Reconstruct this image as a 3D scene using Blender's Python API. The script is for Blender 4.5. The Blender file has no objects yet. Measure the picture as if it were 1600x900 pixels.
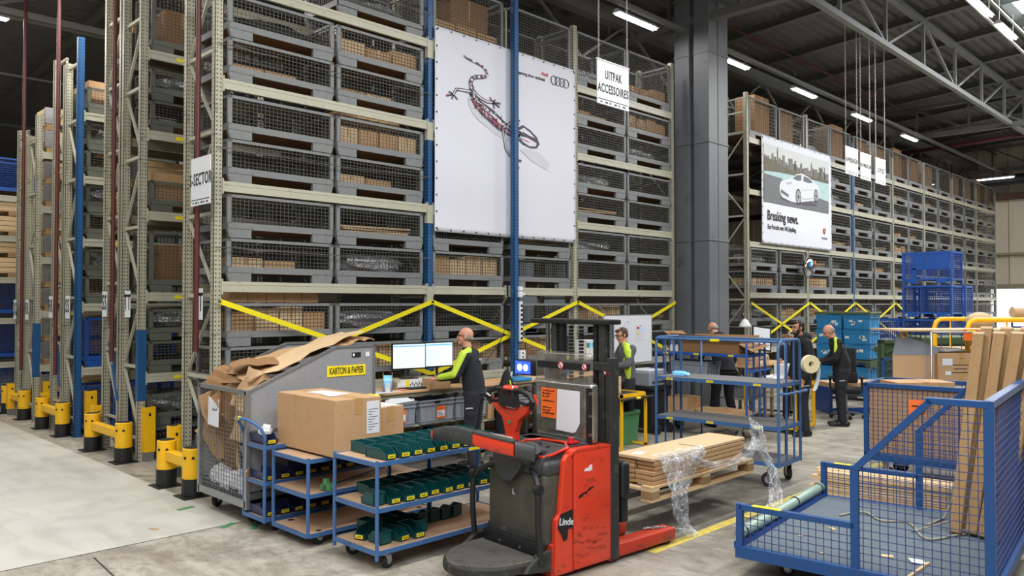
import bpy, bmesh, math, random
from mathutils import Vector, Matrix, Euler
R = math.radians
rnd = random.Random(7)
SC = bpy.context.scene
COL = SC.collection

# ------------------------------------------------------------ camera, world, light
cam_d = bpy.data.cameras.new('camera')
cam = bpy.data.objects.new('camera', cam_d)
COL.objects.link(cam)
cam_d.sensor_width = 36.0
cam_d.lens = 1234.0 / 1600.0 * 36.0
cam_d.clip_end = 200.0
cam.location = (0, 0, 2.1)
cam.rotation_euler = (R(90) + math.atan(25 / 1234), 0, R(44.84) - R(90))
SC.camera = cam
SC.view_settings.view_transform = 'Standard'
SC.view_settings.look = 'None'
SC.view_settings.gamma = 1.0
SC.view_settings.use_curve_mapping = False
SC.view_settings.exposure = -0.2

world = bpy.data.worlds.new('hall_daylight')
SC.world = world
world.use_nodes = True
wb = world.node_tree.nodes['Background']
wb.inputs[0].default_value = (0.86, 0.93, 1.0, 1)
wb.inputs[1].default_value = 0.15

def area(name, loc, sx, sy, power, rot=(0, 0, 0), col=(1.0, 0.97, 0.92)):
    l = bpy.data.lights.new(name, 'AREA')
    l.shape = 'RECTANGLE'
    l.size = sx
    l.size_y = sy
    l.energy = power
    l.color = col
    o = bpy.data.objects.new(name, l)
    o.location = loc
    o.rotation_euler = rot
    COL.objects.link(o)
    return o

# daylight over the loading aisle, plus an added fill lamp under the closed roof
area('daylight_fill', (6.0, -1.0, 9.3), 14, 3.0, 1150, col=(0.93, 0.97, 1.0))
area('daylight_fill', (24.0, 3.0, 9.1), 10, 2.0, 750, col=(0.93, 0.97, 1.0))
area('daylight_fill', (-6.0, -4.0, 9.0), 12, 7, 2100, col=(0.96, 0.98, 1.0))  # added fill lamp high behind the camera, with no roof opening above it
area('aisle_lamps', (0.0, 9.0, 8.3), 3, 14, 500)

# ------------------------------------------------------------ object helpers
def link(o, parent=None):
    COL.objects.link(o)
    if parent is not None:
        o.parent = parent
    return o

def tag(o, label=None, cat=None, group=None, kind=None):
    if label: o['label'] = label
    if cat: o['category'] = cat
    if group: o['group'] = group
    if kind: o['kind'] = kind
    return o

def thing(name, label, cat, loc=(0, 0, 0), rz=0.0, group=None):
    o = bpy.data.objects.new(name, None)
    o.empty_display_size = 0.1
    o.location = loc
    o.rotation_euler = (0, 0, rz)
    link(o)
    return tag(o, label, cat, group)

KIDS = {}
def kids(o):
    return list(KIDS.get(o.name, []))

def reg(o, parent):
    if parent is not None:
        KIDS.setdefault(parent.name, []).append(o)

def copy_tree(o, parent=None):
    c = o.copy()
    COL.objects.link(c)
    if parent is not None:
        c.parent = parent
        reg(c, parent)
    for ch in kids(o):
        copy_tree(ch, c)
    return c

def dup(o, loc, rz=0.0, label=None, group=None):
    c = copy_tree(o)
    c.location = loc
    c.rotation_euler = (0, 0, rz)
    if label: c['label'] = label
    if group: c['group'] = group
    return c

# ------------------------------------------------------------ materials
MATS = {}
def srgb(c):
    if isinstance(c, str):
        c = tuple(int(c[i:i + 2], 16) / 255 for i in (0, 2, 4))
    return tuple(x / 12.92 if x <= 0.04045 else ((x + 0.055) / 1.055) ** 2.4 for x in c)

def mat(name, col, rough=0.5, metal=0.0, vary=0.12, scale=6.0, bump=0.0, dirt=None, dirt_amt=0.5,
        dscale=9.0, spec=0.5, emit=0.0, trans=0.0, alpha=1.0, coat=0.0, stretch=None):
    m = bpy.data.materials.new(name)
    m.use_nodes = True
    nt = m.node_tree
    N = nt.nodes
    L = nt.links
    b = N['Principled BSDF']
    c = srgb(col)
    tc = N.new('ShaderNodeTexCoord')
    src = tc.outputs['Object']
    if stretch:
        mp = N.new('ShaderNodeMapping')
        mp.inputs['Scale'].default_value = stretch
        L.new(src, mp.inputs[0])
        src = mp.outputs[0]
    nz = N.new('ShaderNodeTexNoise')
    nz.inputs['Scale'].default_value = scale
    nz.inputs['Detail'].default_value = 5
    L.new(src, nz.inputs['Vector'])
    mx = N.new('ShaderNodeMix')
    mx.data_type = 'RGBA'
    mx.inputs[6].default_value = (*[x * (1 - vary) for x in c], 1)
    mx.inputs[7].default_value = (*[min(1, x * (1 + vary)) for x in c], 1)
    L.new(nz.outputs[0], mx.inputs[0])
    out = mx.outputs[2]
    if dirt:
        n2 = N.new('ShaderNodeTexNoise')
        n2.inputs['Scale'].default_value = dscale
        n2.inputs['Detail'].default_value = 8
        n2.inputs['Roughness'].default_value = 0.7
        L.new(src, n2.inputs['Vector'])
        rp = N.new('ShaderNodeValToRGB')
        rp.color_ramp.elements[0].position = 0.62 - 0.22 * dirt_amt
        rp.color_ramp.elements[1].position = 0.74
        L.new(n2.outputs[0], rp.inputs[0])
        m2 = N.new('ShaderNodeMix')
        m2.data_type = 'RGBA'
        L.new(rp.outputs[0], m2.inputs[0])
        L.new(out, m2.inputs[6])
        m2.inputs[7].default_value = (*srgb(dirt), 1)
        out = m2.outputs[2]
    L.new(out, b.inputs['Base Color'])
    b.inputs['Roughness'].default_value = rough
    b.inputs['Metallic'].default_value = metal
    b.inputs['Specular IOR Level'].default_value = spec
    b.inputs['Coat Weight'].default_value = coat
    if trans: b.inputs['Transmission Weight'].default_value = trans
    if alpha < 1: b.inputs['Alpha'].default_value = alpha
    if emit:
        L.new(out, b.inputs['Emission Color'])
        b.inputs['Emission Strength'].default_value = emit
    if bump:
        bp = N.new('ShaderNodeBump')
        bp.inputs['Strength'].default_value = bump
        bp.inputs['Distance'].default_value = 0.02
        L.new(nz.outputs[0], bp.inputs['Height'])
        L.new(bp.outputs[0], b.inputs['Normal'])
    MATS[name] = m
    return m

def holes_mat(name, col, dirt='4a463c'):
    """painted rack steel with two columns of punched holes"""
    m = mat(name, col, rough=0.45, vary=0.1, dirt=dirt, dirt_amt=0.15)
    nt = m.node_tree; N = nt.nodes; L = nt.links
    b = N['Principled BSDF']
    old = b.inputs['Base Color'].links[0].from_socket
    tc = N.new('ShaderNodeTexCoord')
    sp = N.new('ShaderNodeSeparateXYZ')
    L.new(tc.outputs['Object'], sp.inputs[0])
    def M(op, a, bb=None):
        n = N.new('ShaderNodeMath'); n.operation = op
        for i, v in enumerate((a, bb)):
            if v is None: continue
            if hasattr(v, 'links'): L.new(v, n.inputs[i])
            else: n.inputs[i].default_value = v
        return n.outputs[0]
    z = M('SUBTRACT', M('PINGPONG', sp.outputs[2], 0.025), 0.0)
    res = None
    for ax in (0, 1):
        a = M('SUBTRACT', M('ABSOLUTE', sp.outputs[ax]), 0.022)
        d = M('ADD', M('MULTIPLY', a, a), M('MULTIPLY', z, z))
        h = M('LESS_THAN', d, 0.0088 ** 2)
        res = h if res is None else M('MAXIMUM', res, h)
    mx = N.new('ShaderNodeMix'); mx.data_type = 'RGBA'
    L.new(res, mx.inputs[0]); L.new(old, mx.inputs[6])
    mx.inputs[7].default_value = (0.012, 0.012, 0.012, 1)
    L.new(mx.outputs[2], b.inputs['Base Color'])
    return m

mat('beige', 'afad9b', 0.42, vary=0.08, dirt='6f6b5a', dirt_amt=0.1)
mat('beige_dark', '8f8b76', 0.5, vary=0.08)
holes_mat('beige_holes', 'a6a38f')
holes_mat('blue_holes', '1f5487')
mat('rack_blue', '1f5080', 0.45)
mat('cage_grey', '76797a', 0.5, vary=0.1, dirt='4d4b47', dirt_amt=0.25, dscale=14)
mat('cage_green', '5c5f55', 0.55, vary=0.12, dirt='46443c', dirt_amt=0.3)
mat('wire_grey', '4d4c46', 0.55)
mat('worn_yellow', 'cdb834', 0.6, vary=0.1, dirt='8f897a', dirt_amt=1.0, dscale=14)
mat('pan_wood', '6a4c30', 0.8, vary=0.3, stretch=(1, 6, 1))
mat('yellow', 'f0b810', 0.42, vary=0.06, dirt='8a6a10', dirt_amt=0.05)
mat('brace_yellow', 'e8d81c', 0.45, vary=0.05)
mat('label_yellow', 'f2dc1e', 0.5, vary=0.04)
mat('rubber', '1d1d1d', 0.7, vary=0.2)
mat('black', '17181a', 0.5, vary=0.2)
mat('black_dusty', '2b2b29', 0.6, vary=0.25, dirt='55524b', dirt_amt=0.35, dscale=12)
mat('ink', '101014', 0.6)
mat('white_paper', 'd9dbe0', 0.6, vary=0.02)
mat('banner', 'd5d7e1', 0.6, vary=0.02, scale=1.5)
mat('kraft', 'b8936a', 0.75, vary=0.08, scale=14, dirt='9d7a54', dirt_amt=0.2)
mat('kraft_dark', '8f6a45', 0.78, vary=0.14, scale=10)
mat('kraft_light', 'cdb08a', 0.7, vary=0.07, scale=10)
mat('cream', 'e0d3a8', 0.6, vary=0.04)
mat('kraft_brown', '93744c', 0.75, vary=0.12, scale=10, dirt='84643f', dirt_amt=0.3)
mat('tape', 'b58e5c', 0.35, vary=0.1)
mat('pine', 'd3b58a', 0.65, vary=0.14, scale=4, stretch=(1, 14, 14), dirt='a98452', dirt_amt=0.2)
mat('pine_y', 'dcc39c', 0.65, vary=0.16, scale=4, stretch=(14, 1, 14), dirt='a98452', dirt_amt=0.2)
mat('pine_old', '9a7d57', 0.75, vary=0.2, scale=4, stretch=(1, 10, 10))
mat('mdf', 'b7977a', 0.6, vary=0.08, dirt='94765c', dirt_amt=0.3, dscale=5)
mat('galv', '9a9c9e', 0.38, metal=0.7, vary=0.18, scale=22, dirt='77797a', dirt_amt=0.2)
mat('galv_sheet', 'a2a4a8', 0.42, metal=0.35, vary=0.2, scale=30)
mat('steel', '9b9da0', 0.3, metal=0.9, vary=0.1)
mat('chrome', 'c8c8c8', 0.15, metal=1.0, vary=0.05)
mat('trolley_blue', '3d6496', 0.4, vary=0.1, dirt='2b3f5c', dirt_amt=0.2)
mat('deep_blue', '194780', 0.4, vary=0.12, dirt='3b4048', dirt_amt=0.18, dscale=16)
mat('navy_blue', '13408c', 0.4, vary=0.15)
mat('cage_blue', '1d4d99', 0.4, vary=0.12)
mat('wire_blue', '2a3d70', 0.45)
mat('crate_blue', '2f86bc', 0.4, vary=0.1, dirt='a9c4cf', dirt_amt=0.1, dscale=10)
mat('tote_grey', '8c929b', 0.5, vary=0.08)
mat('bin_teal', '0f4a4c', 0.38, vary=0.12)
mat('bin_navy', '262b52', 0.4, vary=0.12)
mat('green_plastic', '4e8a5c', 0.45, vary=0.08)
mat('army_green', '44583c', 0.6, vary=0.15)
mat('lime', 'bedb3e', 0.6, vary=0.06, emit=0.0)
mat('truck_red', 'd23a1e', 0.38, vary=0.08, dirt='6a2c1c', dirt_amt=0.30, dscale=9, coat=0.2, stretch=(1, 1, 2.2))
mat('truck_red_dirty', 'b8341e', 0.5, vary=0.15, dirt='4a3428', dirt_amt=0.55, dscale=6, stretch=(1, 1, 2.5))
mat('truck_panel', '4a483e', 0.62, vary=0.25, scale=5, dirt='2c2b27', dirt_amt=0.5, dscale=4)
mat('truck_grey', '3a3b3c', 0.5, vary=0.15, dirt='595751', dirt_amt=0.2)
mat('mat_grey', '66645c', 0.8, vary=0.2, scale=30, dirt='3b3935', dirt_amt=0.4)
mat('orange', 'ee6a24', 0.6, vary=0.04)
mat('red', 'c41f26', 0.5, vary=0.05)
mat('pipe_red', '55231f', 0.5, vary=0.15)
mat('tube_green', '8fa79a', 0.45, vary=0.1)
mat('carpet', '5f6b74', 0.95, vary=0.22, scale=60, bump=0.3)
mat('shelf_rubber', '6b6a6a', 0.85, vary=0.15, scale=30)
mat('screen', 'cfe0f2', 0.3, vary=0.03, emit=0.75)
mat('screen_bar', '6fb2dc', 0.3, emit=0.6)
mat('screen_dark', '1b2b4a', 0.3, emit=0.3)
mat('blue_glow', '2a4cff', 0.3, emit=2.2)
mat('white_glow', 'f4f8ff', 0.3, emit=2.0)
mat('tube_light', 'ffffff', 0.3, vary=0, emit=14.0)
mat('skylight', 'e8f2ff', 0.3, vary=0.1, emit=3.2)
mat('window_glow', 'f4f8ff', 0.3, vary=0.03, emit=1.7)
mat('cloth_navy', '1c2028', 0.9, vary=0.2, scale=25, bump=0.25)
mat('cloth_trouser', '20222a', 0.9, vary=0.22, scale=22, bump=0.25)
mat('cloth_black', '17181b', 0.85, vary=0.25, scale=18, bump=0.3)
mat('cloth_grey', '56585d', 0.9, vary=0.12, scale=25, bump=0.2)
mat('skin', 'c98f76', 0.55, vary=0.06, scale=12)
mat('skin2', 'b57d62', 0.55, vary=0.06, scale=12)
mat('hair_dark', '2a211d', 0.8, vary=0.25, scale=60)
mat('hair_grey', '8d8278', 0.85, vary=0.2, scale=60)
mat('hair_brown', '4b372b', 0.8, vary=0.25, scale=60)
mat('cap_cream', 'b9a994', 0.85, vary=0.35, scale=30)
mat('lens', '2a2a2c', 0.2)
mat('column_grey', '686b70', 0.5, vary=0.16, scale=40, dirt='4d5156', dirt_amt=0.25, dscale=3)
mat('roof_deck', '6e6b66', 0.7, vary=0.14, scale=1.2)
mat('roof_steel', '6a6a64', 0.6, vary=0.15)
mat('truss_steel', '83847f', 0.5, vary=0.12)
mat('conduit', 'b8b6ae', 0.5, vary=0.1)
mat('wall_beige', 'cdc2ad', 0.7, vary=0.05, scale=1.0)
mat('trim_brown', '4a2620', 0.6)
mat('upholstery', '1e1e20', 0.95, vary=0.2, scale=40)
mat('orange_wood', 'c9a27a', 0.6, vary=0.1)
mat('rope', '9a9484', 0.9, vary=0.5, scale=40)
mat('print_sky', 'c3c6c6', 0.6, vary=0.08, scale=2)
mat('print_city', '6f6d68', 0.6, vary=0.4, scale=9)
mat('print_tree', '5b5444', 0.6, vary=0.5, scale=12)
mat('print_road', '64686a', 0.6, vary=0.2, scale=3, stretch=(1, 1, 8))
mat('print_water', 'a4bfc2', 0.6, vary=0.3, scale=9)
mat('print_car', 'ccd1d6', 0.5, vary=0.06)
mat('print_glass', '555c66', 0.5, vary=0.15)
mat('print_grey', 'a9a6b2', 0.6, vary=0.1)
mat('print_dark', '4c4553', 0.6, vary=0.3, scale=20)
mat('print_pink', 'a3475c', 0.6, vary=0.3, scale=20)
mat('print_shadow', 'c6c7d3', 0.6, vary=0.05)

def film(name, tint, a, rough=0.12, sc=16, gain=.5, bump=.7):
    """crumpled clear plastic film"""
    m = bpy.data.materials.new(name); m.use_nodes = True
    nt = m.node_tree; N = nt.nodes; L = nt.links
    for n in list(N):
        if n.type != 'OUTPUT_MATERIAL': N.remove(n)
    out = [n for n in N if n.type == 'OUTPUT_MATERIAL'][0]
    tr = N.new('ShaderNodeBsdfTransparent'); gl = N.new('ShaderNodeBsdfGlossy'); df = N.new('ShaderNodeBsdfDiffuse')
    df.inputs[0].default_value = (*srgb(tint), 1); gl.inputs['Roughness'].default_value = rough
    gl.inputs[0].default_value = (0.9, 0.92, 0.95, 1)
    tc = N.new('ShaderNodeTexCoord'); nz = N.new('ShaderNodeTexNoise'); nz.inputs['Scale'].default_value = sc
    nz.inputs['Detail'].default_value = 6; nz.inputs['Distortion'].default_value = 1.5
    L.new(tc.outputs['Object'], nz.inputs['Vector'])
    rp = N.new('ShaderNodeValToRGB'); rp.color_ramp.elements[0].position = 0.42; rp.color_ramp.elements[1].position = 0.66
    rp.color_ramp.elements[0].color = (a, a, a, 1); rp.color_ramp.elements[1].color = (min(1, a + gain),) * 3 + (1,)
    L.new(nz.outputs[0], rp.inputs[0])
    bp = N.new('ShaderNodeBump'); bp.inputs['Strength'].default_value = bump; bp.inputs['Distance'].default_value = 0.03
    L.new(nz.outputs[0], bp.inputs['Height']); L.new(bp.outputs[0], gl.inputs['Normal'])
    s1 = N.new('ShaderNodeMixShader'); s1.inputs[0].default_value = 0.45
    L.new(df.outputs[0], s1.inputs[1]); L.new(gl.outputs[0], s1.inputs[2])
    s2 = N.new('ShaderNodeMixShader')
    L.new(rp.outputs[0], s2.inputs[0]); L.new(tr.outputs[0], s2.inputs[1]); L.new(s1.outputs[0], s2.inputs[2])
    L.new(s2.outputs[0], out.inputs[0])
    MATS[name] = m
film('film', 'dfe4ea', 0.16)
film('bag', 'a4a8ac', 0.55, 0.25)
film('plexi', '8f8c80', 0.20, 0.15, 3, .2, .1)
film('smoke', '77746a', 0.42, 0.25, 3, .22, .1)

def floor_mat():
    m = bpy.data.materials.new('concrete'); m.use_nodes = True
    nt = m.node_tree; N = nt.nodes; L = nt.links; b = N['Principled BSDF']
    tc = N.new('ShaderNodeTexCoord')
    def nz(s, d=8, r=0.6, st=(1, 1, 1), dist=0.0):
        mp = N.new('ShaderNodeMapping'); mp.inputs['Scale'].default_value = st
        L.new(tc.outputs['Object'], mp.inputs[0])
        n = N.new('ShaderNodeTexNoise'); n.inputs['Scale'].default_value = s; n.inputs['Detail'].default_value = d
        n.inputs['Roughness'].default_value = r; n.inputs['Distortion'].default_value = dist
        L.new(mp.outputs[0], n.inputs['Vector']); return n.outputs[0]
    def ramp(v, p0, p1, c0=0.0, c1=1.0):
        n = N.new('ShaderNodeMapRange'); n.inputs[1].default_value = p0; n.inputs[2].default_value = p1
        n.inputs[3].default_value = c0; n.inputs[4].default_value = c1; L.new(v, n.inputs[0]); return n.outputs[0]
    def mix(f, a, c):
        n = N.new('ShaderNodeMix'); n.data_type = 'RGBA'
        if hasattr(f, 'links'): L.new(f, n.inputs[0])
        else: n.inputs[0].default_value = f
        for i, v in ((6, a), (7, c)):
            if hasattr(v, 'links'): L.new(v, n.inputs[i])
            else: n.inputs[i].default_value = (*srgb(v), 1)
        return n.outputs[2]
    # smooth lighter slab beyond X<2.6..., rougher worn slab near the camera
    base = mix(nz(0.55, 4), '9b968a', 'c0bcb0')
    base = mix(ramp(nz(2.2, 9, 0.7, (1, 0.35, 1), 0.4), 0.44, 0.64, 0, 0.85), base, '857c6d')
    base = mix(ramp(nz(9, 9, 0.75, (1, 0.5, 1), 0.6), 0.46, 0.66, 0, 0.75), base, '6f6657')
    base = mix(ramp(nz(60, 3, 0.6), 0.45, 0.8, 0, 0.35), base, 'cfcabf')
    base = mix(ramp(nz(1.1, 7, 0.65, (1, 1, 1), 1.2), 0.52, 0.70, 0, 0.75), base, '5e5a50')
    # traffic wear in the truck lane, with shade below the pallet painted in
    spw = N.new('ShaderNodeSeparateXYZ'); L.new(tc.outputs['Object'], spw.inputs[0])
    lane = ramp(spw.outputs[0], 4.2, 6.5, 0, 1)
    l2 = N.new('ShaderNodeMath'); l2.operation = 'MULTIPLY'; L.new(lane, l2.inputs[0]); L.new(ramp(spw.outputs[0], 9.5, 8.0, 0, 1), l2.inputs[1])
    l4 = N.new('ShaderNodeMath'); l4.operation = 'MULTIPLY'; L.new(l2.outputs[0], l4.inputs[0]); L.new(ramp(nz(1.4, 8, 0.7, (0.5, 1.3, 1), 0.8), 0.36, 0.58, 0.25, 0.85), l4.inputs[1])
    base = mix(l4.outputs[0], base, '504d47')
    # cleaner coated aisle in front of the rack ends
    sp = N.new('ShaderNodeSeparateXYZ'); L.new(tc.outputs['Object'], sp.inputs[0])
    clean = mix(nz(1.6, 5, 0.55, (1, 0.3, 1), 1.5), 'b3b2a8', 'd0cfc6')
    clean = mix(ramp(nz(0.8, 3, 0.5, (3.0, 0.5, 1), 2.0), 0.5, 0.62, 0, 0.35), clean, 'a5a49a')
    edge = N.new('ShaderNodeMath'); edge.operation = 'GREATER_THAN'; edge.inputs[1].default_value = 7.25
    L.new(sp.outputs[1], edge.inputs[0])
    e2 = N.new('ShaderNodeMath'); e2.operation = 'LESS_THAN'; e2.inputs[1].default_value = 3.6
    L.new(sp.outputs[0], e2.inputs[0])
    e3 = N.new('ShaderNodeMath'); e3.operation = 'MULTIPLY'; L.new(edge.outputs[0], e3.inputs[0]); L.new(e2.outputs[0], e3.inputs[1])
    col = mix(e3.outputs[0], base, clean)
    L.new(col, b.inputs['Base Color'])
    L.new(ramp(nz(3, 6), 0.3, 0.7, 0.32, 0.6), b.inputs['Roughness'])
    bp = N.new('ShaderNodeBump'); bp.inputs['Strength'].default_value = 0.15; bp.inputs['Distance'].default_value = 0.01
    L.new(nz(25, 6), bp.inputs['Height']); L.new(bp.outputs[0], b.inputs['Normal'])
    MATS['concrete'] = m
floor_mat()

# ------------------------------------------------------------ mesh builder
class MB:
    def __init__(s):
        s.v = []; s.f = []; s.m = []; s.names = []; s.cur = 0; s.T = None
    def use(s, name):
        if name not in s.names: s.names.append(name)
        s.cur = s.names.index(name); return s
    def add(s, vs, fs):
        n = len(s.v)
        if s.T is not None: vs = [s.T @ Vector(p) for p in vs]
        s.v += [tuple(p) for p in vs]
        s.f += [tuple(i + n for i in f) for f in fs]
        s.m += [s.cur] * len(fs)
        return s
    def box(s, x0, y0, z0, x1, y1, z1):
        vs = [(x0, y0, z0), (x1, y0, z0), (x1, y1, z0), (x0, y1, z0), (x0, y0, z1), (x1, y0, z1), (x1, y1, z1), (x0, y1, z1)]
        return s.add(vs, [(0, 3, 2, 1), (4, 5, 6, 7), (0, 1, 5, 4), (1, 2, 6, 5), (2, 3, 7, 6), (3, 0, 4, 7)])
    def cbox(s, c, d, rot=(0, 0, 0)):
        M = Matrix.Translation(c) @ Euler(rot).to_matrix().to_4x4()
        h = [x / 2 for x in d]
        vs = [M @ Vector(p) for p in [(-h[0], -h[1], -h[2]), (h[0], -h[1], -h[2]), (h[0], h[1], -h[2]), (-h[0], h[1], -h[2]),
                                     (-h[0], -h[1], h[2]), (h[0], -h[1], h[2]), (h[0], h[1], h[2]), (-h[0], h[1], h[2])]]
        return s.add(vs, [(0, 3, 2, 1), (4, 5, 6, 7), (0, 1, 5, 4), (1, 2, 6, 5), (2, 3, 7, 6), (3, 0, 4, 7)])
    def rbox(s, x0, y0, z0, x1, y1, z1, r=0.02, n=2):
        """box with rounded vertical and horizontal edges"""
        bm = bmesh.new()
        bmesh.ops.create_cube(bm, size=1)
        for v in bm.verts:
            v.co = Vector(((x0 + x1) / 2 + v.co.x * (x1 - x0), (y0 + y1) / 2 + v.co.y * (y1 - y0), (z0 + z1) / 2 + v.co.z * (z1 - z0)))
        bmesh.ops.bevel(bm, geom=bm.edges[:], offset=r, segments=n, profile=0.5, affect='EDGES')
        bm.verts.index_update()
        s.add([v.co.copy() for v in bm.verts], [tuple(v.index for v in f.verts) for f in bm.faces])
        bm.free(); return s
    def bar(s, p, q, w, h=None, up=(0, 0, 1)):
        """square bar from p to q"""
        p = Vector(p); q = Vector(q); h = h or w
        d = (q - p)
        if d.length < 1e-6: return s
        d.normalize(); u = Vector(up)
        if abs(d.dot(u)) > 0.95: u = Vector((0, 1, 0)) if abs(d.y) < .9 else Vector((1, 0, 0))
        a = d.cross(u).normalized() * (w / 2); b = a.cross(d).normalized() * (h / 2)
        vs = [p - a - b, p + a - b, p + a + b, p - a + b, q - a - b, q + a - b, q + a + b, q - a + b]
        return s.add(vs, [(0, 1, 2, 3), (7, 6, 5, 4), (0, 4, 5, 1), (1, 5, 6, 2), (2, 6, 7, 3), (3, 7, 4, 0)])
    def wire(s, p, q, t):
        p = Vector(p); q = Vector(q); d = (q - p).normalized()
        u = Vector((0, 0, 1)) if abs(d.z) < .9 else Vector((1, 0, 0))
        a = d.cross(u).normalized() * (t / 2); b = a.cross(d).normalized() * (t / 2)
        vs = [p - a - b, p + a - b, p + a + b, p - a + b, q - a - b, q + a - b, q + a + b, q - a + b]
        return s.add(vs, [(0, 4, 5, 1), (1, 5, 6, 2), (2, 6, 7, 3), (3, 7, 4, 0)])
    def grid(s, o, u, v, nu, nv, t, off=True):
        """welded wire panel: o origin, u and v edge vectors"""
        o = Vector(o); u = Vector(u); v = Vector(v)
        n = u.cross(v).normalized() * (t if off else 0)
        for i in range(nu + 1):
            a = o + u * (i / nu); s.wire(a, a + v, t)
        for j in range(nv + 1):
            a = o + v * (j / nv) + n; s.wire(a, a + u, t)
        return s
    def cyl(s, p, q, r, n=12, r2=None, caps=True):
        p = Vector(p); q = Vector(q); r2 = r if r2 is None else r2
        d = (q - p).normalized()
        u = Vector((0, 0, 1)) if abs(d.z) < .9 else Vector((1, 0, 0))
        a = d.cross(u).normalized(); b = a.cross(d).normalized()
        vs = []
        for c, rr in ((p, r), (q, r2)):
            for i in range(n):
                t = 2 * math.pi * i / n
                vs.append(c + a * (math.cos(t) * rr) + b * (math.sin(t) * rr))
        fs = [(i, i + n, (i + 1) % n + n, (i + 1) % n) for i in range(n)]
        if caps: fs += [tuple(range(n)), tuple(range(2 * n - 1, n - 1, -1))]
        return s.add(vs, fs)
    def tube(s, pts, r, n=8, closed=False, rs=None, flat=1.0):
        pts = [Vector(p) for p in pts]; k = len(pts); vs = []
        prev = None
        for i, p in enumerate(pts):
            if closed: d = (pts[(i + 1) % k] - pts[i - 1]).normalized()
            else: d = (pts[min(i + 1, k - 1)] - pts[max(i - 1, 0)]).normalized()
            if prev is None:
                u = Vector((0, 0, 1)) if abs(d.z) < .9 else Vector((1, 0, 0))
                a = d.cross(u).normalized()
            else:
                a = (prev - d * prev.dot(d)).normalized()
            prev = a; b = a.cross(d).normalized()
            rr = rs[i] if rs else r
            for j in range(n):
                t = 2 * math.pi * j / n
                vs.append(p + a * (math.cos(t) * rr * flat) + b * (math.sin(t) * rr))
        fs = []
        for i in range(k if closed else k - 1):
            for j in range(n):
                a0 = i * n + j; a1 = i * n + (j + 1) % n
                b0 = ((i + 1) % k) * n + j; b1 = ((i + 1) % k) * n + (j + 1) % n
                fs.append((a0, b0, b1, a1))
        if not closed: fs += [tuple(range(n)), tuple(range(k * n - 1, (k - 1) * n - 1, -1))]
        return s.add(vs, fs)
    def lathe(s, prof, c=(0, 0, 0), n=20, axis='z'):
        vs = []
        for r, z in prof:
            for i in range(n):
                t = 2 * math.pi * i / n; x, y = r * math.cos(t), r * math.sin(t)
                p = (x, y, z) if axis == 'z' else ((x, z, y) if axis == 'y' else (z, x, y))
                vs.append((p[0] + c[0], p[1] + c[1], p[2] + c[2]))
        fs = []
        for k in range(len(prof) - 1):
            for i in range(n):
                fs.append((k * n + i, k * n + (i + 1) % n, (k + 1) * n + (i + 1) % n, (k + 1) * n + i))
        return s.add(vs, fs)
    def prism(s, poly, axis, a, b):
        """2D polygon extruded along axis from a to b"""
        def P(p, t):
            return {'x': (t, p[0], p[1]), 'y': (p[0], t, p[1]), 'z': (p[0], p[1], t)}[axis]
        n = len(poly)
        vs = [P(p, a) for p in poly] + [P(p, b) for p in poly]
        fs = [tuple(range(n)), tuple(range(2 * n - 1, n - 1, -1))] + [(i, i + n, (i + 1) % n + n, (i + 1) % n) for i in range(n)]
        return s.add(vs, fs)
    def ell(s, c, r, n=12, rot=None):
        vs = []; fs = []
        m = n // 2 + 1
        M = Euler(rot).to_matrix() if rot else Matrix.Identity(3)
        for i in range(m + 1):
            ph = math.pi * i / m
            for j in range(n):
                t = 2 * math.pi * j / n
                p = M @ Vector((r[0] * math.sin(ph) * math.cos(t), r[1] * math.sin(ph) * math.sin(t), r[2] * math.cos(ph)))
                vs.append((p.x + c[0], p.y + c[1], p.z + c[2]))
        for i in range(m):
            for j in range(n):
                fs.append((i * n + j, (i + 1) * n + j, (i + 1) * n + (j + 1) % n, i * n + (j + 1) % n))
        return s.add(vs, fs)
    def cap(s, p, q, r1, r2, n=12):
        """tapered capsule"""
        s.cyl(p, q, r1, n, r2)
        s.ell(p, (r1, r1, r1), n); s.ell(q, (r2, r2, r2), n)
        return s
    def build(s, name, parent=None, smooth=False, bevel=0, mod=None, auto=None, fix=False):
        me = bpy.data.meshes.new(name)
        me.from_pydata(s.v, [], s.f)
        for n in s.names: me.materials.append(MATS[n])
        me.polygons.foreach_set('material_index', s.m)
        if smooth: me.polygons.foreach_set('use_smooth', [True] * len(s.f))
        if fix:
            bm = bmesh.new(); bm.from_mesh(me); bmesh.ops.remove_doubles(bm, verts=bm.verts, dist=1e-5)
            bmesh.ops.recalc_face_normals(bm, faces=bm.faces); bm.to_mesh(me); bm.free()
        me.update()
        if auto: me.set_sharp_from_angle(angle=R(auto))
        o = bpy.data.objects.new(name, me)
        link(o, parent); reg(o, parent)
        if bevel:
            b = o.modifiers.new('bevel', 'BEVEL'); b.width = bevel; b.segments = 2; b.limit_method = 'ANGLE'
        return o

def mb(m): return MB().use(m)

def struct(o, label=None):
    o['kind'] = 'structure'
    if label: o['label'] = label
    return o

def text(body, size, loc, rot, m, parent=None, name='lettering', align='CENTER', ext=0.001, sx=1.0, spacing=1.0, bold=.014):
    c = bpy.data.curves.new(name, 'FONT')
    c.body = body; c.size = size; c.align_x = align; c.align_y = 'CENTER'; c.extrude = ext
    c.offset = size * bold
    c.space_character = spacing; c.resolution_u = 3
    c.materials.append(MATS[m])
    tmp = bpy.data.objects.new(name, c); COL.objects.link(tmp)
    bpy.context.view_layer.update()
    me = bpy.data.meshes.new_from_object(tmp.evaluated_get(bpy.context.evaluated_depsgraph_get()))
    bpy.data.objects.remove(tmp); bpy.data.curves.remove(c)
    o = bpy.data.objects.new(name, me)
    o.location = loc; o.rotation_euler = rot; o.scale = (sx, 1, 1)
    link(o, parent); reg(o, parent)
    return o

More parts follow.
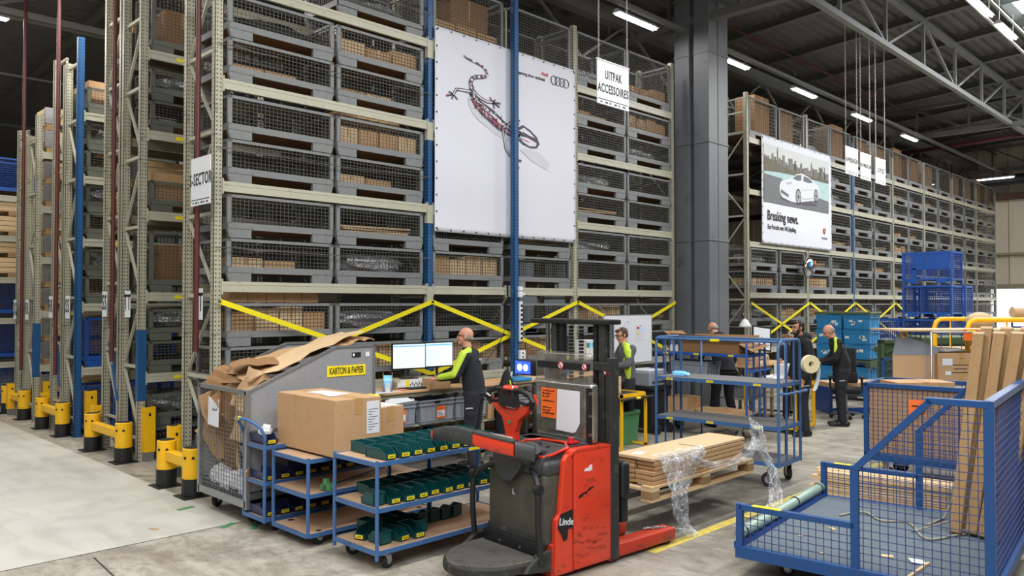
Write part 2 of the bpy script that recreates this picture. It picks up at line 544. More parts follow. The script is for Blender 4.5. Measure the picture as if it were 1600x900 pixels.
def arc(c, r, a0, a1, n, plane='xz'):
    out = []
    for i in range(n + 1):
        a = R(a0 + (a1 - a0) * i / n)
        u, v = r * math.cos(a), r * math.sin(a)
        out.append({'xz': (c[0] + u, c[1], c[2] + v), 'yz': (c[0], c[1] + u, c[2] + v), 'xy': (c[0] + u, c[1] + v, c[2])}[plane])
    return out

def crumple(name, c, d, m, seed, parent=None, n=14, amp=0.25):
    """lumpy crumpled bundle sitting on its base"""
    r = random.Random(seed); b = mb(m)
    vs = []; fs = []; k = n // 2
    for i in range(k + 1):
        ph = math.pi * i / k
        for j in range(n):
            t = 2 * math.pi * j / n
            q = 1 + (r.random() - .5) * 2 * amp
            x, y, z = math.sin(ph) * math.cos(t) * q, math.sin(ph) * math.sin(t) * q, math.cos(ph) * q
            sx = math.copysign(abs(x) ** .6, x); sy = math.copysign(abs(y) ** .6, y)
            vs.append((c[0] + sx * d[0] / 2, c[1] + sy * d[1] / 2, max(c[2], c[2] + (z + 1) * d[2] / 2)))
    for i in range(k):
        for j in range(n):
            fs.append((i * n + j, (i + 1) * n + j, (i + 1) * n + (j + 1) % n, i * n + (j + 1) % n))
    b.add(vs, fs)
    return b.build(name, parent)
# ============================================================ THE HALL
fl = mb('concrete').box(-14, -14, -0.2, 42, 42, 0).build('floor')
struct(fl)
t1 = mb('ink').box(-2.0, 7.24, 0, 3.6, 7.252, 0.0015).build('trim_1'); struct(t1)
t2 = mb('ink').box(1.72, 2.0, 0, 1.732, 7.24, 0.0015).build('trim_2'); struct(t2)
t2.rotation_euler = (0, 0, R(-4))
t3 = mb('worn_yellow').box(5.6, 3.86, 0, 11.6, 3.96, 0.002).build('trim_3'); struct(t3)
t4 = mb('worn_yellow').box(4.9, 7.35, 0, 8.2, 7.43, 0.002).build('trim_4'); struct(t4)

def roofz(y): return 9.25 - 0.062 * (y - 6.4)
# corrugated roof deck, ribs running along the racks
b = mb('roof_deck')
vs = []; fs = []; y = 5.15; prof = []
y = -16.0
while y < 41:
    for dy, dz in ((0, 0), (0.10, 0), (0.13, 0.07), (0.22, 0.07)):
        prof.append((y + dy, roofz(y + dy) + dz))
    y += 0.25
prof = [p for p in prof]
def deck(b, x0, x1, y0=None, y1=None):
    pr = [p for p in prof if (y0 is None or p[0] >= y0) and (y1 is None or p[0] <= y1)]
    vs = []
    for p in pr: vs += [(x0, p[0], p[1]), (x1, p[0], p[1])]
    b.add(vs, [(2 * i, 2 * i + 1, 2 * i + 3, 2 * i + 2) for i in range(len(pr) - 1)])
deck(b, -14, 19.6); deck(b, 19.6, 42, 5.0, 41); deck(b, 19.6, 42, -16, 0.5)
struct(b.build('ceiling'))
# roof light: glazed opening over the loading aisle
b = mb('skylight'); b.box(19.7, 0.5, 9.62, 32.0, 4.95, 9.65)
b.use('roof_steel')
for i in range(7): b.box(19.6 + i * 2.07, 0.4, 9.32, 19.68 + i * 2.07, 5.05, 9.62)
b.box(19.6, 4.95, 9.25, 32.1, 5.05, 9.7); b.box(19.6, .4, 9.25, 32.1, .5, 9.7); b.box(32.05, .4, 9.25, 42, 5.1, 9.7)
struct(b.build('window_1'))
# purlins
b = MB().use('roof_steel')
for k in range(-10, 10):
    x = 18.2 + 2.5 * k
    y0, y1 = -8, 40
    z0, z1 = roofz(y0), roofz(y1)
    for (w, dz0, dz1) in ((0.09, -0.20, -0.185), (0.02, -0.19, 0.0)):
        b.add([(x - w, y0, z0 + dz0), (x + w, y0, z0 + dz0), (x + w, y1, z1 + dz0), (x - w, y1, z1 + dz0),
               (x - w, y0, z0 + dz1), (x + w, y0, z0 + dz1), (x + w, y1, z1 + dz1), (x - w, y1, z1 + dz1)],
              [(0, 3, 2, 1), (4, 5, 6, 7), (0, 1, 5, 4), (1, 2, 6, 5), (2, 3, 7, 6), (3, 0, 4, 7)])
struct(b.build('ceiling_beam'))

def truss(name, y, zt, zb, x0, x1, m, step=2.5, ph=18.2):
    b = mb(m)
    b.box(x0, y - .07, zt - .07, x1, y + .07, zt + .07)
    b.box(x0, y - .06, zb - .06, x1, y + .06, zb + .06)
    k0 = math.ceil((x0 - ph) / step); k1 = math.floor((x1 - ph) / step)
    for k in range(k0, k1 + 1):
        x = ph + step * k
        b.box(x - .035, y - .035, zb, x + .035, y + .035, zt)
        if k < k1:
            x2 = x + step
            if k % 2 == 0 or k > 1: b.bar((x, y, zb), (x2, y, zt), .06)
            else: b.bar((x, y, zt), (x2, y, zb), .06)
    return struct(b.build(name))
truss('ceiling_beam', 6.4, 9.0, 7.85, 2.0, 41, 'truss_steel')
truss('ceiling_beam', 16.5, 8.4, 7.4, -12, 41, 'roof_steel')
# cross girders at the columns
b = mb('roof_steel')
for x in (13.9, 29.0, 38.5):
    b.box(x - .1, -6, 7.75, x + .1, 34, 7.9); b.box(x - .1, -6, 8.75, x + .1, 12, 8.85)
    for i in range(12):
        y = -2 + i * 1.6
        b.bar((x, y, 7.85), (x, y + 1.6 * (1 if i % 2 else 1), 8.75 if i % 2 else 8.75), .06)
        b.bar((x, y, 7.85), (x, y, 8.75), .06)
b.box(9.0, 8.62, 7.55, 41, 8.72, 7.62)
b.box(9.0, 9.9, 7.9, 41, 10.15, 8.2)
for i in range(10): b.bar((10.5 + 3 * i, 10, 8.0), (12 + 3 * i, 10.0, 7.0), .05); b.bar((13.5 + 3 * i, 10, 8.0), (12 + 3 * i, 10.0, 7.0), .05)
struct(b.build('ceiling_beam'))
# steel duct at the far end, red roof braces, conduits
b = mb('black').cyl((38.0, 2, 7.3), (38.0, 12, 7.3), .22, 14)
struct(b.build('ceiling_beam'))
def pipe(name, label, pts, r, m, cat='pipe', group=None):
    return tag(mb(m).tube(pts, r, 8).build(name, None, True), label, cat, group)
pipe('sprinkler_pipe', 'dark red sprinkler pipe under the roof beside the lattice truss', [(10, 7.0, 8.45), (40, 7.0, 8.45)], .035, 'pipe_red')
pipe('sprinkler_pipe', 'dark red sprinkler pipe under the roof above the hanging lamps', [(10, 9.4, 8.6), (40, 9.2, 8.6)], .03, 'pipe_red')
pipe('sprinkler_pipe', 'thick dark red pipe crossing under the roof near the far wall', [(31, 14, 7.6), (31, 3, 7.9)], .07, 'pipe_red')
pipe('conduit', 'pale cable conduit running along under the roof above the truss', [(12, 5.0, 8.75), (40, 5.0, 8.6)], .035, 'conduit')
for i, (yy, zz) in enumerate(((13.2, 8.55), (15.4, 8.4), (19.0, 8.1), (23.0, 7.9), (28, 7.6))):
    b = mb('conduit' if i % 2 else 'truss_steel').tube([(-12, yy, zz), (12, yy, zz)], .045 if i % 2 == 0 else .03, 6)
    tag(b.build('conduit'), ['blue-grey conduit under the dark roof, nearest above the second rack row', 'thin pale conduit under the dark roof above the third rack row',
        'thick grey conduit under the dark roof above the fourth rack row', 'pale conduit under the dark roof beyond the rack rows', 'farthest grey conduit under the dark roof at left'][i], 'conduit')

# far end wall
b = mb('wall_beige')
vs = []; fs = []; y = -8.0; pts = []
while y < 34:
    pts += [(39.2, y), (39.2, y + .42), (39.14, y + .45), (39.14, y + .55)]
    y += .6
for z0, z1 in ((2.9, 9.6),):
    vs = []
    for (x, yy) in pts: vs += [(x, yy, z0), (x, yy, z1)]
    b.add(vs, [(2 * i, 2 * i + 1, 2 * i + 3, 2 * i + 2) for i in range(len(pts) - 1)])
b.use('trim_brown').box(38.9, -8, 6.6, 39.15, 34, 6.85).use('beige_dark').box(39.0, -8, 4.2, 39.15, 34, 4.3)
b.use('beige_dark').box(39.0, -8, 2.75, 39.3, 34, 2.95)
b.use('wall_beige').box(39.1, -8, 0, 39.2, 34, 1.0)
struct(b.build('wall_right'))
b = mb('wall_beige').box(39.1, 9.5, 1.0, 39.2, 34, 2.9); struct(b.build('wall_right'))
b = mb('window_glow').box(39.3, -8, 1.0, 39.33, 9.5, 2.75).use('roof_steel')
for i in range(9): b.box(39.22, -8 + i * 2, 1.0, 39.3, -7.94 + i * 2, 2.75)
struct(b.build('window_2'))
b = mb('roof_deck').box(-14, 41, 0, 42, 41.2, 9.6)
struct(b.build('wall_back'))

# steel column between the two rack runs
b = mb('column_grey')
x0, x1, y0, y1, H = 13.75, 14.49, 8.19, 8.985, 9.2
def colseg(z0, z1):
    b.box(x0, y0, z0, x0 + .335, y0 + .345, z1)
    b.box(x0, y0 + .45, z0, x0 + .335, y1, z1)
    b.box(x0 + .355, y0, z0, x1, y0 + .345, z1)
    b.box(x0 + .355, y0 + .45, z0, x1, y1, z1)
    b.box(x0 + .12, y0 + .12, z0, x1 - .1, y1 - .1, z1)
colseg(0, H)
for z in (1.2, 3.35, 5.3, 7.1):
    b.box(x0 - .015, y0 - .015, z, x0 + .34, y0 + .36, z + .035)
    b.box(x0 + .35, y0 - .015, z, x1 + .015, y0 + .36, z + .035)
    b.box(x0 - .015, y0 + .435, z, x0 + .34, y1 + .01, z + .035)
struct(b.build('wall_pillar', bevel=.008))

# ============================================================ LAMPS
def batten(loc, label, power, rz=0, L=1.3, group=None):
    t = thing('strip_lamp', label, 'lamp', loc, rz, group)
    b = mb('white_paper').prism([(-.09, 0), (.09, 0), (.03, .07), (-.03, .07)], 'x', -L / 2, L / 2)
    b.build('lamp_housing', t)
    mb('tube_light').cyl((-L / 2 + .04, -.035, -.02), (L / 2 - .04, -.035, -.02), .018, 8).cyl((-L / 2 + .04, .035, -.02), (L / 2 - .04, .035, -.02), .018, 8).build('tube', t)
    mb('steel').wire((-L / 2 + .1, 0, .07), (-L / 2 + .1, 0, .5), .01).wire((L / 2 - .1, 0, .07), (L / 2 - .1, 0, .5), .01).build('hanger', t)
    if power:
        area('lamp_light', (loc[0], loc[1], loc[2] - .06), L if rz == 0 else .2, .2 if rz == 0 else L, power)
    return t
G = 'strip lamps over the racks'
row = [(12.4, 'strip lamp under the roof just left of the grey pillar'), (16.1, 'strip lamp under the roof just right of the grey pillar'),
       (19.7, 'second strip lamp beyond the grey pillar, above the banner rack'), (23.5, 'third strip lamp beyond the grey pillar, behind the hanging chains'),
       (27.5, 'fourth and farthest lit strip lamp beyond the grey pillar')]
for x, lab in row:
    batten((x, 8.95, 7.55), lab, 30, 0, 1.3, G)
struct(mb('conduit').box(9, 8.93, 7.72, 40, 8.97, 7.76).build('trim_5'))
for x, lab in ((16.9, 'glaring strip lamp at the upper right, nearer of two'), (18.75, 'glaring strip lamp at the upper right, farther of two')):
    batten((x, 4.2, 7.75), lab, 260, 0, 1.3, G)
for x in (-2.0, 4.0, 10.0, 23.5, 28.5, 34.0):  # lamps out of view, the farthest added to brighten the far end
    batten((x, 4.2, 7.75), 'unseen strip lamp added along the aisle line beyond the frame edge', 260, 0, 1.3, G)
struct(mb('conduit').box(-8, 4.18, 8.05, 40, 4.22, 8.09).build('trim_6'))
batten((37.2, 9.8, 7.3), 'long thin strip lamp hung in front of the far wall', 0, R(90), 3.4, G)
batten((3.2, 13.0, 7.7), 'lit strip lamp behind the top of the second rack row', 160, 0, 1.6, G)
batten((5.6, 12.9, 7.7), 'lit strip lamp seen between the near rack end posts', 160, 0, 1.6, G)
batten((2.6, 17.6, 7.6), 'strip lamp at left above the third rack row', 160, 0, 2.6, G)
batten((3.2, 22.0, 7.5), 'farthest strip lamp at left above the fourth rack row', 140, 0, 2.6, G)

# ============================================================ RACKS
UP = {}
def upright(x, y, z0, z1, m, root, name='upright'):
    key = (m, round(z1 - z0, 3))
    if key not in UP:
        b = mb(m)
        w, d, t = .05, .04, .006
        h = z1 - z0
        b.box(-w, -d, 0, w, -d + t, h)
        b.box(-w, -d, 0, -w + t, d, h); b.box(w - t, -d, 0, w, d, h)
        b.use('beige_dark' if 'beige' in m else 'rack_blue').box(-w - .015, -d - .01, 0, w + .015, d + .01, .008)
        o = b.build(name, root); UP[key] = o.data
    else:
        o = bpy.data.objects.new(name, UP[key]); link(o, root); reg(o, root)
    o.location = (x, y, z0)
    return o

def beam(x0, x1, y, z, root, m='beige', lab=True):
    b = mb(m)
    b.box(x0 + .05, y - .045, z - .06, x1 - .05, y - .005, z + .06)
    b.box(x0 + .05, y - .049, z + .02, x1 - .05, y - .045, z + .045)
    b.box(x0 + .045, y - .055, z - .09, x0 + .06, y + .0, z + .09)
    b.box(x1 - .06, y - .055, z - .09, x1 - .045, y, z + .09)
    return b.build('beam', root)

def side_frame(x, y0, y1, h, root, z0=.3, step=.95):
    """lattice between front and rear upright"""
    b = mb('beige'); z = z0; k = 0
    b.box(x - .02, y0, z0 - .03, x + .02, y1, z0)
    while z + step < h:
        a, c = ((y0, y1) if k % 2 == 0 else (y1, y0))
        b.bar((x, a, z), (x, c, z + step), .035, .02)
        b.box(x - .02, y0, z + step - .02, x + .02, y1, z + step + .02)
        z += step; k += 1
    b.box(x - .02, y0, h - .06, x + .02, y1, h - .02)
    if z > .3: b.bar((x, y0 + .01, z), (x, y0 + .01, h - .04), .03, .02)
    return b.build('side_frame', root)

NL = [1.03, 2.30, 3.46, 4.65, 5.83]
near = thing('pallet_rack', 'long beige pallet rack behind the workbench, left of the grey pillar', 'rack', (0, 0, 0))
YF = 8.8; DEP = .85
for x, m in ((4.03, 'beige_holes'), (7.15, 'blue_holes'), (8.72, 'blue_holes'), (10.35, 'beige_holes'), (13.34, 'beige_holes')):
    yy = YF - (.185 if x == 8.72 else 0)
    h = 7.4 if m == 'blue_holes' else (7.4 if x < 5 else 6.9)
    upright(x, yy, 0 if x != 8.72 else .95, h if x != 8.72 else h, m, near)
    upright(x, YF + DEP - .08, 0, 6.9, 'beige_holes', near)
    side_frame(x, YF, YF + DEP - .08, 6.8, near)
for xa, xb in ((4.03, 7.15), (7.15, 8.72), (8.72, 10.35), (10.35, 13.34)):
    for z in NL:
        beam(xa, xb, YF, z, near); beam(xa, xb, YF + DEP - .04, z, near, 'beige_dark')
# splice sleeves of lighter colour on the blue post
for z in (5.75, 4.57, 3.38, 2.22):
    mb('beige').box(7.15 - .056, YF - .048, z - .13, 7.15 + .056, YF + .02, z + .13).build('beam_connector', near)
# steel safety cables
b = mb('steel')
for z in (2.75, 3.9, 5.1, 6.25):
    b.tube([(4.0, YF - .07, z), (5.6, YF - .08, z - .03), (7.15, YF - .07, z)], .006, 5)
    b.tube([(4.2, YF - .08, z + .01), (4.45, YF - .085, z - .02), (4.75, YF - .08, z - .01)], .012, 5)
b.build('safety_cable', near)

far = thing('pallet_rack', 'long beige pallet rack beyond the grey pillar carrying the car banner', 'rack', (0, 0, 0))
FX = [16.36, 19.4, 22.3, 25.4, 28.25, 31.3, 34.3, 37.0]
for i, x in enumerate(FX):
    m = 'blue_holes' if i == 2 else 'beige_holes'
    upright(x, YF, 0, 6.9 if i < 2 else 6.6, m, far)
    upright(x, YF + DEP - .08, 0, 6.6, 'beige_holes', far)
    if i in (0, 7, 1): side_frame(x, YF, YF + DEP - .08, 6.5, far)
for i in range(7):
    for z in NL:
        beam(FX[i], FX[i + 1], YF, z, far)
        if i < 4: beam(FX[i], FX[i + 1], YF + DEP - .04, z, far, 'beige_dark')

# yellow X braces on both racks: parts of their rack
def xbrace(root, x0, x1, xm, zt=2.12, zm=1.62, zb=1.15, y=8.70):
    b = mb('brace_yellow')
    b.bar((x0, y, zt), (xm, y - .01, zm), .008, .055, up=(0, 1, 0)) if False else None
    def flat(p, q):
        p = Vector(p); q = Vector(q); d = (q - p).normalized(); n = Vector((0, 1, 0)); s_ = d.cross(n).normalized() * .03
        n = n * .004
        vs = [p - s_ - n, p + s_ - n, p + s_ + n, p - s_ + n, q - s_ - n, q + s_ - n, q + s_ + n, q - s_ + n]
        b.add(vs, [(0, 1, 2, 3), (7, 6, 5, 4), (0, 4, 5, 1), (1, 5, 6, 2), (2, 6, 7, 3), (3, 7, 4, 0)])
    flat((x0, y, zt), (x1, y, zb)); flat((x0, y + .012, zb), (x1, y + .012, zt))
    b.use('steel').cyl((xm, y - .02, zm), (xm, y + .02, zm), .018, 8)
    b.cyl((x0, y - .02, zt), (x0, y + .02, zt), .015, 8); b.cyl((x1, y - .02, zt), (x1, y + .02, zt), .015, 8)
    return b.build('yellow_brace', root)
for a, c in ((4.03, 7.15), (7.15, 10.35), (10.35, 13.34)): xbrace(near, a, c, (a + c) / 2, 2.13, 1.62, 1.11)
for a, c in ((16.36, 19.4), (19.4, 22.3), (22.3, 25.4), (25.4, 28.25)): xbrace(far, a, c, (a + c) / 2, 2.13, 1.62, 1.11)

# rack rows behind, seen end on
def rear_row(idx, ya, ym, yb, levels, h, blue_front, name_label):
    r = thing('pallet_rack', name_label, 'rack', (0, 0, 0))
    x0 = 4.03; x1 = 7.1
    upright(x0, ya, 0, h, 'blue_holes' if blue_front else 'beige_holes', r)
    upright(x0, ym - .07, 0, h - .3, 'beige_holes', r); upright(x0, ym + .05, 0, h - .3, 'beige_holes', r)
    upright(x0, yb, 0, h - .1, 'beige_holes', r)
    upright(x1, ya, 0, h, 'beige_holes', r); upright(x1, yb, 0, h, 'beige_holes', r)
    side_frame(x0, ya, ym - .07, h - .35, r); side_frame(x0, ym + .05, yb, h - .15, r, .5)
    for z in levels:
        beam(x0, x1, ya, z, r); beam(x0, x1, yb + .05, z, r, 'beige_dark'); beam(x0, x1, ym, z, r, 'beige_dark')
        mb('label_yellow').box(x0 + .42, ya - .052, z - .03, x0 + .62, ya - .048, z + .02).build('beam_label', r)
    return r
L2 = [1.1, 2.2, 3.3, 4.4, 5.5]; L3 = [1.03, 2.05, 3.08, 4.08, 5.1]; L4 = [.95, 1.92, 2.88, 3.8, 4.78]
row2 = rear_row(2, 11.05, 11.75, 12.4, L2, 6.9, False, 'beige rack row end behind the near rack, second from the camera')
row3 = rear_row(3, 13.7, 14.35, 14.95, L3, 6.35, True, 'rack row end with the tall blue front post')
row4 = rear_row(4, 16.0, 16.6, 17.2, L4, 5.5, False, 'farthest complete beige rack row end at left')
for rr, yy in ((row2, 11.05), (row4, 16.0)):
    mb('rack_blue').box(4.03 - .056, yy - .046, .8, 4.03 + .056, yy + .045, 1.75).build('blue_sleeve', rr)
for rr, yy in ((row2, 11.75), (row3, 14.4)):
    mb('rack_blue').bar((3.99, yy + .35, 1.55), (3.99, yy + .0, .75), .07, .03).build('blue_brace', rr)

# fifth row: shelf fronts with wood and blue containers
r5 = thing('pallet_rack', 'shelf rack at the far left edge with blue containers and timber', 'rack', (0, 0, 0))
for z in (.85, 1.75, 2.59, 3.45, 4.28): beam(3.0, 6.5, 18.9, z, r5); beam(3.0, 6.5, 19.7, z, r5)
upright(6.4, 18.9, 0, 5.2, 'beige_holes', r5); upright(2.9, 18.9, 0, 5.2, 'beige_holes', r5)

# red vertical stand pipes in front of the row ends
for (x, y, z0, lab) in ((3.9, 9.02, 1.55, 'dark red stand pipe in front of the near rack end frame'), (3.88, 11.72, 1.3, 'dark red stand pipe at the second rack row end'),
                        (3.88, 14.33, .95, 'dark red stand pipe at the third rack row end'), (3.9, 16.45, .9, 'farthest dark red stand pipe at the left')):
    b = mb('pipe_red').cyl((x, y, z0), (x, y, 8.4 if y > 14 else 9.0), .03, 10)
    for z in (2.4, 3.9, 5.3): b.cyl((x, y, z), (x, y, z + .05), .032, 10)
    b.use('steel').cyl((x, y, z0 - .05), (x, y, z0), .022, 8)
    tag(b.build('stand_pipe', None, False), lab, 'pipe', 'red stand pipes')

# aisle letter plates
def plate(loc, w, h, rz, body, size, label, name='aisle_sign', ang=0, strip=True, group=None):
    t = thing(name, label, 'sign', loc, rz, group)
    b = mb('white_paper').box(-w / 2, -.004, -h / 2, w / 2, .004, h / 2)
    b.build('sign_panel', t)
    if strip:
        e = mb('ink').box(-w / 2 + .02, -.006, -h / 2 + .11 * h, w / 2 - .02, -.004, -h / 2 + .125 * h)
        for i in range(6):
            e.box(-w * .4 + i * w * .14, -.006, -h / 2 + .04 * h, -w * .4 + i * w * .14 + w * (.05 + .04 * (i % 2)), -.004, -h / 2 + .07 * h)
        e.build('printed_border', t)
    lines = body.split('|')
    for i, ln in enumerate(lines):
        text(ln, size, (0, -.006, (len(lines) - 1) * size * .55 - i * size * 1.15 + .03 * h), (R(90), 0, 0), 'ink', t, sx=.62, spacing=1.1)
    return t
SX = R(-90)
plate((3.80, 8.70, 3.48), .50, .54, SX, 'S-SECTOR', .19, 'white sign reading S-SECTOR at the near rack end')
plate((3.92, 9.0, 2.10), .19, .36, SX, 'TT', .30, 'white TT plate on the near rack end frame', strip=False)
plate((3.92, 11.25, 2.1), .19, .36, SX, 'TT', .30, 'white TT plate on the second rack row end frame', strip=False)
plate((3.92, 12.15, 2.1), .19, .36, SX, 'SS', .30, 'white SS plate on the second rack row end frame', strip=False)
plate((3.92, 13.85, 2.05), .19, .36, SX, 'SS', .30, 'white SS plate on the third rack row end frame', strip=False)
plate((3.92, 14.75, 2.05), .19, .36, SX, 'RR', .30, 'white RR plate on the third rack row end frame', strip=False)
plate((3.92, 16.2, 2.0), .19, .36, SX, 'RR', .30, 'white RR plate on the fourth rack row end frame', strip=False)
plate((3.92, 17.0, 2.0), .19, .36, SX, 'QQ', .30, 'white plate farthest left on the fourth rack row', strip=False)

def chain(x, y, z0, z1, root, m='conduit'):
    b = mb(m); z = z0; k = 0
    while z < z1:
        dx, dy = ((.009, 0) if k % 2 else (0, .009))
        b.tube([(x - dx, y - dy, z), (x + dx, y + dy, z + .008), (x + dx, y + dy, z + .032), (x - dx, y - dy, z + .04), (x - dx * 1.0, y - dy, z + .008)], .0028, 4)
        z += .036; k += 1
    return b.build('hanging_chain', root)
def hanging(loc, w, h, body, size, label, ztop, strip=True, off=.45):
    t = plate(loc, w, h, 0, body, size, label, 'hanging_sign', strip=strip, group='white signs hung on chains from the truss')
    for s_ in (-1, 1): chain(s_ * w * off, 0, h / 2, ztop - loc[2], t)
    mb('white_paper').cyl((-w / 2 - .01, 0, h / 2), (w / 2 + .01, 0, h / 2), .012, 8).build('top_rail', t)
    return t
hanging((8.34, 6.4, 5.0), .68, .58, 'UITPAK|ACCESSOIRES', .16, 'hanging white sign reading UITPAK ACCESSOIRES, left of the grey pillar', 7.8)
hanging((16.25, 6.4, 5.0), .64, .55, 'AFWIJKINGEN', .14, 'leftmost of three chained white signs before the far rack', 7.8)
hanging((16.98, 6.4, 4.98), .56, .55, 'HULPMIDDELEN', .115, 'middle of three chained white signs before the far rack', 7.8)
hanging((17.82, 6.4, 4.98), .58, .55, 'LOOPLIJST', .15, 'rightmost of three chained white signs before the far rack', 7.8)

# ============================================================ MESH CAGES
def cage(label, kind='grey', W=1.42, D=.82, H=.515, far_=False, name='mesh_cage'):
    fm = {'grey': 'cage_grey', 'green': 'cage_green', 'blue': 'cage_blue'}[kind]
    wm = {'grey': 'wire_grey', 'green': 'wire_grey', 'blue': 'navy_blue'}[kind]
    t = thing(name, label, 'cage box', (0, 0, 0), 0)
    w = W / 2; zb = .165
    fr = mb(fm)
    for sx in (-1, 1):
        for sy in (0, 1):
            x = sx * w; y = sy * D
            fr.box(min(x, x - sx * .05), min(y, y + (.04 if sy == 0 else -.04)), zb, max(x, x - sx * .05), max(y, y + (.04 if sy == 0 else -.04)), H - .01)
    fr.box(-w, 0, H - .045, w, .03, H - .01); fr.box(-w, D - .03, H - .045, w, D, H - .01)
    fr.box(-w, 0, H - .045, -w + .03, D, H - .01); fr.box(w - .03, 0, H - .045, w, D, H - .01)
    fr.build('frame', t)
    bs = mb(fm)
    bs.box(-w, 0, .10, w, .012, zb + .012); bs.box(-w, D - .012, .10, w, D, zb + .012)
    bs.box(-w, 0, .10, -w + .012, D, zb + .012); bs.box(w - .012, 0, .10, w, D, zb + .012)
    for y0 in (0, D - .05):
        for s_ in (-1, 1):
            bs.prism([(s_ * w, .11), (s_ * (w - .03), 0), (s_ * (w - .30), 0), (s_ * (w - .30), .11)], 'y', y0, y0 + .05)
    bs.build('base', t)
    mb('pan_wood').box(-w + .012, .012, .105, w - .012, D - .012, .13).build('floor_board', t)
    nz = max(3, round((H - zb) / .05)); nx = round(W / .052); ny = round(D / .052)
    th = .0055
    if far_: nx = nx // 2; ny = ny // 2; nz = nz // 2 + 1; th = .009
    def pan(o, u): mb(wm).grid(o, u, (0, 0, H - .03 - zb), nx if abs(u[0]) > 0 else ny, nz, th).build('wire_panel', t)
    pan((-w + .01, .015, zb), (W - .02, 0, 0)); pan((-w + .01, D - .015, zb), (W - .02, 0, 0))
    pan((-w + .015, .01, zb), (0, D - .02, 0)); pan((w - .015, .01, zb), (0, D - .02, 0))
    return t
proto = {}
def put_cage(kind, loc, label, group, W=1.42, H=.515, far_=False, D=.82, rz=0):
    key = (kind, W, H, far_, D)
    if key not in proto:
        o = cage(label, kind, W, D, H, far_); proto[key] = o
        o.location = loc; o.rotation_euler = (0, 0, rz); o['group'] = group
        return o
    return dup(proto[key], loc, rz, label, group)

CB = {}
def carton(loc, d, label, group, m='kraft', rz=0.0):
    """closed carton: body, with its centre flap seam and tape"""
    key = (tuple(round(x, 2) for x in d), m)
    if key in CB:
        return dup(CB[key], loc, rz, label, group)
    x, y, z = d
    b = mb(m).box(-x / 2, -y / 2, 0, x / 2, y / 2, z)
    b.use('kraft_dark').box(-x / 2 + .004, -.002, z, x / 2 - .004, .002, z + .0015)
    if x > .14:
        b.use('tape').box(-.02, -y / 2 - .001, z * .55, .02, -y / 2, z + .001).box(-.02, -y / 2, z, .02, y / 2, z + .0012)
    o = b.build('cardboard_carton'); tag(o, label, 'carton', group)
    o.location = loc; o.rotation_euler = (0, 0, rz); CB[key] = o
    return o

NCOL = [(4.86, 'end column'), (6.33, 'second column'), (7.93, 'column left of centre post'), (9.54, 'column right of centre post'), (11.11, 'column second from pillar'), (12.58, 'column beside pillar')]
LV = ['on the floor', 'first beam', 'second beam', 'third beam', 'fourth beam', 'top beam']
ORD = ['first', 'second', 'third', 'fourth', 'fifth', 'sixth', 'seventh', 'eighth', 'ninth', 'tenth', 'eleventh', 'twelfth', 'thirteenth', 'fourteenth']
GC = 'grey mesh cages in the near rack'; GF = 'grey mesh cages in the far rack'
GCC = 'cartons inside the near rack cages'; GFC = 'cartons inside the far rack cages'
GCB = 'plastic wrapped goods inside the near rack cages'; GFB = 'plastic wrapped goods inside the far rack cages'
# what the photo shows in each near cage: key (column, level, upper?) -> code
FILL = {(0, 1, 1): 'row', (0, 1, 0): 'mix', (1, 1, 1): 'bag', (1, 1, 0): 'row', (0, 2, 1): '', (0, 2, 0): 'low', (1, 2, 1): 'flat', (1, 2, 0): 'bag',
        (0, 3, 1): '', (0, 3, 0): '', (1, 3, 1): 'row', (1, 3, 0): 'low', (0, 4, 1): 'dark', (0, 4, 0): 'low', (1, 4, 1): 'mix', (1, 4, 0): 'low',
        (2, 2, 0): 'row', (2, 2, 1): '', (3, 2, 1): 'flat', (3, 2, 0): '', (4, 2, 1): 'bag', (5, 2, 1): '', (4, 3, 0): 'flat', (4, 3, 1): 'bag',
        (5, 4, 1): 'row', (5, 4, 0): 'bag', (4, 1, 1): 'row', (5, 1, 1): 'flat', (2, 1, 1): 'dark', (2, 1, 0): 'row', (3, 1, 1): '', (3, 1, 0): 'row', (4, 4, 1): 'low'}
def fill(code, x, y, z, phrase, gC, gB, W, r, hmax=.36):
    """goods inside one cage; phrase names the cage"""
    n = 0
    if code in ('row', 'mix', 'low'):
        cnt = {'row': 4, 'mix': 3, 'low': 2}[code]
        names = {4: ['leftmost', 'second', 'third', 'rightmost'], 3: ['left', 'middle', 'right'], 2: ['left', 'right']}[cnt]
        wd = (W - .12) / (cnt if code != 'low' else 3)
        for i in range(cnt):
            hh = {'row': .30, 'mix': .24, 'low': .13}[code] + r.choice((0, .02, -.04))
            carton((x - (W - .12) / 2 + wd * (i + .5), y + .27, z), (round(wd - .02, 2), .42, round(min(hh, hmax), 2)), '%s carton in %s' % (names[i], phrase), gC,
                   r.choice(('kraft', 'kraft', 'kraft_light')))
    elif code in ('bag', 'dark'):
        o = crumple('wrapped_parts', (0, 0, 0), (W * .82, .5, .26), 'bag' if code == 'bag' else 'cloth_black', r.randint(0, 999), amp=.22)
        o.location = (x, y + .4, z); tag(o, '%s in %s' % ('grey plastic bags' if code == 'bag' else 'dark wrapped parts', phrase), 'plastic bag', gB)
    elif code == 'flat':
        b = mb('kraft_light')
        for k in range(4): b.cbox((r.uniform(-.03, .03), r.uniform(-.02, .02), .02 + k * .035), (W * .8, .45, .024), (0, r.uniform(-.04, .04), r.uniform(-.05, .05)))
        o = b.build('flat_cartons'); o.location = (x, y + .32, z)
        tag(o, 'flat folded cartons in %s' % phrase, 'flat cartons', gC)
fr_ = random.Random(3)
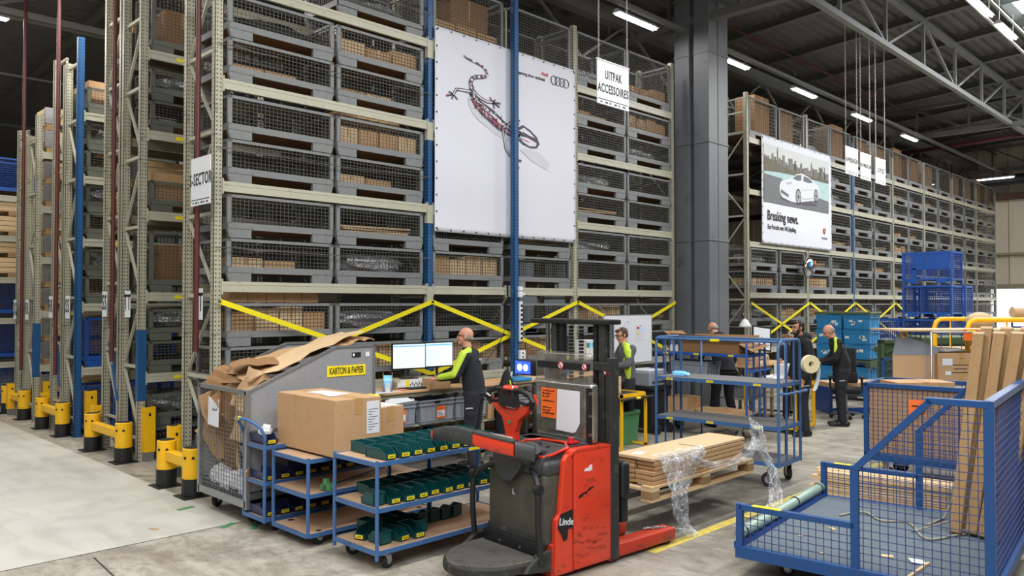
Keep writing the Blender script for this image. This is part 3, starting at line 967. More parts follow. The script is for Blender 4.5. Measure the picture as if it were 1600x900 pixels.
for ci, (cx, cn) in enumerate(NCOL):
    W = 1.42 if ci not in (2, 3) else (1.38 if ci == 2 else 1.42)
    for li in range(6):
        zb = ([0] + NL)[li] + (.06 if li else .0)
        if ci in (2, 3) and li in (3, 4): continue
        if li == 5:
            H = .95 if ci >= 2 else .72
            cxx = cx
            if ci in (0,): continue
            put_cage('grey', (cxx, YF - .02, zb), 'tall mesh cage on top beam, %s of near rack' % cn, GC, 1.42, H)
            ph = 'tall cage, top beam, %s of near rack' % cn
            fill('bag' if ci in (1, 3, 4) else 'mix', cxx, YF, zb + .14, ph, GCC, GCB, 1.42, fr_, .4)
            if ci in (2,): carton((cxx + .1, YF + .35, zb + .13), (.75, .5, .7), 'tall carton in %s' % ph, GCC, 'kraft_dark')
            continue
        for up in ((0, 1) if li else (0,)):
            z = zb + up * .515
            W2 = 1.42
            ph = '%s cage, %s, %s of near rack' % ('upper' if up else 'lower', LV[li], cn)
            if li == 0: ph = 'cage on the floor, %s of near rack' % cn
            put_cage('grey', (cx, YF - .02, z), ('grey mesh ' + ph), GC, W2)
            fill(FILL.get((ci, li, up), '' if li else 'row'), cx, YF, z + .14, ph, GCC, GCB, W2, fr_, .33)
# loose cartons on top of cages where the photo shows them
for i in range(5):
    carton((4.35 + i * .24, YF + .25, 1.09 + 1.03 + .0), (.23, .3, .12), '%s small carton lying on the upper first beam cage, end column' % ORD[i], 'small cartons lying on a cage', 'kraft')
for i in range(3):
    carton((5.85 + i * .36, YF + .3, 3.52 + 1.03), (.34, .3, .09), '%s small carton topping the third beam cages, second column' % ORD[i], 'small cartons lying on a cage', 'kraft_light')

fw = [(FX[i + 1] - FX[i]) for i in range(7)]
for i in range(7):
    for h in (0, 1):
        ci = i * 2 + h
        W = 1.34
        cx = FX[i] + .05 + (fw[i] - .1) * (.25 + .5 * h)
        for li in range(1, 6):
            if ci < 2 and li in (3, 4): continue
            zb = NL[li - 1] + .06
            nm = '%s column of far rack' % ORD[ci]
            if li == 5:
                put_cage('grey', (cx, YF - .02, zb), 'tall mesh cage on top beam, %s' % nm, GF, W, .95, True)
                ph = 'tall cage, top beam, %s' % nm
                c_ = fr_.choice(('box', 'bag', 'box'))
                if c_ == 'box':
                    carton((cx + fr_.uniform(-.15, .15), YF + .32, zb + .13), (.7, .5, .8 if ci % 3 else .95), 'tall carton in %s' % ph, GFC, 'kraft_dark')
                else: fill('bag', cx, YF, zb + .13, ph, GFC, GFB, W, fr_)
                continue
            for up in (0, 1):
                z = zb + up * .515
                ph = '%s cage, %s, %s' % ('upper' if up else 'lower', LV[li], nm)
                put_cage('grey', (cx, YF - .02, z), 'grey mesh ' + ph, GF, W, .515, True)
                code = fr_.choice(('', 'bag', 'low', '', 'flat', 'bag', 'mix'))
                if ci > 9 and code in ('low', 'mix'): code = 'flat'
                fill(code, cx, YF, z + .14, ph, GFC, GFB, W, fr_, .33)

# cages and crates of the rear rows
RG = 'boxes in the rear rack rows'
def rowload(rowname, ya, levels, kinds, x=4.85, Y2=None):
    for li, z in enumerate([0] + levels):
        k = kinds[li % len(kinds)]
        zz = z + (.06 if li else 0)
        wh = 'on the floor' if li == 0 else '%s beam' % ORD[li - 1]
        if k == 'tall':
            put_cage('green', (x, ya - .0, zz), 'tall mesh cage, %s of %s' % (wh, rowname), RG, 1.42, .85, False, .62)
            carton((x - .25, ya + .3, zz + .14), (.5, .42, .52), 'carton in tall cage, %s of %s' % (wh, rowname), RG, 'kraft_dark')
        elif k == 'cage2':
            for up in (0, 1):
                put_cage('green', (x, ya, zz + up * .44), '%s mesh cage, %s of %s' % (('lower', 'upper')[up], wh, rowname), RG, 1.42, .44, False, .62)
                if up: 
                    o = crumple('wrapped_parts', (0, 0, 0), (1.1, .45, .3), 'bag', li * 7 + int(ya)); o.location = (x, ya + .3, zz + up * .44 + .14)
                    tag(o, 'crumpled plastic in upper cage, %s of %s' % (wh, rowname), 'plastic bag', RG)
        elif k == 'wood':
            for up in (0, 1):
                zc = zz + up * .42
                b = mb('pine_old')
                for s_ in (-1, 0, 1): b.box(s_ * .62 - .07, 0, 0, s_ * .62 + .07, .6, .09)
                b.use('pine').box(-.7, 0, .09, .7, .6, .11)
                for j in range(3): b.box(-.7, 0, .115 + j * .1, -.68, .6, .205 + j * .1).box(-.7, -.01, .115 + j * .1, .7, .01, .205 + j * .1).box(.68, 0, .115 + j * .1, .7, .6, .205 + j * .1)
                b.use('galv').box(-.72, -.02, .11, -.60, .0, .40).box(-.715, .0, .11, -.70, .08, .40)
                o = b.build('wooden_crate'); o.location = (x, ya, zc)
                tag(o, '%s wooden crate, %s of %s' % (('lower', 'upper')[up], wh, rowname), 'crate', RG)
        elif k == 'blue':
            o = put_cage('blue', (x, ya, zz), 'blue mesh container, %s of %s' % (wh, rowname), RG, 1.42, .8, False, .62)
        elif k == 'carton':
            put_cage('green', (x, ya, zz), 'mesh tray, %s of %s' % (wh, rowname), RG, 1.42, .44, False, .62)
            for j, (dx, w, h_) in enumerate(((-.42, .5, .42), (.08, .42, .3), (.48, .34, .36))):
                carton((x + dx, ya + .3, zz + .14), (w, .42, h_), '%s carton in mesh tray, %s of %s' % (('left', 'middle', 'right')[j], wh, rowname), RG, 'kraft')
rowload('second rack row front', 11.07, L2, ['cage2', 'cage2', 'tall', 'carton', 'cage2', 'tall'])
rowload('second rack row rear', 11.80, L2, ['blue', 'cage2', 'carton', 'wood', 'cage2', 'carton'])
rowload('third rack row front', 13.72, L3, ['blue', 'blue', 'cage2', 'cage2', 'cage2', 'carton'])
rowload('third rack row rear', 14.4, L3, ['wood', 'wood', 'wood', 'wood', 'wood', 'carton'])
rowload('fourth rack row front', 16.02, L4, ['wood', 'wood', 'wood', 'wood', 'wood', 'wood'])
rowload('fifth rack row', 18.92, [.85, 1.75, 2.59, 3.45, 4.28], ['blue', 'blue', 'blue', 'wood', 'wood', 'blue'], 4.3)
rowload('fifth rack row inner bay', 18.92, [.85, 1.75, 2.59, 3.45, 4.28], ['blue', 'blue', 'blue', 'wood', 'wood', 'blue'], 5.75)
# second bay of row two, glimpsed through the near cages
for li, z in enumerate(L2):
    put_cage('green', (6.35, 11.07, z + .06), 'mesh cage glimpsed in second bay, %s beam of second rack row' % ORD[li], RG, 1.42, .85, False, .62)

# ============================================================ RACK END PROTECTION
def barrier(x, y0, y1, label):
    t = thing('rack_barrier', label, 'barrier', (x, y0, 0), 0, 'yellow rack end barriers')
    Ly = y1 - y0
    for y in (0, Ly):
        p = mb('yellow').lathe([(.0, .53), (.095, .53), (.105, .52), (.105, .2)], (0, y, 0), 20).build('post', t, True, auto=40)
        mb('black').lathe([(0, .536), (.088, .536), (.088, .529)], (0, y, 0), 20).build('post_cap', p)
        mb('black').lathe([(.112, .2), (.112, .0)], (0, y, 0), 20).lathe([(0, .2), (.112, .2)], (0, y, 0), 20).box(-.15, y - .15, 0, .15, y + .15, .01).build('base_sleeve', t)
        for a in (200, 250):
            cx, cy = .106 * math.cos(R(a)), y + .106 * math.sin(R(a))
            mb('ink').cyl((cx * .98, y + (cy - y) * .98, .43), (cx * 1.03, y + (cy - y) * 1.03, .43), .016, 10).build('rivet', p)
    mb('yellow').rbox(-.055, .09, .30, .055, Ly - .09, .42, .015).build('rail', t)
    return t
barrier(3.69, 8.60, 9.31, 'yellow rack barrier nearest the cardboard container')
barrier(3.83, 11.09, 12.32, 'yellow rack barrier at the second rack row end')
barrier(3.90, 13.97, 15.08, 'yellow rack barrier at the third rack row end')
barrier(3.97, 16.49, 17.67, 'farthest yellow rack barrier at the left')
for (x, y, h, lab) in ((4.10, 10.97, .72, 'yellow column guard on the second rack row front post'), (4.2, 13.62, .72, 'yellow column guard on the blue front post'), (4.2, 15.9, .72, 'yellow column guard on the fourth rack row front post'),
                       (3.95, 9.72, .62, 'yellow column guard behind the nearest barrier, rear post'), (3.95, 12.5, .62, 'yellow column guard on the second rack row rear post'), (3.95, 15.1, .6, 'yellow column guard on the third rack row rear post'), (3.95, 17.3, .6, 'yellow column guard farthest left')):
    b = mb('yellow').prism([(-.075, -.06), (.075, -.06), (.075, .06), (.06, .06), (.06, -.04), (-.06, -.04), (-.06, .06), (-.075, .06)], 'z', .12, h)
    b.use('ink').box(-.015, -.062, h - .12, .015, -.0605, h - .08).use('galv').box(-.06, -.05, 0, .06, .05, .12)
    o = b.build('column_guard'); o.location = (x, y, 0); tag(o, lab, 'post guard', 'yellow post guards')

# ============================================================ BANNERS
def banner_sheet(x0, z0, x1, z1, y, name, label):
    t = thing(name, label, 'banner', (x0, y, z0))
    nx, nz = 48, 40; W = x1 - x0; H = z1 - z0
    vs = []; fs = []
    def wob(u, v):
        e = min(u, 1 - u, v, 1 - v)
        return .004 * math.sin(u * 23 + v * 3) * (.3 + v * .5) + .003 * math.sin(v * 15 + u * 5)
    for j in range(nz + 1):
        for i in range(nx + 1):
            u, v = i / nx, j / nz
            vs.append((u * W, wob(u, v), v * H))
    for j in range(nz):
        for i in range(nx):
            a = j * (nx + 1) + i
            fs.append((a, a + 1, a + nx + 2, a + nx + 1))
    o = mb('banner').add(vs, fs).build('cloth', t, True)
    md = o.modifiers.new('thick', 'SOLIDIFY'); md.thickness = .003
    g = mb('ink')
    for i in range(13):
        for zz in (.03, H - .03): g.cyl((.05 + i * (W - .1) / 12, -.010, zz), (.05 + i * (W - .1) / 12, -.002, zz), .012, 8)
        for xx in (.03, W - .03): g.cyl((xx, -.010, .05 + i * (H - .1) / 12), (xx, -.002, .05 + i * (H - .1) / 12), .012, 8)
    g.build('eyelets', t)
    return t
YP = -.010   # print layers stand just proud of the cloth
t = banner_sheet(7.20, 3.14, 10.30, 6.10, 8.715, 'advertising_banner', 'large white banner with a jewelled gecko hung on the near rack')
def stroke(b, pts, w, y):
    """flat ribbon in the banner plane; w is one width or one per point"""
    k = len(pts); L_ = []; R_ = []
    for i in range(k):
        p0 = pts[max(i - 1, 0)]; p1 = pts[min(i + 1, k - 1)]
        dx, dz = p1[0] - p0[0], p1[1] - p0[1]; l = math.hypot(dx, dz) or 1
        ww = (w[i] if isinstance(w, (list, tuple)) else w) / 2
        L_.append((pts[i][0] - dz / l * ww, y, pts[i][1] + dx / l * ww)); R_.append((pts[i][0] + dz / l * ww, y, pts[i][1] - dx / l * ww))
    b.add(L_ + R_, [(i, i + 1, k + i + 1, k + i) for i in range(k - 1)])
def poly(b, pts, y): b.add([(p[0], y, p[1]) for p in pts], [tuple(range(len(pts)))])
tail = [(.54, 2.65), (.59, 2.62), (.71, 2.6), (.84, 2.58), (.94, 2.55), (1.0, 2.51), (1.02, 2.45), (.97, 2.41), (.87, 2.39), (.78, 2.37), (.71, 2.33), (.68, 2.26), (.70, 2.21), (.71, 2.14)]
body = [(.71, 2.14), (.73, 2.05), (.82, 1.97), (.95, 1.9), (1.12, 1.83), (1.28, 1.74), (1.42, 1.69), (1.59, 1.64), (1.73, 1.64)]
head = [(1.63, 1.72), (1.8, 1.81), (1.98, 1.75), (2.13, 1.66), (2.19, 1.56), (2.13, 1.48), (1.98, 1.46), (1.8, 1.5), (1.66, 1.58)]
l1 = [(.68, 2.13), (.51, 2.12), (.39, 2.11), (.34, 2.02)]; l2 = [(.76, 2.13), (.89, 2.07), (1.02, 2.04), (1.13, 2.05)]
l3 = [(1.42, 1.71), (1.56, 1.83), (1.63, 1.87)]; l4 = [(1.35, 1.66), (1.38, 1.54), (1.42, 1.37), (1.52, 1.29), (1.63, 1.24)]
toes = [((.34, 2.02), [(.2, 1.98), (.25, 2.05), (.31, 1.95), (.42, 1.96), (.43, 2.13)]), ((1.13, 2.05), [(1.3, 2.06), (1.28, 2.0), (1.17, 1.96), (1.19, 2.1), (1.08, 2.12)]),
        ((1.63, 1.87), [(1.73, 1.86), (1.71, 1.8), (1.64, 1.95), (1.57, 1.92)]), ((1.63, 1.24), [(1.66, 1.32), (1.77, 1.23), (1.71, 1.1), (1.58, 1.09)])]
b = mb('print_shadow'); stroke(b, [(p[0] - .05, p[1] - .09) for p in body], [.06, .10, .16, .2, .2, .18, .16, .1, .05], YP + .003)
poly(b, [(1.85, 1.44), (2.17, 1.43), (2.45, 1.26), (2.39, 1.15), (2.02, 1.25), (1.75, 1.40)], YP + .003)
b.use('print_dark'); stroke(b, tail, [.012, .02, .025, .03, .035, .045, .05, .055, .06, .065, .07, .08, .09, .10], YP)
stroke(b, body, [.10, .13, .16, .20, .22, .20, .17, .15, .1], YP); poly(b, head, YP)
for l in (l1, l2, l3, l4): stroke(b, l, .05, YP)
for c, ts in toes:
    for q in ts: stroke(b, [c, q], .028, YP)
b.use('banner')
for i in range(2, len(tail) - 1): stroke(b, [tail[i], ((tail[i][0] + tail[i + 1][0]) / 2, (tail[i][1] + tail[i + 1][1]) / 2)], .022 + .002 * i, YP - .002)
for l in (l1, l2, l3, l4): stroke(b, l, .02, YP - .002)
stroke(b, [(p[0] + .02, p[1] + .03) for p in body[:-1]], [.03, .05, .03, .06, .04, .06, .03, .02], YP - .002)
poly(b, [(1.7, 1.7), (1.82, 1.77), (1.97, 1.71), (2.08, 1.64), (1.95, 1.66), (1.8, 1.70)], YP - .002)
poly(b, [(1.72, 1.62), (1.9, 1.62), (2.12, 1.56), (2.1, 1.51), (1.95, 1.49), (1.8, 1.54)], YP - .002)
b.use('print_pink')
stroke(b, [(p[0] - .02, p[1] - .03) for p in body[1:-1]], [.02, .04, .03, .05, .03, .03, .01], YP - .003)
for i in (3, 5, 7, 9, 11): stroke(b, [tail[i], ((tail[i][0] + tail[i + 1][0]) / 2, (tail[i][1] + tail[i + 1][1]) / 2 - .01)], .02, YP - .003)
for c, ts in toes:
    for q in ts: stroke(b, [((c[0] + q[0] * 5) / 6, (c[1] + q[1] * 5) / 6), q], .03, YP - .003)
stroke(b, [(1.75, 1.6), (1.85, 1.57), (1.95, 1.55)], .015, YP - .004)
r_ = random.Random(5)
b.use('ink')
for i in range(150):
    k = r_.randint(0, len(body) - 2); p = body[k]; q = body[k + 1]; s_ = r_.random()
    x = p[0] + (q[0] - p[0]) * s_ + r_.uniform(-.07, .07); z = p[1] + (q[1] - p[1]) * s_ + r_.uniform(-.07, .07)
    b.use(r_.choice(('ink', 'banner', 'print_grey', 'print_pink', 'ink'))); a = r_.random() * 6.28
    stroke(b, [(x, z), (x + .05 * math.cos(a), z + .05 * math.sin(a))], .012, YP - .005)
b.build('gecko_print', t)
b = mb('ink')
for k, cx in enumerate((2.545, 2.645, 2.745, 2.845)):
    b.tube([(cx + .072 * math.cos(2 * math.pi * i / 28), YP, 2.675 + .072 * math.sin(2 * math.pi * i / 28)) for i in range(28)], .006, 5, closed=True)
b.build('ring_logo', t)
text('Audi', .085, (2.32, YP, 2.73), (R(90), 0, 0), 'red', t, name='brand_lettering')
text('Vorsprong door techniek', .075, (1.96, YP, 2.635), (R(90), 0, 0), 'ink', t, name='slogan', sx=.95)

t = banner_sheet(16.90, 3.50, 20.72, 6.0, 8.70, 'advertising_banner', 'white banner with a silver car and city skyline on the far rack')
W_ = 3.82
b = mb('print_sky'); poly(b, [(.08, .97), (3.62, .97), (3.66, 2.33), (.08, 2.33)], YP)
b.use('print_water'); poly(b, [(.08, 1.3), (3.63, 1.2), (3.64, 1.78), (.08, 1.74)], YP - .002)
b.use('print_road'); poly(b, [(.08, .97), (3.62, .97), (3.62, 1.28), (3.0, 1.32), (1.6, 1.42), (.9, 1.6), (.08, 1.62)], YP - .004)
b.use('print_city')
x = .1; r_ = random.Random(11)
while x < 3.58:
    w = r_.uniform(.05, .14); h = r_.uniform(.16, .38)
    poly(b, [(x, 1.75), (x + w, 1.75), (x + w, 1.78 + h), (x, 1.78 + h)], YP - .003); x += w * r_.uniform(.7, 1.1)
for xx, h in ((.76, .58), (1.5, .40), (2.6, .46)): poly(b, [(xx - .05, 1.75), (xx + .05, 1.75), (xx + .035, 1.75 + h * .8), (xx, 1.75 + h), (xx - .035, 1.75 + h * .8)], YP - .0035)
b.use('print_tree'); poly(b, [(.08, 1.68), (.7, 1.72), (1.5, 1.74), (3.63, 1.76), (3.63, 1.83), (2.4, 1.84), (1.2, 1.86), (.5, 1.98), (.08, 2.02)], YP - .0045)
b.build('skyline_print', t)
b = mb('print_dark'); b.add([(1.9 + .8 * 1.3 * math.cos(a * .35), YP - .005, 1.12 + .07 * math.sin(a * .35)) for a in range(18)], [tuple(range(18))])
b.use('print_car'); poly(b, [(.85, 1.42), (.93, 1.53), (1.2, 1.6), (1.5, 1.66), (1.75, 1.79), (2.05, 1.84), (2.4, 1.80), (2.75, 1.70), (3.0, 1.62), (3.04, 1.44), (2.98, 1.26), (2.1, 1.14), (1.79, 1.08), (1.4, 1.09), (.98, 1.15), (.85, 1.27)], YP - .006)
b.use('print_glass'); poly(b, [(1.53, 1.66), (1.77, 1.77), (2.03, 1.80), (2.0, 1.66), (1.8, 1.63)], YP - .008); poly(b, [(2.12, 1.66), (2.14, 1.79), (2.4, 1.77), (2.68, 1.68), (2.4, 1.64)], YP - .008)
poly(b, [(.90, 1.26), (1.3, 1.17), (1.32, 1.24), (.92, 1.34)], YP - .008)
b.use('print_grey'); stroke(b, [(1.2, 1.5), (1.5, 1.55)], .05, YP - .008); stroke(b, [(2.0, 1.42), (2.7, 1.5)], .015, YP - .008); stroke(b, [(2.05, 1.2), (2.7, 1.28)], .03, YP - .008)
for cx, cz, r1 in ((1.84, 1.24, .20), (2.85, 1.36, .17)):
    for rr, m, dy in ((r1, 'ink', .009), (r1 * .8, 'print_grey', .010), (r1 * .3, 'print_dark', .012)):
        b.use(m); b.add([(cx + rr * .75 * math.cos(a * .35), YP - dy, cz + rr * math.sin(a * .35)) for a in range(18)], [tuple(range(18))])
    b.use('print_dark')
    for s_ in range(6):
        a = s_ * math.pi / 3; stroke(b, [(cx, cz), (cx + r1 * .58 * math.cos(a), cz + r1 * .78 * math.sin(a))], .02, YP - .0115)
b.build('car_print', t)
text('Breaking news.', .33, (.24, YP, .66), (R(90), 0, 0), 'ink', t, name='headline', align='LEFT', sx=.78, ext=.002, bold=.016, spacing=1.03)
text('Een Porsche met 14% bijtelling.', .155, (.26, YP, .40), (R(90), 0, 0), 'ink', t, name='slogan', align='LEFT', sx=.75)
text('PORSCHE', .07, (3.36, YP, .30), (R(90), 0, 0), 'ink', t, name='brand_lettering', sx=1.2)
b = mb('red'); poly(b, [(3.29, .56), (3.43, .56), (3.43, .46), (3.36, .40), (3.29, .46)], YP)
b.use('tape'); poly(b, [(3.32, .53), (3.40, .53), (3.40, .48), (3.36, .45), (3.32, .48)], YP - .002)
b.build('crest_logo', t)
# small mirror-like ball hanging below the car banner
t = thing('hanging_balloon', 'small shiny foil balloon hanging below the car banner', 'balloon', (19.0, 8.55, 3.0))
mb('chrome').ell((0, 0, 0), (.26, .12, .26), 14).build('foil_body', t, True)
mb('orange').cbox((.1, -.12, .1), (.12, .02, .1), (0, .4, .3)).use('screen_bar').cbox((-.1, -.12, .08), (.14, .02, .08), (0, -.5, 0)).build('print_patches', t)
mb('ink').wire((0, 0, .25), (0, 0.1, .45), .008).build('string', t)
# ============================================================ CASTERS
def caster(root, x, y, ztop, r=.06, a=0.0, col='rubber', name='caster'):
    """swivel caster: fork (part) with wheel (sub-part)"""
    c, s = math.cos(a), math.sin(a)
    b = mb('steel')
    b.T = Matrix.Translation((x, y, 0)) @ Matrix.Rotation(a, 4, 'Z')
    b.box(-.045, -.04, ztop - .012, .045, .04, ztop)
    b.cyl((0, 0, ztop - .03), (0, 0, ztop - .01), .03, 10)
    for sy in (-1, 1):
        b.prism([(-.035, ztop - .03), (.035, ztop - .03), (.045 + .0, r + .015), (.03, r - .015), (.005, r - .01)], 'y', sy * .026 - .002, sy * .026 + .002)
    f = b.build(name, root)
    w = mb(col); w.T = Matrix.Translation((x, y, 0)) @ Matrix.Rotation(a, 4, 'Z')
    w.lathe([(.0, -.018), (r * .62, -.018), (r * .64, -.02), (r * .95, -.02), (r, -.012), (r, .012), (r * .95, .02), (r * .64, .02), (r * .62, .018), (0, .018)], (.025, 0, r), 18, 'y')
    w.use('tote_grey').lathe([(0, -.021), (r * .5, -.021), (r * .5, .021), (0, .021)], (.025, 0, r), 14, 'y')
    w.build('wheel', f, True, auto=40)
    return f

# ============================================================ SMALL THREE-TIER TROLLEYS
def tier_trolley(name, label, x, y, L, W, zs, ztop_post, handle=False, board='mdf'):
    t = thing(name, label, 'trolley', (x, y, 0))
    m = 'trolley_blue'; p = .016
    for (px, py) in ((0, 0), (0, W), (L, 0), (L, W)):
        top = ztop_post if not (handle and px == 0) else ztop_post
        mb(m).cyl((px, py, .10), (px, py, top), p, 10).use('deep_blue').cyl((px, py, .095), (px, py, .10), p * 1.05, 10).build('post', t, True, auto=40)
    for z in zs:
        f = mb(m); f.box(0, -.015, z - .035, L, .0, z); f.box(0, W, z - .035, L, W + .015, z)
        f.box(-.015, 0, z - .035, 0, W, z); f.box(L, 0, z - .035, L + .015, W, z)
        fr = f.build('shelf_frame', t)
        mb(board).box(.0, 0, z - .018, L, W, z - .004).build('shelf_board', fr)
    for (px, py, a) in ((.12, .05, .3), (.12, W - .05, -.5), (L - .12, .05, .2), (L - .12, W - .05, .9)):
        caster(t, px, py, zs[0] - .03, .062, a)
    return t
gt = tier_trolley('tier_trolley', 'blue three tier trolley loaded with teal picking bins', 3.65, 5.115, 1.62, .60, [.17, .50, .86], .87)
mb('label_yellow').box(1.0 - .05, -.0165, .832, 1.0 + .08, -.015, .856).build('shelf_label', gt)
for xx in (.55, 1.0): mb('trolley_blue').box(xx, .60, .17, xx + .03, .62, .83).build('rear_stay', gt)
ct = tier_trolley('tier_trolley', 'blue three tier trolley under the big carton, shelves empty', 3.60, 6.05, 1.35, .60, [.12, .46, .76], .77)
hb = tier_trolley('tier_trolley', 'blue handled trolley with navy bins beside the cardboard container', 3.55, 6.72, 1.5, .40, [.14, .47, .80], .82)
hb2 = mb('trolley_blue').tube([(0, 0, .8), (0, 0, .88), (-.02, .03, .95), (-.06, .07, 1.0), (-.10, .12, 1.03), (-.12, .2, 1.04), (-.12, .30, 1.04), (-.09, .36, 1.02), (-.04, .39, .95), (0, .40, .86), (0, .40, .8)], .016, 8)
h_ = hb2.build('handle', hb, True)
mb('label_yellow').tube([(-.121, .24, 1.043), (-.10, .35, 1.03)], .019, 8).build('handle_grip', h_)

def pick_bin(label, group, m='bin_teal', L=.26, W=.115, H=.085, lab=True):
    """open fronted picking bin; label plate at its low front edge; front faces -Y"""
    t = thing('picking_bin', label, 'bin', (0, 0, 0), 0, group)
    w, q = W / 2, W / 2 * .86; tt = .003
    b = mb(m)
    # outer side profile in y,z : back full height, front cut low
    prof = [(0, 0), (L, 0), (L, H), (.07, H), (.015, H * .52), (0, H * .52)]
    for s_ in (-1, 1):
        vs = []
        for (yy, zz) in prof:
            k = q + (w - q) * zz / H; vs.append((s_ * k, yy, zz))
        for (yy, zz) in prof:
            k = q + (w - q) * zz / H - tt; vs.append((s_ * k, yy, zz))
        n = len(prof)
        b.add(vs, [tuple(range(n)), tuple(range(2 * n - 1, n - 1, -1))] + [(i, i + n, (i + 1) % n + n, (i + 1) % n) for i in range(n)])
    b.box(-q, 0, 0, q, L, tt); b.box(-w, L - tt, 0, w, L, H); b.box(-q, 0, 0, q, tt, H * .5)
    # rolled rims
    b.box(-w - .005, .07, H - .008, -w + .002, L, H + .002); b.box(w - .002, .07, H - .008, w + .005, L, H + .002); b.box(-w, L - .004, H - .008, w, L + .006, H + .002)
    b.box(-q - .002, -.006, H * .45, q + .002, .004, H * .55)
    b.build('tray', t)
    if lab:
        mb('label_yellow').box(-.036, -.008, H * .12, .036, -.004, H * .46).use('ink').box(-.026, -.009, H * .22, .026, -.008, H * .26).box(-.026, -.009, H * .32, .022, -.008, H * .36).build('label_plate', t)
    return t
GB = 'teal picking bins on the front trolley'
pb = pick_bin('x', GB); first = [True]
pbn = pick_bin('x', GB, lab=False, L=.17, H=.10); fn = [True]
def place_bin(src, flag, loc, rz, label, group):
    if flag[0]:
        flag[0] = False; src.location = loc; src.rotation_euler = (0, 0, rz); src['label'] = label; src['group'] = group; return src
    return dup(src, loc, rz, label, group)
br = random.Random(2)
NTH = ['first', 'second', 'third', 'fourth', 'fifth', 'sixth', 'seventh', 'eighth', 'ninth', 'tenth']
for i in range(9):
    place_bin(pb, first, (3.80 + i * .135, 5.13 + br.uniform(-.004, .006), .862), br.uniform(-.04, .04), 'teal bin, %s from the left, front line of the top shelf' % NTH[i], GB)
for i in range(9):
    place_bin(pb, first, (3.84 + i * .138, 5.42, .862), br.uniform(-.06, .06), 'teal bin, %s from the left, back line of the top shelf' % NTH[i], GB)
for i in range(9):
    place_bin(pb, first, (3.85 + i * .138, 5.14 + br.uniform(-.01, .012), .502), br.uniform(-.06, .06), 'teal bin, %s from the left, front line of the middle shelf' % NTH[i], GB)
for i in range(9):
    place_bin(pb, first, (3.75 + i * .142, 5.43, .502), br.uniform(-.1, .1) + (math.pi if i == 0 else 0), 'teal bin, %s from the left, back line of the middle shelf' % NTH[i], GB) if i else \
    place_bin(pbn, fn, (3.72, 5.36, .502), R(180), 'teal bin turned backwards at the left end of the middle shelf', GB)
for i, (dx, dy, rz, k) in enumerate([(.16, .06, 180, 1), (.33, .06, 8, 0), (.47, .04, -5, 0), (.60, .12, 172, 1)]):
    place_bin(pb if k == 0 else pbn, first if k == 0 else fn, (3.65 + dx, 5.13 + dy + (.2 if k else 0), .172), R(rz), 'teal bin, %s from the left, front line of the bottom shelf' % NTH[i], GB)
for i, (dx, dy, rz, k) in enumerate([(.08, .34, -70, 0), (.32, .36, 5, 0), (.46, .36, -5, 0), (.60, .36, 0, 0)]):
    place_bin(pb if k == 0 else pbn, first if k == 0 else fn, (3.65 + dx, 5.13 + dy, .172), R(rz), 'teal bin, %s from the left, middle line of the bottom shelf' % NTH[i], GB)
for i in range(4):
    place_bin(pbn, fn, (4.38 + i * .125, 5.62, .172), R(180 + 3 * i), 'small unlabelled teal bin, %s from the left, back line of the bottom shelf' % NTH[i], GB)
GN = 'navy picking bins on the handled trolley'
nb = pick_bin('x', GN, 'bin_navy', L=.34, W=.135, H=.085); fnb = [True]
for s_, z, n in (('bottom', .142, 10), ('middle', .472, 10), ('top', .802, 1)):
    for i in range(n):
        place_bin(nb, fnb, (3.63 + i * .142, 6.745, z), 0, 'navy bin, %s from the left on the %s shelf of the handled trolley' % (NTH[i], s_), GN)
for i in range(3):
    o = mb('white_paper').cbox((0, 0, .02), (.10, .07, .03), (.2, .15 * i, .4 * i)).build('paper_packet')
    o.location = (3.61 + .05 * i, 6.84 + .06 * i, .89 + .012 * i); tag(o, ['left', 'middle', 'right'][i] + ' white paper packet heaped in the top navy bin', 'paper', 'white paper packets')

# big carton
def big_carton(name, label, x0, y0, z0, x1, y1, z1, m='kraft', slip=True):
    t = thing(name, label, 'carton', ((x0 + x1) / 2, (y0 + y1) / 2, z0))
    w, d, h = (x1 - x0) / 2, (y1 - y0) / 2, z1 - z0
    mb(m).rbox(-w, -d, 0, w, d, h, .006, 2).build('carton_body', t)
    mb('kraft_dark').box(-.002, -d, h, .002, d, h + .001).build('flap_seam', t)
    mb('tape').box(-.04, -d - .0015, h - .14, .04, -d, h + .001).box(-.04, -d - .0015, 0, .04, -d, .12).box(-.04, -d, h, .04, d, h + .0015).build('packing_tape', t)
    if slip:
        s = mb('white_paper').box(w * .35, -d - .002, h * .35, w * .92, -d - .0005, h * .93)
        s.use('ink')
        for i in range(9): s.box(w * .42, -d - .003, h * (.42 + .045 * i), w * (.60 + .25 * ((i * 7) % 3) / 2), -d - .002, h * (.42 + .045 * i) + .004)
        s.build('address_label', t)
    return t
bc = big_carton('large_carton', 'large brown carton on the two blue trolleys by the container', 3.75, 5.87, .775, 4.23, 6.86, 1.27)
mb('white_paper').cbox((.03, .05, .498), (.2, .42, .002), (0, 0, .1)).cbox((-.05, -.1, .500), (.1, .28, .002), (0, 0, -.25)).build('paper_sheets', bc)
bc2 = big_carton('large_carton', 'smaller brown carton just behind the large one', 4.36, 6.1, .765, 4.66, 6.5, 1.13, slip=False)
mb('white_paper').cbox((0, 0, .367), (.24, .34, .002), (0, 0, .05)).build('paper_sheets', bc2)
o = crumple('plastic_bag', (0, 0, 0), (.16, .12, .08), 'label_yellow', 5); o.location = (4.5, 6.72, .765 + .3); o.location.z = 1.14; o.location.y = 6.4
tag(o, 'small yellow bag lying on the smaller brown carton', 'bag')
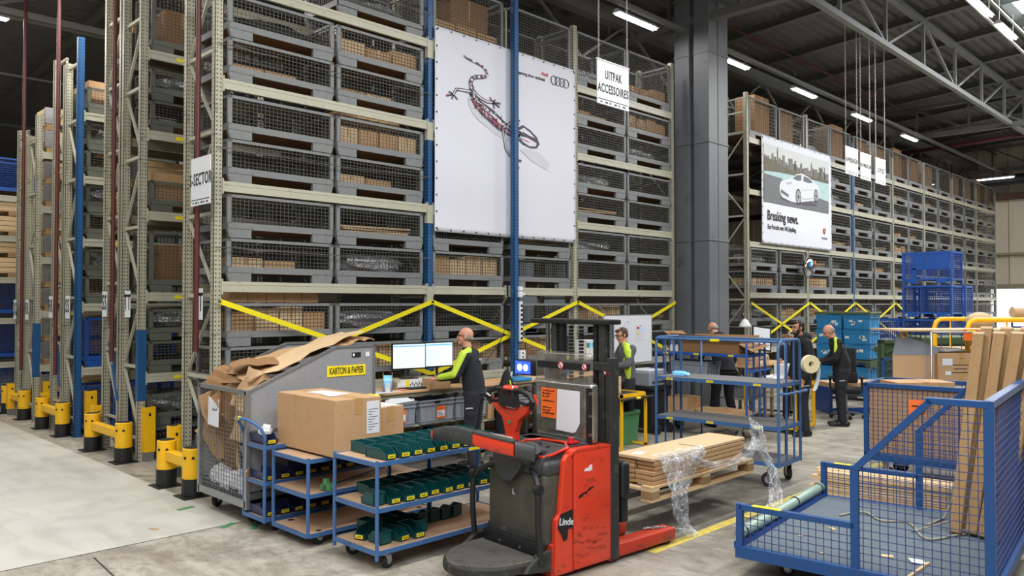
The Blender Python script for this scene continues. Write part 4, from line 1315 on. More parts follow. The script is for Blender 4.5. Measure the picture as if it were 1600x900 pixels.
o = MB().use('ink').cyl((.1, 0, .03), (.95, .05, .03), .008, 6).use('green_plastic').prism([(0, 0), (.13, 0), (.13, .05), (.04, .05), (.04, .10), (0, .10)], 'y', -.02, .02).box(0, -.05, .0, .03, .05, .05).build('reaching_tool')
for m_ in o.data.materials: pass
o.location = (3.78, 6.08, .465); o.rotation_euler = (0, 0, R(18)); tag(o, 'black rod with a bright green grip on the middle shelf', 'tool')

# ============================================================ CARDBOARD CONTAINER
t = thing('waste_container', 'galvanised cardboard container marked KARTON & PAPIER', 'container', (3.55, 7.06, 0))
L, W = 1.44, 1.03
prof = [(.02, .32), (.02, 1.27), (.06, 1.29), (.97, 1.65), (L, 1.65), (L, .32)]
for y0, y1, nm in ((0, .012, 'near'), (W - .012, W, 'far')):
    b = mb('galv_sheet').prism(prof, 'y', y0, y1)
    b.use('galv')
    edge = [(.02, 1.27), (.97, 1.655), (L, 1.655)]
    yy = y0 - .004
    for p, q in zip(edge, edge[1:]): b.bar((p[0], (y0 + y1) / 2, p[1]), (q[0], (y0 + y1) / 2, q[1]), .03, .025)
    b.bar((L, (y0 + y1) / 2, .32), (L, (y0 + y1) / 2, 1.65), .03, .03)
    if nm == 'near': b.box(.02, -.012, .88, L, -.002, .90)
    b.build('side_panel', t)
mb('galv_sheet').box(L - .01, 0, .32, L, W, 1.65).build('back_panel', t)
b = mb('galv')
for y in (0, W): b.box(-.02, y - .025, .16, .02, y + .025, 1.27)
b.box(-.02, 0, 1.24, .02, W, 1.28); b.box(-.02, 0, .17, .02, W, .24)
b.build('front_frame', t)
mb('steel').grid((0, .02, .24), (0, W - .04, 0), (0, 0, 1.0), 17, 24, .0048).build('wire_panel', t)
b = mb('galv').box(0, 0, .20, L, W, .24)
for y in (0, W - .04): b.box(0, y, .17, L, y + .04, .30)
for x in (.45, .9): b.box(x - .08, .02, .12, x + .08, W - .02, .20)
b.build('floor_frame', t)
for (px, py, a) in ((.12, .12, .2), (.12, W - .12, .6), (L - .15, .12, 0), (L - .15, W - .12, 0)): caster(t, px, py, .19, .085, a)
sg = mb('label_yellow').box(.86, -.006, 1.35, 1.33, -.002, 1.46).build('yellow_sign', t)
text('KARTON & PAPIER', .10, (1.095, -.008, 1.405), (R(90), 0, 0), 'ink', sg, sx=.50, spacing=1.0, bold=.006)
mb('ink').box(1.16, -.006, 1.54, 1.27, -.003, 1.59).use('white_paper').box(1.33, -.006, 1.54, 1.38, -.003, 1.59).cyl((1.18, -.0075, 1.565), (1.18, -.006, 1.565), .015, 10).build('maker_plate', t)
nt_ = mb('white_paper').cbox((-.03, .66, 1.02), (.003, .24, .28), (.05, 0, 0)).use('ink')
for i in range(4): nt_.cbox((-.034, .68 - .03 * i, 1.04 + .008 * (i % 2)), (.002, .02, .006 + .012 * (i % 2)), (.4 - .3 * i, 0, 0))
nt_.build('paper_note', t)
# cardboard waste: individual bent sheets
def bent_sheet(label, loc, w, d, rot, m='kraft', seed=1, bend=.08, group='waste cardboard in the container'):
    r = random.Random(seed); n = 8; b = mb(m); vs = []; fs = []
    for k in (0, 1):
        for j in range(5):
            for i in range(n + 1):
                u, v = i / n - .5, j / 4 - .5
                z = bend * math.cos(u * 3.1) * (1 + .3 * v) + .012 * math.sin(u * 17 + seed) + .01 * r.random() - (.006 if k else 0)
                vs.append((u * w * (1 + .06 * math.sin(v * 9 + seed)), v * d * (1 + .06 * math.sin(u * 11)), z))
    q = (n + 1) * 5
    for j in range(4):
        for i in range(n):
            a = j * (n + 1) + i
            fs.append((a, a + 1, a + n + 2, a + n + 1)); fs.append((q + a, q + a + n + 1, q + a + n + 2, q + a + 1))
    for i in range(n):
        fs.append((i, q + i, q + i + 1, i + 1)); a = 4 * (n + 1) + i; fs.append((a, a + 1, q + a + 1, q + a))
    for j in range(4):
        a = j * (n + 1); fs.append((a, a + n + 1, q + a + n + 1, q + a)); a += n; fs.append((a, q + a, q + a + n + 1, a + n + 1))
    o = b.add(vs, fs).build('cardboard_sheet'); o.location = loc; o.rotation_euler = rot
    return tag(o, label, 'cardboard', group)
bent_sheet('long flat sheet sloping along the container top edge', (4.42, 7.42, 1.60), 1.2, .50, (R(-4), R(-19), R(4)), 'kraft_light', 3, .03)
bent_sheet('second flat sheet under the long one in the container', (4.18, 7.6, 1.50), 1.0, .6, (R(5), R(-15), R(-8)), 'kraft', 5, .03)
bent_sheet('dark bent flap folded over the container front', (3.95, 7.6, 1.34), .60, .62, (R(-5), R(-4), R(6)), 'kraft_dark', 7, .06)
bent_sheet('curled brown flap at the far front corner of the container', (3.78, 7.84, 1.28), .35, .40, (R(14), R(-22), R(10)), 'kraft_dark', 9, .12)
bent_sheet('torn brown sheet curving at the near front of the container', (3.92, 7.34, 1.26), .5, .36, (R(-12), R(-12), R(-15)), 'kraft', 11, .08)
bent_sheet('ragged brown sheet jutting from the container middle', (4.0, 7.55, 1.47), .7, .42, (R(4), R(2), R(-24)), 'kraft_dark', 13, .04)
bent_sheet('pale sheet end standing out at the container back', (4.86, 7.4, 1.69), .5, .42, (R(3), R(-8), R(12)), 'kraft', 15, .03)
for i in range(9):
    bent_sheet('%s brown sheet pressed behind the container front mesh' % NTH[i], (3.66 + .05 * (i % 3), 7.25 + .09 * ((i * 5) % 8), .45 + .095 * i), .42, .42, (R(70 + 13 * (i % 3)), R(20 * (i % 4) - 30), R(75 + 11 * i)), ('kraft', 'kraft_dark', 'kraft_light')[i % 3], 20 + i, .05)
b = mb('kraft_dark').box(3.75, 7.1, .25, 4.9, 8.05, 1.2); o = b.build('cardboard_heap'); tag(o, 'packed brown cardboard filling the container', 'cardboard', kind='stuff')
for i in range(4):
    o = crumple('crumpled_paper', (0, 0, 0), (.16, .24, .18), 'white_paper', 40 + i, amp=.3); o.location = (3.645, 7.2 + i * .2, .25 + .03 * (i % 2))
    tag(o, '%s ball of white crumpled paper in the container bottom' % NTH[i], 'paper', 'crumpled paper in the container')
for i, (x, y, rz) in enumerate(((3.42, 8.13, .2), (3.44, 7.22, .5), (3.6, 7.0, 1))):
    o = mb('green_plastic').box(-.09, -.03, 0, .09, .03, .002).build('floor_tape'); o.location = (x, y, 0.002); o.rotation_euler = (0, 0, rz)
    tag(o, 'strip of green tape on the floor, %s from the barrier' % NTH[i], 'tape', 'green floor tape')

# ============================================================ STACKER TRUCK
T = thing('stacker_truck', 'red and black pallet stacker truck in the foreground', 'truck', (4.85, 4.36, 0), R(-4))
def arcs(pts): return pts
# chassis and covers
b = mb('truck_red').rbox(-.13, -.385, .10, .30, .385, .955, .018, 3)
b.rbox(-.128, -.384, .04, .298, .384, .14, .012, 2)
for i_ in range(16):
    b.use('truck_red_dirty').cbox((-.09 + (i_ * .137) % .34, -.3858, .10 + (i_ * .083) % .26), (.05 + .03 * (i_ % 3), .0016, .008 + .007 * (i_ % 4)), (0, .35 - .13 * (i_ % 5), 0))
bat = b.build('battery_cover', T, True, auto=35)
s_ = mb('ink')
for (x0, z0, pts) in ((-.09, .60, [(0, 0), (.03, .02), (.08, .03), (.13, .045), (.17, .05), (.18, .065), (.155, .06), (.13, .055), (.14, .035), (.09, .03), (.10, .015), (.05, .012), (.06, .0), (.01, -.012)]),):
    s_.prism([(x0 + p[0], z0 + p[1]) for p in pts], 'y', -.3875, -.3855)
s_.use('white_paper').prism([(-.02, .80), (.0, .815), (.02, .81), (.04, .83), (.065, .835), (.068, .79), (.03, .785), (.01, .79), (-.02, .788)], 'y', -.3875, -.3855)
s_.build('scuff_marks', bat)
b = mb('truck_red').prism([(-.16, .93), (-.13, .95), (.30, .95), (.30, .965), (-.10, .972), (-.15, .955)], 'y', -.386, .386); b.build('cover_lip', T)
b = mb('truck_red')
vs = []
for y in (-.40, -.375, .375, .40): pass
for sgn in (1, -1):
    b = mb('truck_red'); pf = [(-.15, .04), (-.15, .90), (-.165, .935), (-.20, .945), (-.24, .90), (-.29, .50), (-.33, .46), (-.345, .04)]
    b.prism(pf, 'y', sgn * .335, sgn * .385)
    cp = b.build('corner_panel', T, bevel=.012)
b = mb('ink').prism([(-.285, .50), (-.155, .52), (-.155, .37), (-.20, .38), (-.215, .30), (-.25, .29), (-.28, .35), (-.315, .40), (-.30, .46)], 'y', -.3895, -.386)
b.use('ink'); b.build('worn_patch', cp)
text('Linde', .075, (-.225, -.391, .435), (R(90), R(8), 0), 'white_paper', cp, name='brand_lettering', sx=.95)
# lower chassis
b = mb('truck_red_dirty').box(-.36, -.37, .03, -.12, .37, .28).box(.28, -.38, .02, .40, .38, .12)
b.build('chassis', T, bevel=.01)
# dark operator panel
b = mb('truck_panel').rbox(-.40, -.335, .26, -.20, .335, .80, .025, 3)
b.use('black_dusty').rbox(-.415, -.33, .24, -.38, .33, .33, .01, 2)
b.use('steel')
for y in (-.2, 0, .22): b.cyl((-.418, y, .285), (-.413, y, .285), .01, 8)
pn = b.build('operator_panel', T, True, auto=35)
text('i.', .07, (-.402, .02, .62), (R(90), 0, R(-90)), 'white_paper', pn, name='panel_mark')
# cowl
b = mb('truck_grey').rbox(-.40, -.345, .78, -.14, .345, .90, .04, 3)
b.prism([(-.42, .80), (-.42, .86), (-.36, .93), (-.22, .965), (-.08, .985), (.05, .985), (.10, .965), (-.10, .90)], 'y', -.30, .30)
b.rbox(-.15, -.30, .93, .26, .36, .985, .02, 2)
b.build('cowl', T, True, auto=40)
b = mb('truck_red').tube([(-.36, -.28, .925), (-.38, -.10, .925), (-.36, .08, .93), (-.20, .12, .985), (-.08, .05, .995), (-.05, -.2, .995), (-.12, -.30, .975), (-.28, -.31, .945)], .012, 6, closed=True)
b.use('black').rbox(-.34, -.24, .93, -.12, .04, .955, .01, 2)
b.use('truck_grey').cyl((-.20, -.05, .95), (-.20, -.05, 1.0), .028, 12).cyl((-.2, -.16, .95), (-.2, -.16, .985), .018, 12).use('red').cyl((.0, -.22, .98), (.0, -.22, 1.03), .025, 12).box(-.04, -.26, .985, .06, -.18, 1.0)
b.build('console', T, True, auto=40)
# tiller
hx = -.24
b = mb('truck_red')
b.prism([(.16, .90), (.30, .90), (.295, 1.05), (.33, 1.16), (.42, 1.22), (.47, 1.28), (.45, 1.31), (.36, 1.27), (.28, 1.24), (.18, 1.24), (.10, 1.27), (.01, 1.31), (-.01, 1.27), (.04, 1.21), (.13, 1.15), (.17, 1.05)], 'x', hx - .02, hx + .04)
b.rbox(hx - .05, .16, 1.33, hx + .03, .30, 1.43, .02, 2)
b.build('tiller', T, bevel=.01)
b = mb('black').tube([(hx - .01, -.02 + .0, 1.26), (hx - .02, -.055, 1.32), (hx - .03, -.02, 1.37), (hx - .03, .08, 1.40), (hx - .03, .16, 1.395)], .02, 10, rs=[.018, .025, .026, .022, .02])
b.tube([(hx - .01, .48, 1.26), (hx - .02, .515, 1.32), (hx - .03, .48, 1.37), (hx - .03, .38, 1.40), (hx - .03, .30, 1.395)], .02, 10, rs=[.018, .025, .026, .022, .02])
b.prism([(.12, 1.26), (.34, 1.26), (.31, 1.40), (.15, 1.40)], 'x', hx - .05, hx + .0)
b.tube([(hx - .02, .36, 1.30), (hx - .02, .44, 1.29), (hx - .02, .49, 1.31)], .014, 8); b.tube([(hx - .02, .1, 1.30), (hx - .02, .02, 1.29), (hx - .02, -.03, 1.31)], .014, 8)
b.use('truck_red').tube([(hx - .005, .46, 1.30), (hx - .0, .535, 1.33), (hx - .01, .50, 1.38)], .012, 8).tube([(hx - .005, 0, 1.28), (hx, -.075, 1.31), (hx - .01, -.055, 1.38)], .014, 8)
b.use('green_plastic').cyl((hx - .03, .23, 1.13), (hx - .02, .23, 1.13), .015, 12).use('white_paper').box(hx - .03, .19, .99, hx - .021, .27, 1.01).cbox((hx - .05, .47, 1.34), (.01, .05, .012), (.4, 0, 0))
b.build('steering_handle', T, True, auto=40)
mb('black').tube([(hx + .01, .23, .86), (hx, .23, .93)], .07, 12).build('tiller_boot', T, True, auto=40)
# curved backrest
pth = [(-.60, .78, .985), (-.67, .68, 1.02), (-.70, .52, 1.05), (-.69, .36, 1.06), (-.66, .18, 1.045), (-.61, .0, 1.02), (-.54, -.16, .995), (-.44, -.27, .965)]
def pad(b, pts, hh, th):
    n = len(pts); vs = []
    for i, p in enumerate(pts):
        p = Vector(p); d = (Vector(pts[min(i + 1, n - 1)]) - Vector(pts[max(i - 1, 0)])).normalized(); a = Vector((-d.y, d.x, 0)).normalized() * th / 2
        h = hh[i] / 2
        c = .72
        for (s1, s2) in ((-1, -c), (-c, -1), (c, -1), (1, -c), (1, c), (c, 1), (-c, 1), (-1, c)):
            vs.append(p + a * s1 + Vector((0, 0, h * s2)))
    fs = []
    for i in range(n - 1):
        for j in range(8): fs.append((i * 8 + j, (i + 1) * 8 + j, (i + 1) * 8 + (j + 1) % 8, i * 8 + (j + 1) % 8))
    fs += [tuple(range(8)), tuple(range(n * 8 - 1, n * 8 - 9, -1))]
    b.add(vs, fs)
b = mb('truck_grey'); pad(b, pth[:5], [.07, .10, .115, .12, .12], .07)
b.use('truck_red'); pad(b, pth[4:7], [.10, .11, .105], .075); pad(b, [(-.615, .785, 1.0), (-.60, .80, 1.0)], [.07, .06], .07)
b.use('truck_grey'); pad(b, pth[6:], [.12, .12], .09)
pad(b, [(p[0], p[1], p[2] + .055) for p in pth[4:7]], [.02, .02, .02], .08)
b.cyl((-.42, -.22, 1.0), (-.40, -.15, .90), .07, 12)
b.build('backrest', T, True, auto=45)
mb('truck_grey').prism([(-.02, .72), (.10, .72), (.17, .80), (.22, 1.0), (-.20, 1.0), (-.12, .82)], 'x', -.47, -.37).build('backrest_mount', T, True, auto=40)
# folding platform and side arms
rim = []
for i in range(25):
    a = R(90 + 180 * i / 24); rim.append((-.52 + .52 * math.cos(a), .37 * math.sin(a)))
rim = [(-.42, .37)] + rim + [(-.42, -.37)]
b = mb('black_dusty').prism(rim, 'z', .12, .185); pf_ = b.build('platform', T, bevel=.012)
b = mb('mat_grey').prism([(p[0] * .97 + -.012, p[1] * .93) for p in rim], 'z', .184, .197)
b.use('black')
for i in range(26):
    x = -1.0 + .022 * i; q = max(0, 1 - ((x + .52) / .52) ** 2) if x < -.52 else 1; w = .33 * math.sqrt(q)
    if w > .03: b.box(x, -w, .197, x + .006, w, .199)
b.build('rubber_mat', pf_)
for s_, yy in ((1, .39), (-1, -.39)):
    b = mb('black')
    b.tube([(-.50, yy * 1.0, .22), (-.52, yy * 1.0, .45), (-.52, yy, .62), (-.515, yy * .98, .70), (-.49, yy * .90, .755), (-.44, yy * .70, .80), (-.41, yy * .50, .83)], .024, 10)
    b.cyl((-.49, yy * 1.06, .20), (-.49, yy * .90, .20), .045, 14).cyl((-.515, yy * 1.05, .72), (-.515, yy * .92, .72), .035, 14)
    b.build('support_arm', T, True, auto=40)
    mb('black_dusty').prism([(-.66, .13), (-.40, .10), (-.40, .26), (-.50, .24), (-.60, .19)], 'y', min(yy * .93, yy * 1.04), max(yy * .93, yy * 1.04)).build('arm_bracket', T, bevel=.01)
mb('black').rbox(-.46, -.33, .18, -.40, .33, .29, .012, 2).use('steel').cyl((-.465, .12, .23), (-.46, .12, .23), .012, 8).cyl((-.465, -.12, .23), (-.46, -.12, .23), .012, 8).build('platform_hinge', T, True, auto=40)
# mast
b = mb('black_dusty')
for yy in (-.36, .36):
    s1 = 1 if yy < 0 else -1
    b.box(.285, yy - .03, .03, .385, yy + .03, 1.66); b.box(.29, yy + s1 * .05, .30, .40, yy + s1 * .11, 1.94)
    b.use('black').box(.30, yy + s1 * .14, .25, .36, yy + s1 * .18, 1.94).use('black_dusty')
b.box(.28, -.37, 1.55, .34, .37, 1.62); b.box(.28, -.37, .22, .42, .37, .30)
b.build('mast', T, bevel=.006)
mb('black').rbox(.26, -.39, 1.93, .42, .55, 1.972, .012, 2).use('steel').cyl((.3, -.2, 1.972), (.3, -.2, 1.99), .015, 8).build('mast_top_bar', T, True, auto=40)
b = mb('chrome').cyl((.36, -.33, 1.66), (.36, -.33, 1.93), .024, 14).cyl((.36, .42, 1.5), (.36, .42, 1.93), .022, 14)
b.build('lift_cylinder', T, True, auto=40)
b = mb('black')
for yy in (-.02, .10, .24):
    z = .9
    while z < 1.92: b.box(.31, yy - .012, z, .345, yy + .012, z + .022); z += .03
b.build('lift_chain', T)
# dusty screen in front of the mast
sh = mb('plexi').rbox(.14, -.30, 1.42, .19, .36, 1.70, .03, 3)
sh.use('smoke'); sh.rbox(.12, -.335, .97, .22, .385, 1.46, .04, 3)
scr = sh.build('mast_screen', T, True, auto=40)
mb('black').box(.115, -.30, 1.56, .135, .30, 1.615).box(.12, -.33, .98, .13, -.27, 1.42).box(.12, .32, .98, .13, .37, 1.42).build('screen_bar', scr)
st = mb('steel')
for yy in (-.325, .375):
    for z in (1.05, 1.2, 1.38): st.cyl((.105, yy, z), (.12, yy, z), .012, 8)
st.build('screen_bolts', scr)
b = mb('orange').box(.108, .06, 1.14, .111, .245, 1.39).use('ink')
rr_ = random.Random(4)
for i, z in enumerate((1.37, 1.345, 1.32, 1.285, 1.23, 1.205, 1.18)):
    y = .225
    while y > .09 + .03 * (i % 3):
        w = rr_.uniform(.006, .02); b.box(.106, y - w, z - .008, .1078, y, z + rr_.uniform(-.002, .006)); y -= w + .006
b.build('orange_note', scr)
b = mb('white_paper'); b.prism([(.045, 1.39), (-.215, 1.39), (-.215, 1.13), (-.17, 1.06), (-.14, 1.045), (.06, 1.05), (.05, 1.2)], 'x', .104, .107)
b.build('paper_sheet', scr)
def nosign(root, c, r, axis):
    b = mb('white_paper')
    def C(r_, d):
        if axis == 'x': b.cyl((c[0] - d, c[1], c[2]), (c[0] - d + .002, c[1], c[2]), r_, 20)
        else: b.cyl((c[0], c[1] - d, c[2]), (c[0], c[1] - d + .002, c[2]), r_, 20)
    b.use('red'); C(r, .002); b.use('white_paper'); C(r * .78, .004); b.use('ink')
    if axis == 'x':
        b.bar((c[0] - .006, c[1] + .3 * r, c[2] + .5 * r), (c[0] - .006, c[1] - .1 * r, c[2] - .4 * r), r * .3, .002, up=(1, 0, 0)).bar((c[0] - .006, c[1], c[2] - .4 * r), (c[0] - .006, c[1] - .5 * r, c[2] - .4 * r), r * .25, .002, up=(1, 0, 0))
        b.use('red').bar((c[0] - .008, c[1] + .55 * r, c[2] + .55 * r), (c[0] - .008, c[1] - .55 * r, c[2] - .55 * r), r * .18, .002, up=(1, 0, 0))
    return b.build('prohibition_sign', root)
nosign(T, (.29, -.345, 1.585 - .03), .042, 'x'); nosign(scr, (.138 - .025, .01, 1.59), .032, 'x'); nosign(scr, (.113, -.26, 1.59), .028, 'x')
# lamp unit with lit blue face
lu = mb('black').rbox(.22, .44, 1.46, .34, .70, 1.60, .02, 2).build('work_lamp', T, True, auto=40)
mb('blue_glow').box(.216, .50, 1.475, .2195, .70, 1.585).use('white_glow').cyl((.213, .64, 1.53), (.216, .64, 1.53), .032, 14).cyl((.213, .56, 1.53), (.216, .56, 1.53), .030, 14).build('lamp_face', lu)
# carriage, forks, legs
b = mb('black').rbox(.42, -.40, .50, .52, -.28, .80, .03, 3).rbox(.44, -.37, .30, .52, .37, .55, .01, 2).rbox(.42, .28, .5, .52, .40, .8, .03, 3)
b.build('fork_carriage', T, True, auto=40)
for yy in (-.02, .29): mb('black_dusty').prism([(.50, .42), (.50, .365), (1.6, .39), (1.62, .41), (1.0, .425)], 'y', yy - .055, yy + .055).build('fork', T)
for yy in (-.30, .30):
    b = mb('truck_red_dirty').rbox(.38, yy - .08, .03, 1.15, yy + .08, .14, .02, 2).use('rubber').cyl((1.05, yy - .06, .05), (1.05, yy + .06, .05), .05, 14)
    b.build('support_leg', T, True, auto=40)
mb('truck_red_dirty').rbox(.42, -.2, .10, .72, .2, .26, .05, 3).build('mast_foot', T, True, auto=40)

# ============================================================ PALLET LOAD
p = thing('wooden_pallet', 'pine pallet raised on the truck forks', 'pallet', (5.86, 4.08, .335))
LP = 1.85; WP = .74
for yy in (0, .31, .62): mb('pine').box(0, yy, .115, LP, yy + .12, .137).build('top_board', p)
for xx in (0, .86, 1.73): mb('pine_y').box(xx, 0, .093, xx + .12, WP, .115).build('cross_board', p)
for xx in (0, .86, 1.73):
    for yy in (0, .31, .62): mb('pine_old').box(xx, yy, .02, xx + .12, yy + .12, .093).build('block', p)
for yy in (0, .31, .62): mb('pine').box(0, yy, 0, LP, yy + .12, .02).build('bottom_board', p)
fr2 = random.Random(8)
for k in range(2):
    for i in range(5):
        z = .4725 + i * .042
        b = mb('kraft'); y0 = 4.10 + k * .215
        b.rbox(-.80, -.102, 0, .80, .102, .039, .008, 2)
        o = b.build('flat_pack'); o.location = (6.73 + fr2.uniform(-.02, .02), y0 + .1, z); o.rotation_euler = (fr2.uniform(-.02, .02), 0, 0)
        tag(o, 'long flat carton, %s from the bottom in the %s pile on the pallet' % (NTH[i], ('near', 'far')[k]), 'flat carton', 'long flat cartons on the pallet')
b = mb('kraft_light').rbox(-.83, -.215, 0, .82, .215, .03, .006, 2); o = b.build('cardboard_sheet'); o.location = (6.74, 4.315, .685)
tag(o, 'wide pale cardboard sheet topping the long cartons', 'cardboard')
mb('steel').box(-.02, -.2165, .0, .0, -.215, .03).box(-.02, -.216, .03, 0.0, .05, .031).build('strap', o)
mb('white_paper').cbox((-.68, .05, .031), (.14, .10, .001), (0, 0, .3)).build('paper_label', o)
o = mb('truck_grey').rbox(-1.0, -.03, 0, 1.1, .03, .14, .006, 1).build('steel_profile'); o.location = (7.05, 4.75, .475)
tag(o, 'long dark grey profile lying along the far side of the pallet', 'profile')
o = mb('ink').tube([(7.6, 4.2, .70), (7.75, 4.4, .74), (8.0, 4.72, .64)], .006, 5).build('strap_band'); tag(o, 'loose black strap reaching from the sheet to the grey profile', 'strap')

def filmsheet(name, label, rows, seed):
    """draped film: rows of points across"""
    r = random.Random(seed); b = mb('film'); vs = []; fs = []
    ny = len(rows); nx = 14
    for j, (p0, p1, bulge) in enumerate(rows):
        p0 = Vector(p0); p1 = Vector(p1)
        for i in range(nx + 1):
            u = i / nx; q = p0.lerp(p1, u)
            n = Vector((-.7, -.7, 0))
            vs.append(q + n * (bulge * math.sin(u * math.pi) + .022 * math.sin(u * 31 + j * 1.7 + seed) + r.uniform(-.014, .014)) + Vector((0, 0, r.uniform(-.01, .01))))
    for j in range(ny - 1):
        for i in range(nx):
            a = j * (nx + 1) + i; fs.append((a, a + 1, a + nx + 2, a + nx + 1))
    return tag(b.add(vs, fs).build(name, None, True), label, 'plastic film', 'loose stretch film on the pallet load')
def lerp_rows(keys, n):
    out = []
    for (a, c) in zip(keys, keys[1:]):
        for k in range(n):
            t_ = k / n; out.append((Vector(a[0]).lerp(Vector(c[0]), t_), Vector(a[1]).lerp(Vector(c[1]), t_), a[2] * (1 - t_) + c[2] * t_))
    out.append(keys[-1]); return out
filmsheet('stretch_film', 'clear film hanging from the near pallet corner to the floor', lerp_rows([
    ((5.98, 4.17, .735), (6.75, 4.12, .735), .0), ((5.96, 4.05, .70), (6.72, 4.05, .68), .03), ((6.0, 4.03, .55), (6.50, 4.03, .53), .05), ((6.05, 4.0, .40), (6.35, 4.02, .36), .06),
    ((6.03, 3.98, .22), (6.32, 4.0, .20), .05), ((6.12, 3.96, .10), (6.30, 3.97, .08), .05), ((6.14, 3.9, .015), (6.33, 3.9, .012), .02)], 4), 1)
filmsheet('stretch_film', 'long swag of clear film along the near pallet side', lerp_rows([
    ((6.45, 4.05, .68), (6.47, 4.03, .60), 0), ((6.8, 4.03, .58), (6.8, 4.0, .50), .03), ((7.2, 4.03, .56), (7.2, 4.0, .48), .03), ((7.5, 4.03, .62), (7.52, 4.0, .52), .02), ((7.66, 4.06, .74), (7.72, 4.02, .62), 0)], 4), 2)
filmsheet('stretch_film', 'clear film standing up and trailing from the far pallet corner', lerp_rows([
    ((7.66, 4.10, .92), (7.98, 4.12, .78), .0), ((7.58, 4.06, .80), (7.98, 4.08, .66), .03), ((7.58, 4.03, .66), (7.96, 4.05, .52), .04), ((7.70, 4.0, .52), (8.02, 4.02, .40), .03),
    ((7.78, 3.95, .36), (8.05, 3.98, .28), .04), ((7.60, 3.85, .18), (7.98, 3.9, .14), .02), ((7.30, 3.75, .02), (7.62, 3.72, .012), .02)], 4), 3)
filmsheet('stretch_film', 'tuft of clear film lying by the red support leg', lerp_rows([
    ((5.65, 4.05, .16), (5.8, 4.0, .17), .0), ((5.85, 4.0, .14), (6.0, 3.95, .12), .03), ((6.05, 3.95, .10), (6.2, 3.92, .07), .02)], 4), 4)

# ============================================================ BIG BLUE SHELF TROLLEYS
def shelf_trolley(label, x, y, rz, L=1.6, W=.62, zs=(.29, .70, 1.19), top=1.68, frame='trolley_blue', ladder=False):
    t = thing('shelf_trolley', label, 'trolley', (x, y, 0), rz)
    # long axis local +y ; end hoops at y=0 and y=L
    for yy in (0, L):
        b = mb(frame)
        b.tube([(0, yy, .24), (0, yy, top - .10), (.02, yy, top - .04), (.08, yy, top), (W - .08, yy, top), (W - .02, yy, top - .04), (W, yy, top - .10), (W, yy, .24)], .018, 8)
        if yy == 0 or True:
            for xx in (W * .36, W * .70): b.cyl((xx, yy, .28), (xx, yy, top), .012, 8)
            b.tube([(.0, yy - .0, 1.08), (.02, yy - .09, 1.08), (W - .02, yy - .09, 1.08), (W, yy, 1.08)], .015, 8) if yy == 0 else None
        if ladder:
            for k in range(7): b.cyl((W * .70, yy, .4 + k * .14), (W, yy, .4 + k * .14), .008, 6); b.cyl((0, yy, .4 + k * .14), (W * .36, yy, .4 + k * .14), .008, 6)
        b.build('end_frame', t, True, auto=40)
    b = mb(frame)
    b.cyl((0, 0, top - .012), (0, L, top - .012), .015, 8); b.cyl((W, 0, top - .012), (W, L, top - .012), .015, 8)
    b.build('top_rail', t, True, auto=40)
    for z in zs:
        b = mb(frame)
        b.box(-.012, 0, z - .045, .008, L, z - .002); b.box(W - .008, 0, z - .045, W + .012, L, z - .002); b.box(0, -.012, z - .045, W, .008, z - .002); b.box(0, L - .008, z - .045, W, L + .012, z - .002)
        s = b.build('shelf_frame', t)
        mb('shelf_rubber').box(.0, 0, z - .016, W, L, z).build('shelf_deck', s)
        if z > zs[0]:
            b = mb('label_yellow')
            for yy in (.25, .85, 1.4): b.box(-.0145, yy - .045, z - .037, -.012, yy + .045, z - .012)
            b.use('ink')
            for yy in (.25, .85, 1.4): b.box(-.0152, yy - .03, z - .027, -.0145, yy + .03, z - .022)
            b.build('shelf_label', s)
    mb('label_yellow').box(-.022, L * .45, top - .03, -.014, L * .45 + .12, top).build('rail_label', t)
    # side stays of tube
    for yy in (.18, L - .30): mb(frame).cyl((W, yy, .28), (W, yy, top), .012, 8).build('side_stay', t, True)
    for (px, py, a) in ((.06, .12, .6), (W - .06, .12, -.4), (.06, L - .12, .2), (W - .06, L - .12, .4)): caster(t, px, py, .245, .085, a + 1.2)
    return t
tr1 = shelf_trolley('large empty blue shelf trolley in front of the packing benches', 8.50, 4.19, R(3))
tr2 = shelf_trolley('blue ladder-sided shelf trolley holding the open carton', 11.0, 5.93, R(2), L=1.6, frame='cage_blue', zs=(.30, .92, 1.33), top=1.56, ladder=True)
# label roll hung on the near trolley end
o = thing('label_roll', 'big roll of blue-white labels hung on the large trolley end', 'roll', (8.99, 4.04, 1.40), R(-32))
mb('cream').lathe([(.035, -.03), (.105, -.03), (.105, .03), (.035, .03), (.035, -.03)], (0, 0, 0), 28, 'y').build('roll_body', o, True, auto=40)
mb('white_paper').prism([(.085, .06), (.107, 0), (.110, -.10), (.095, -.20), (.065, -.28), (.045, -.31), (.049, -.315), (.075, -.28), (.102, -.2), (.116, -.10), (.113, 0), (.091, .066)], 'y', -.028, .028).build('loose_strip', o)
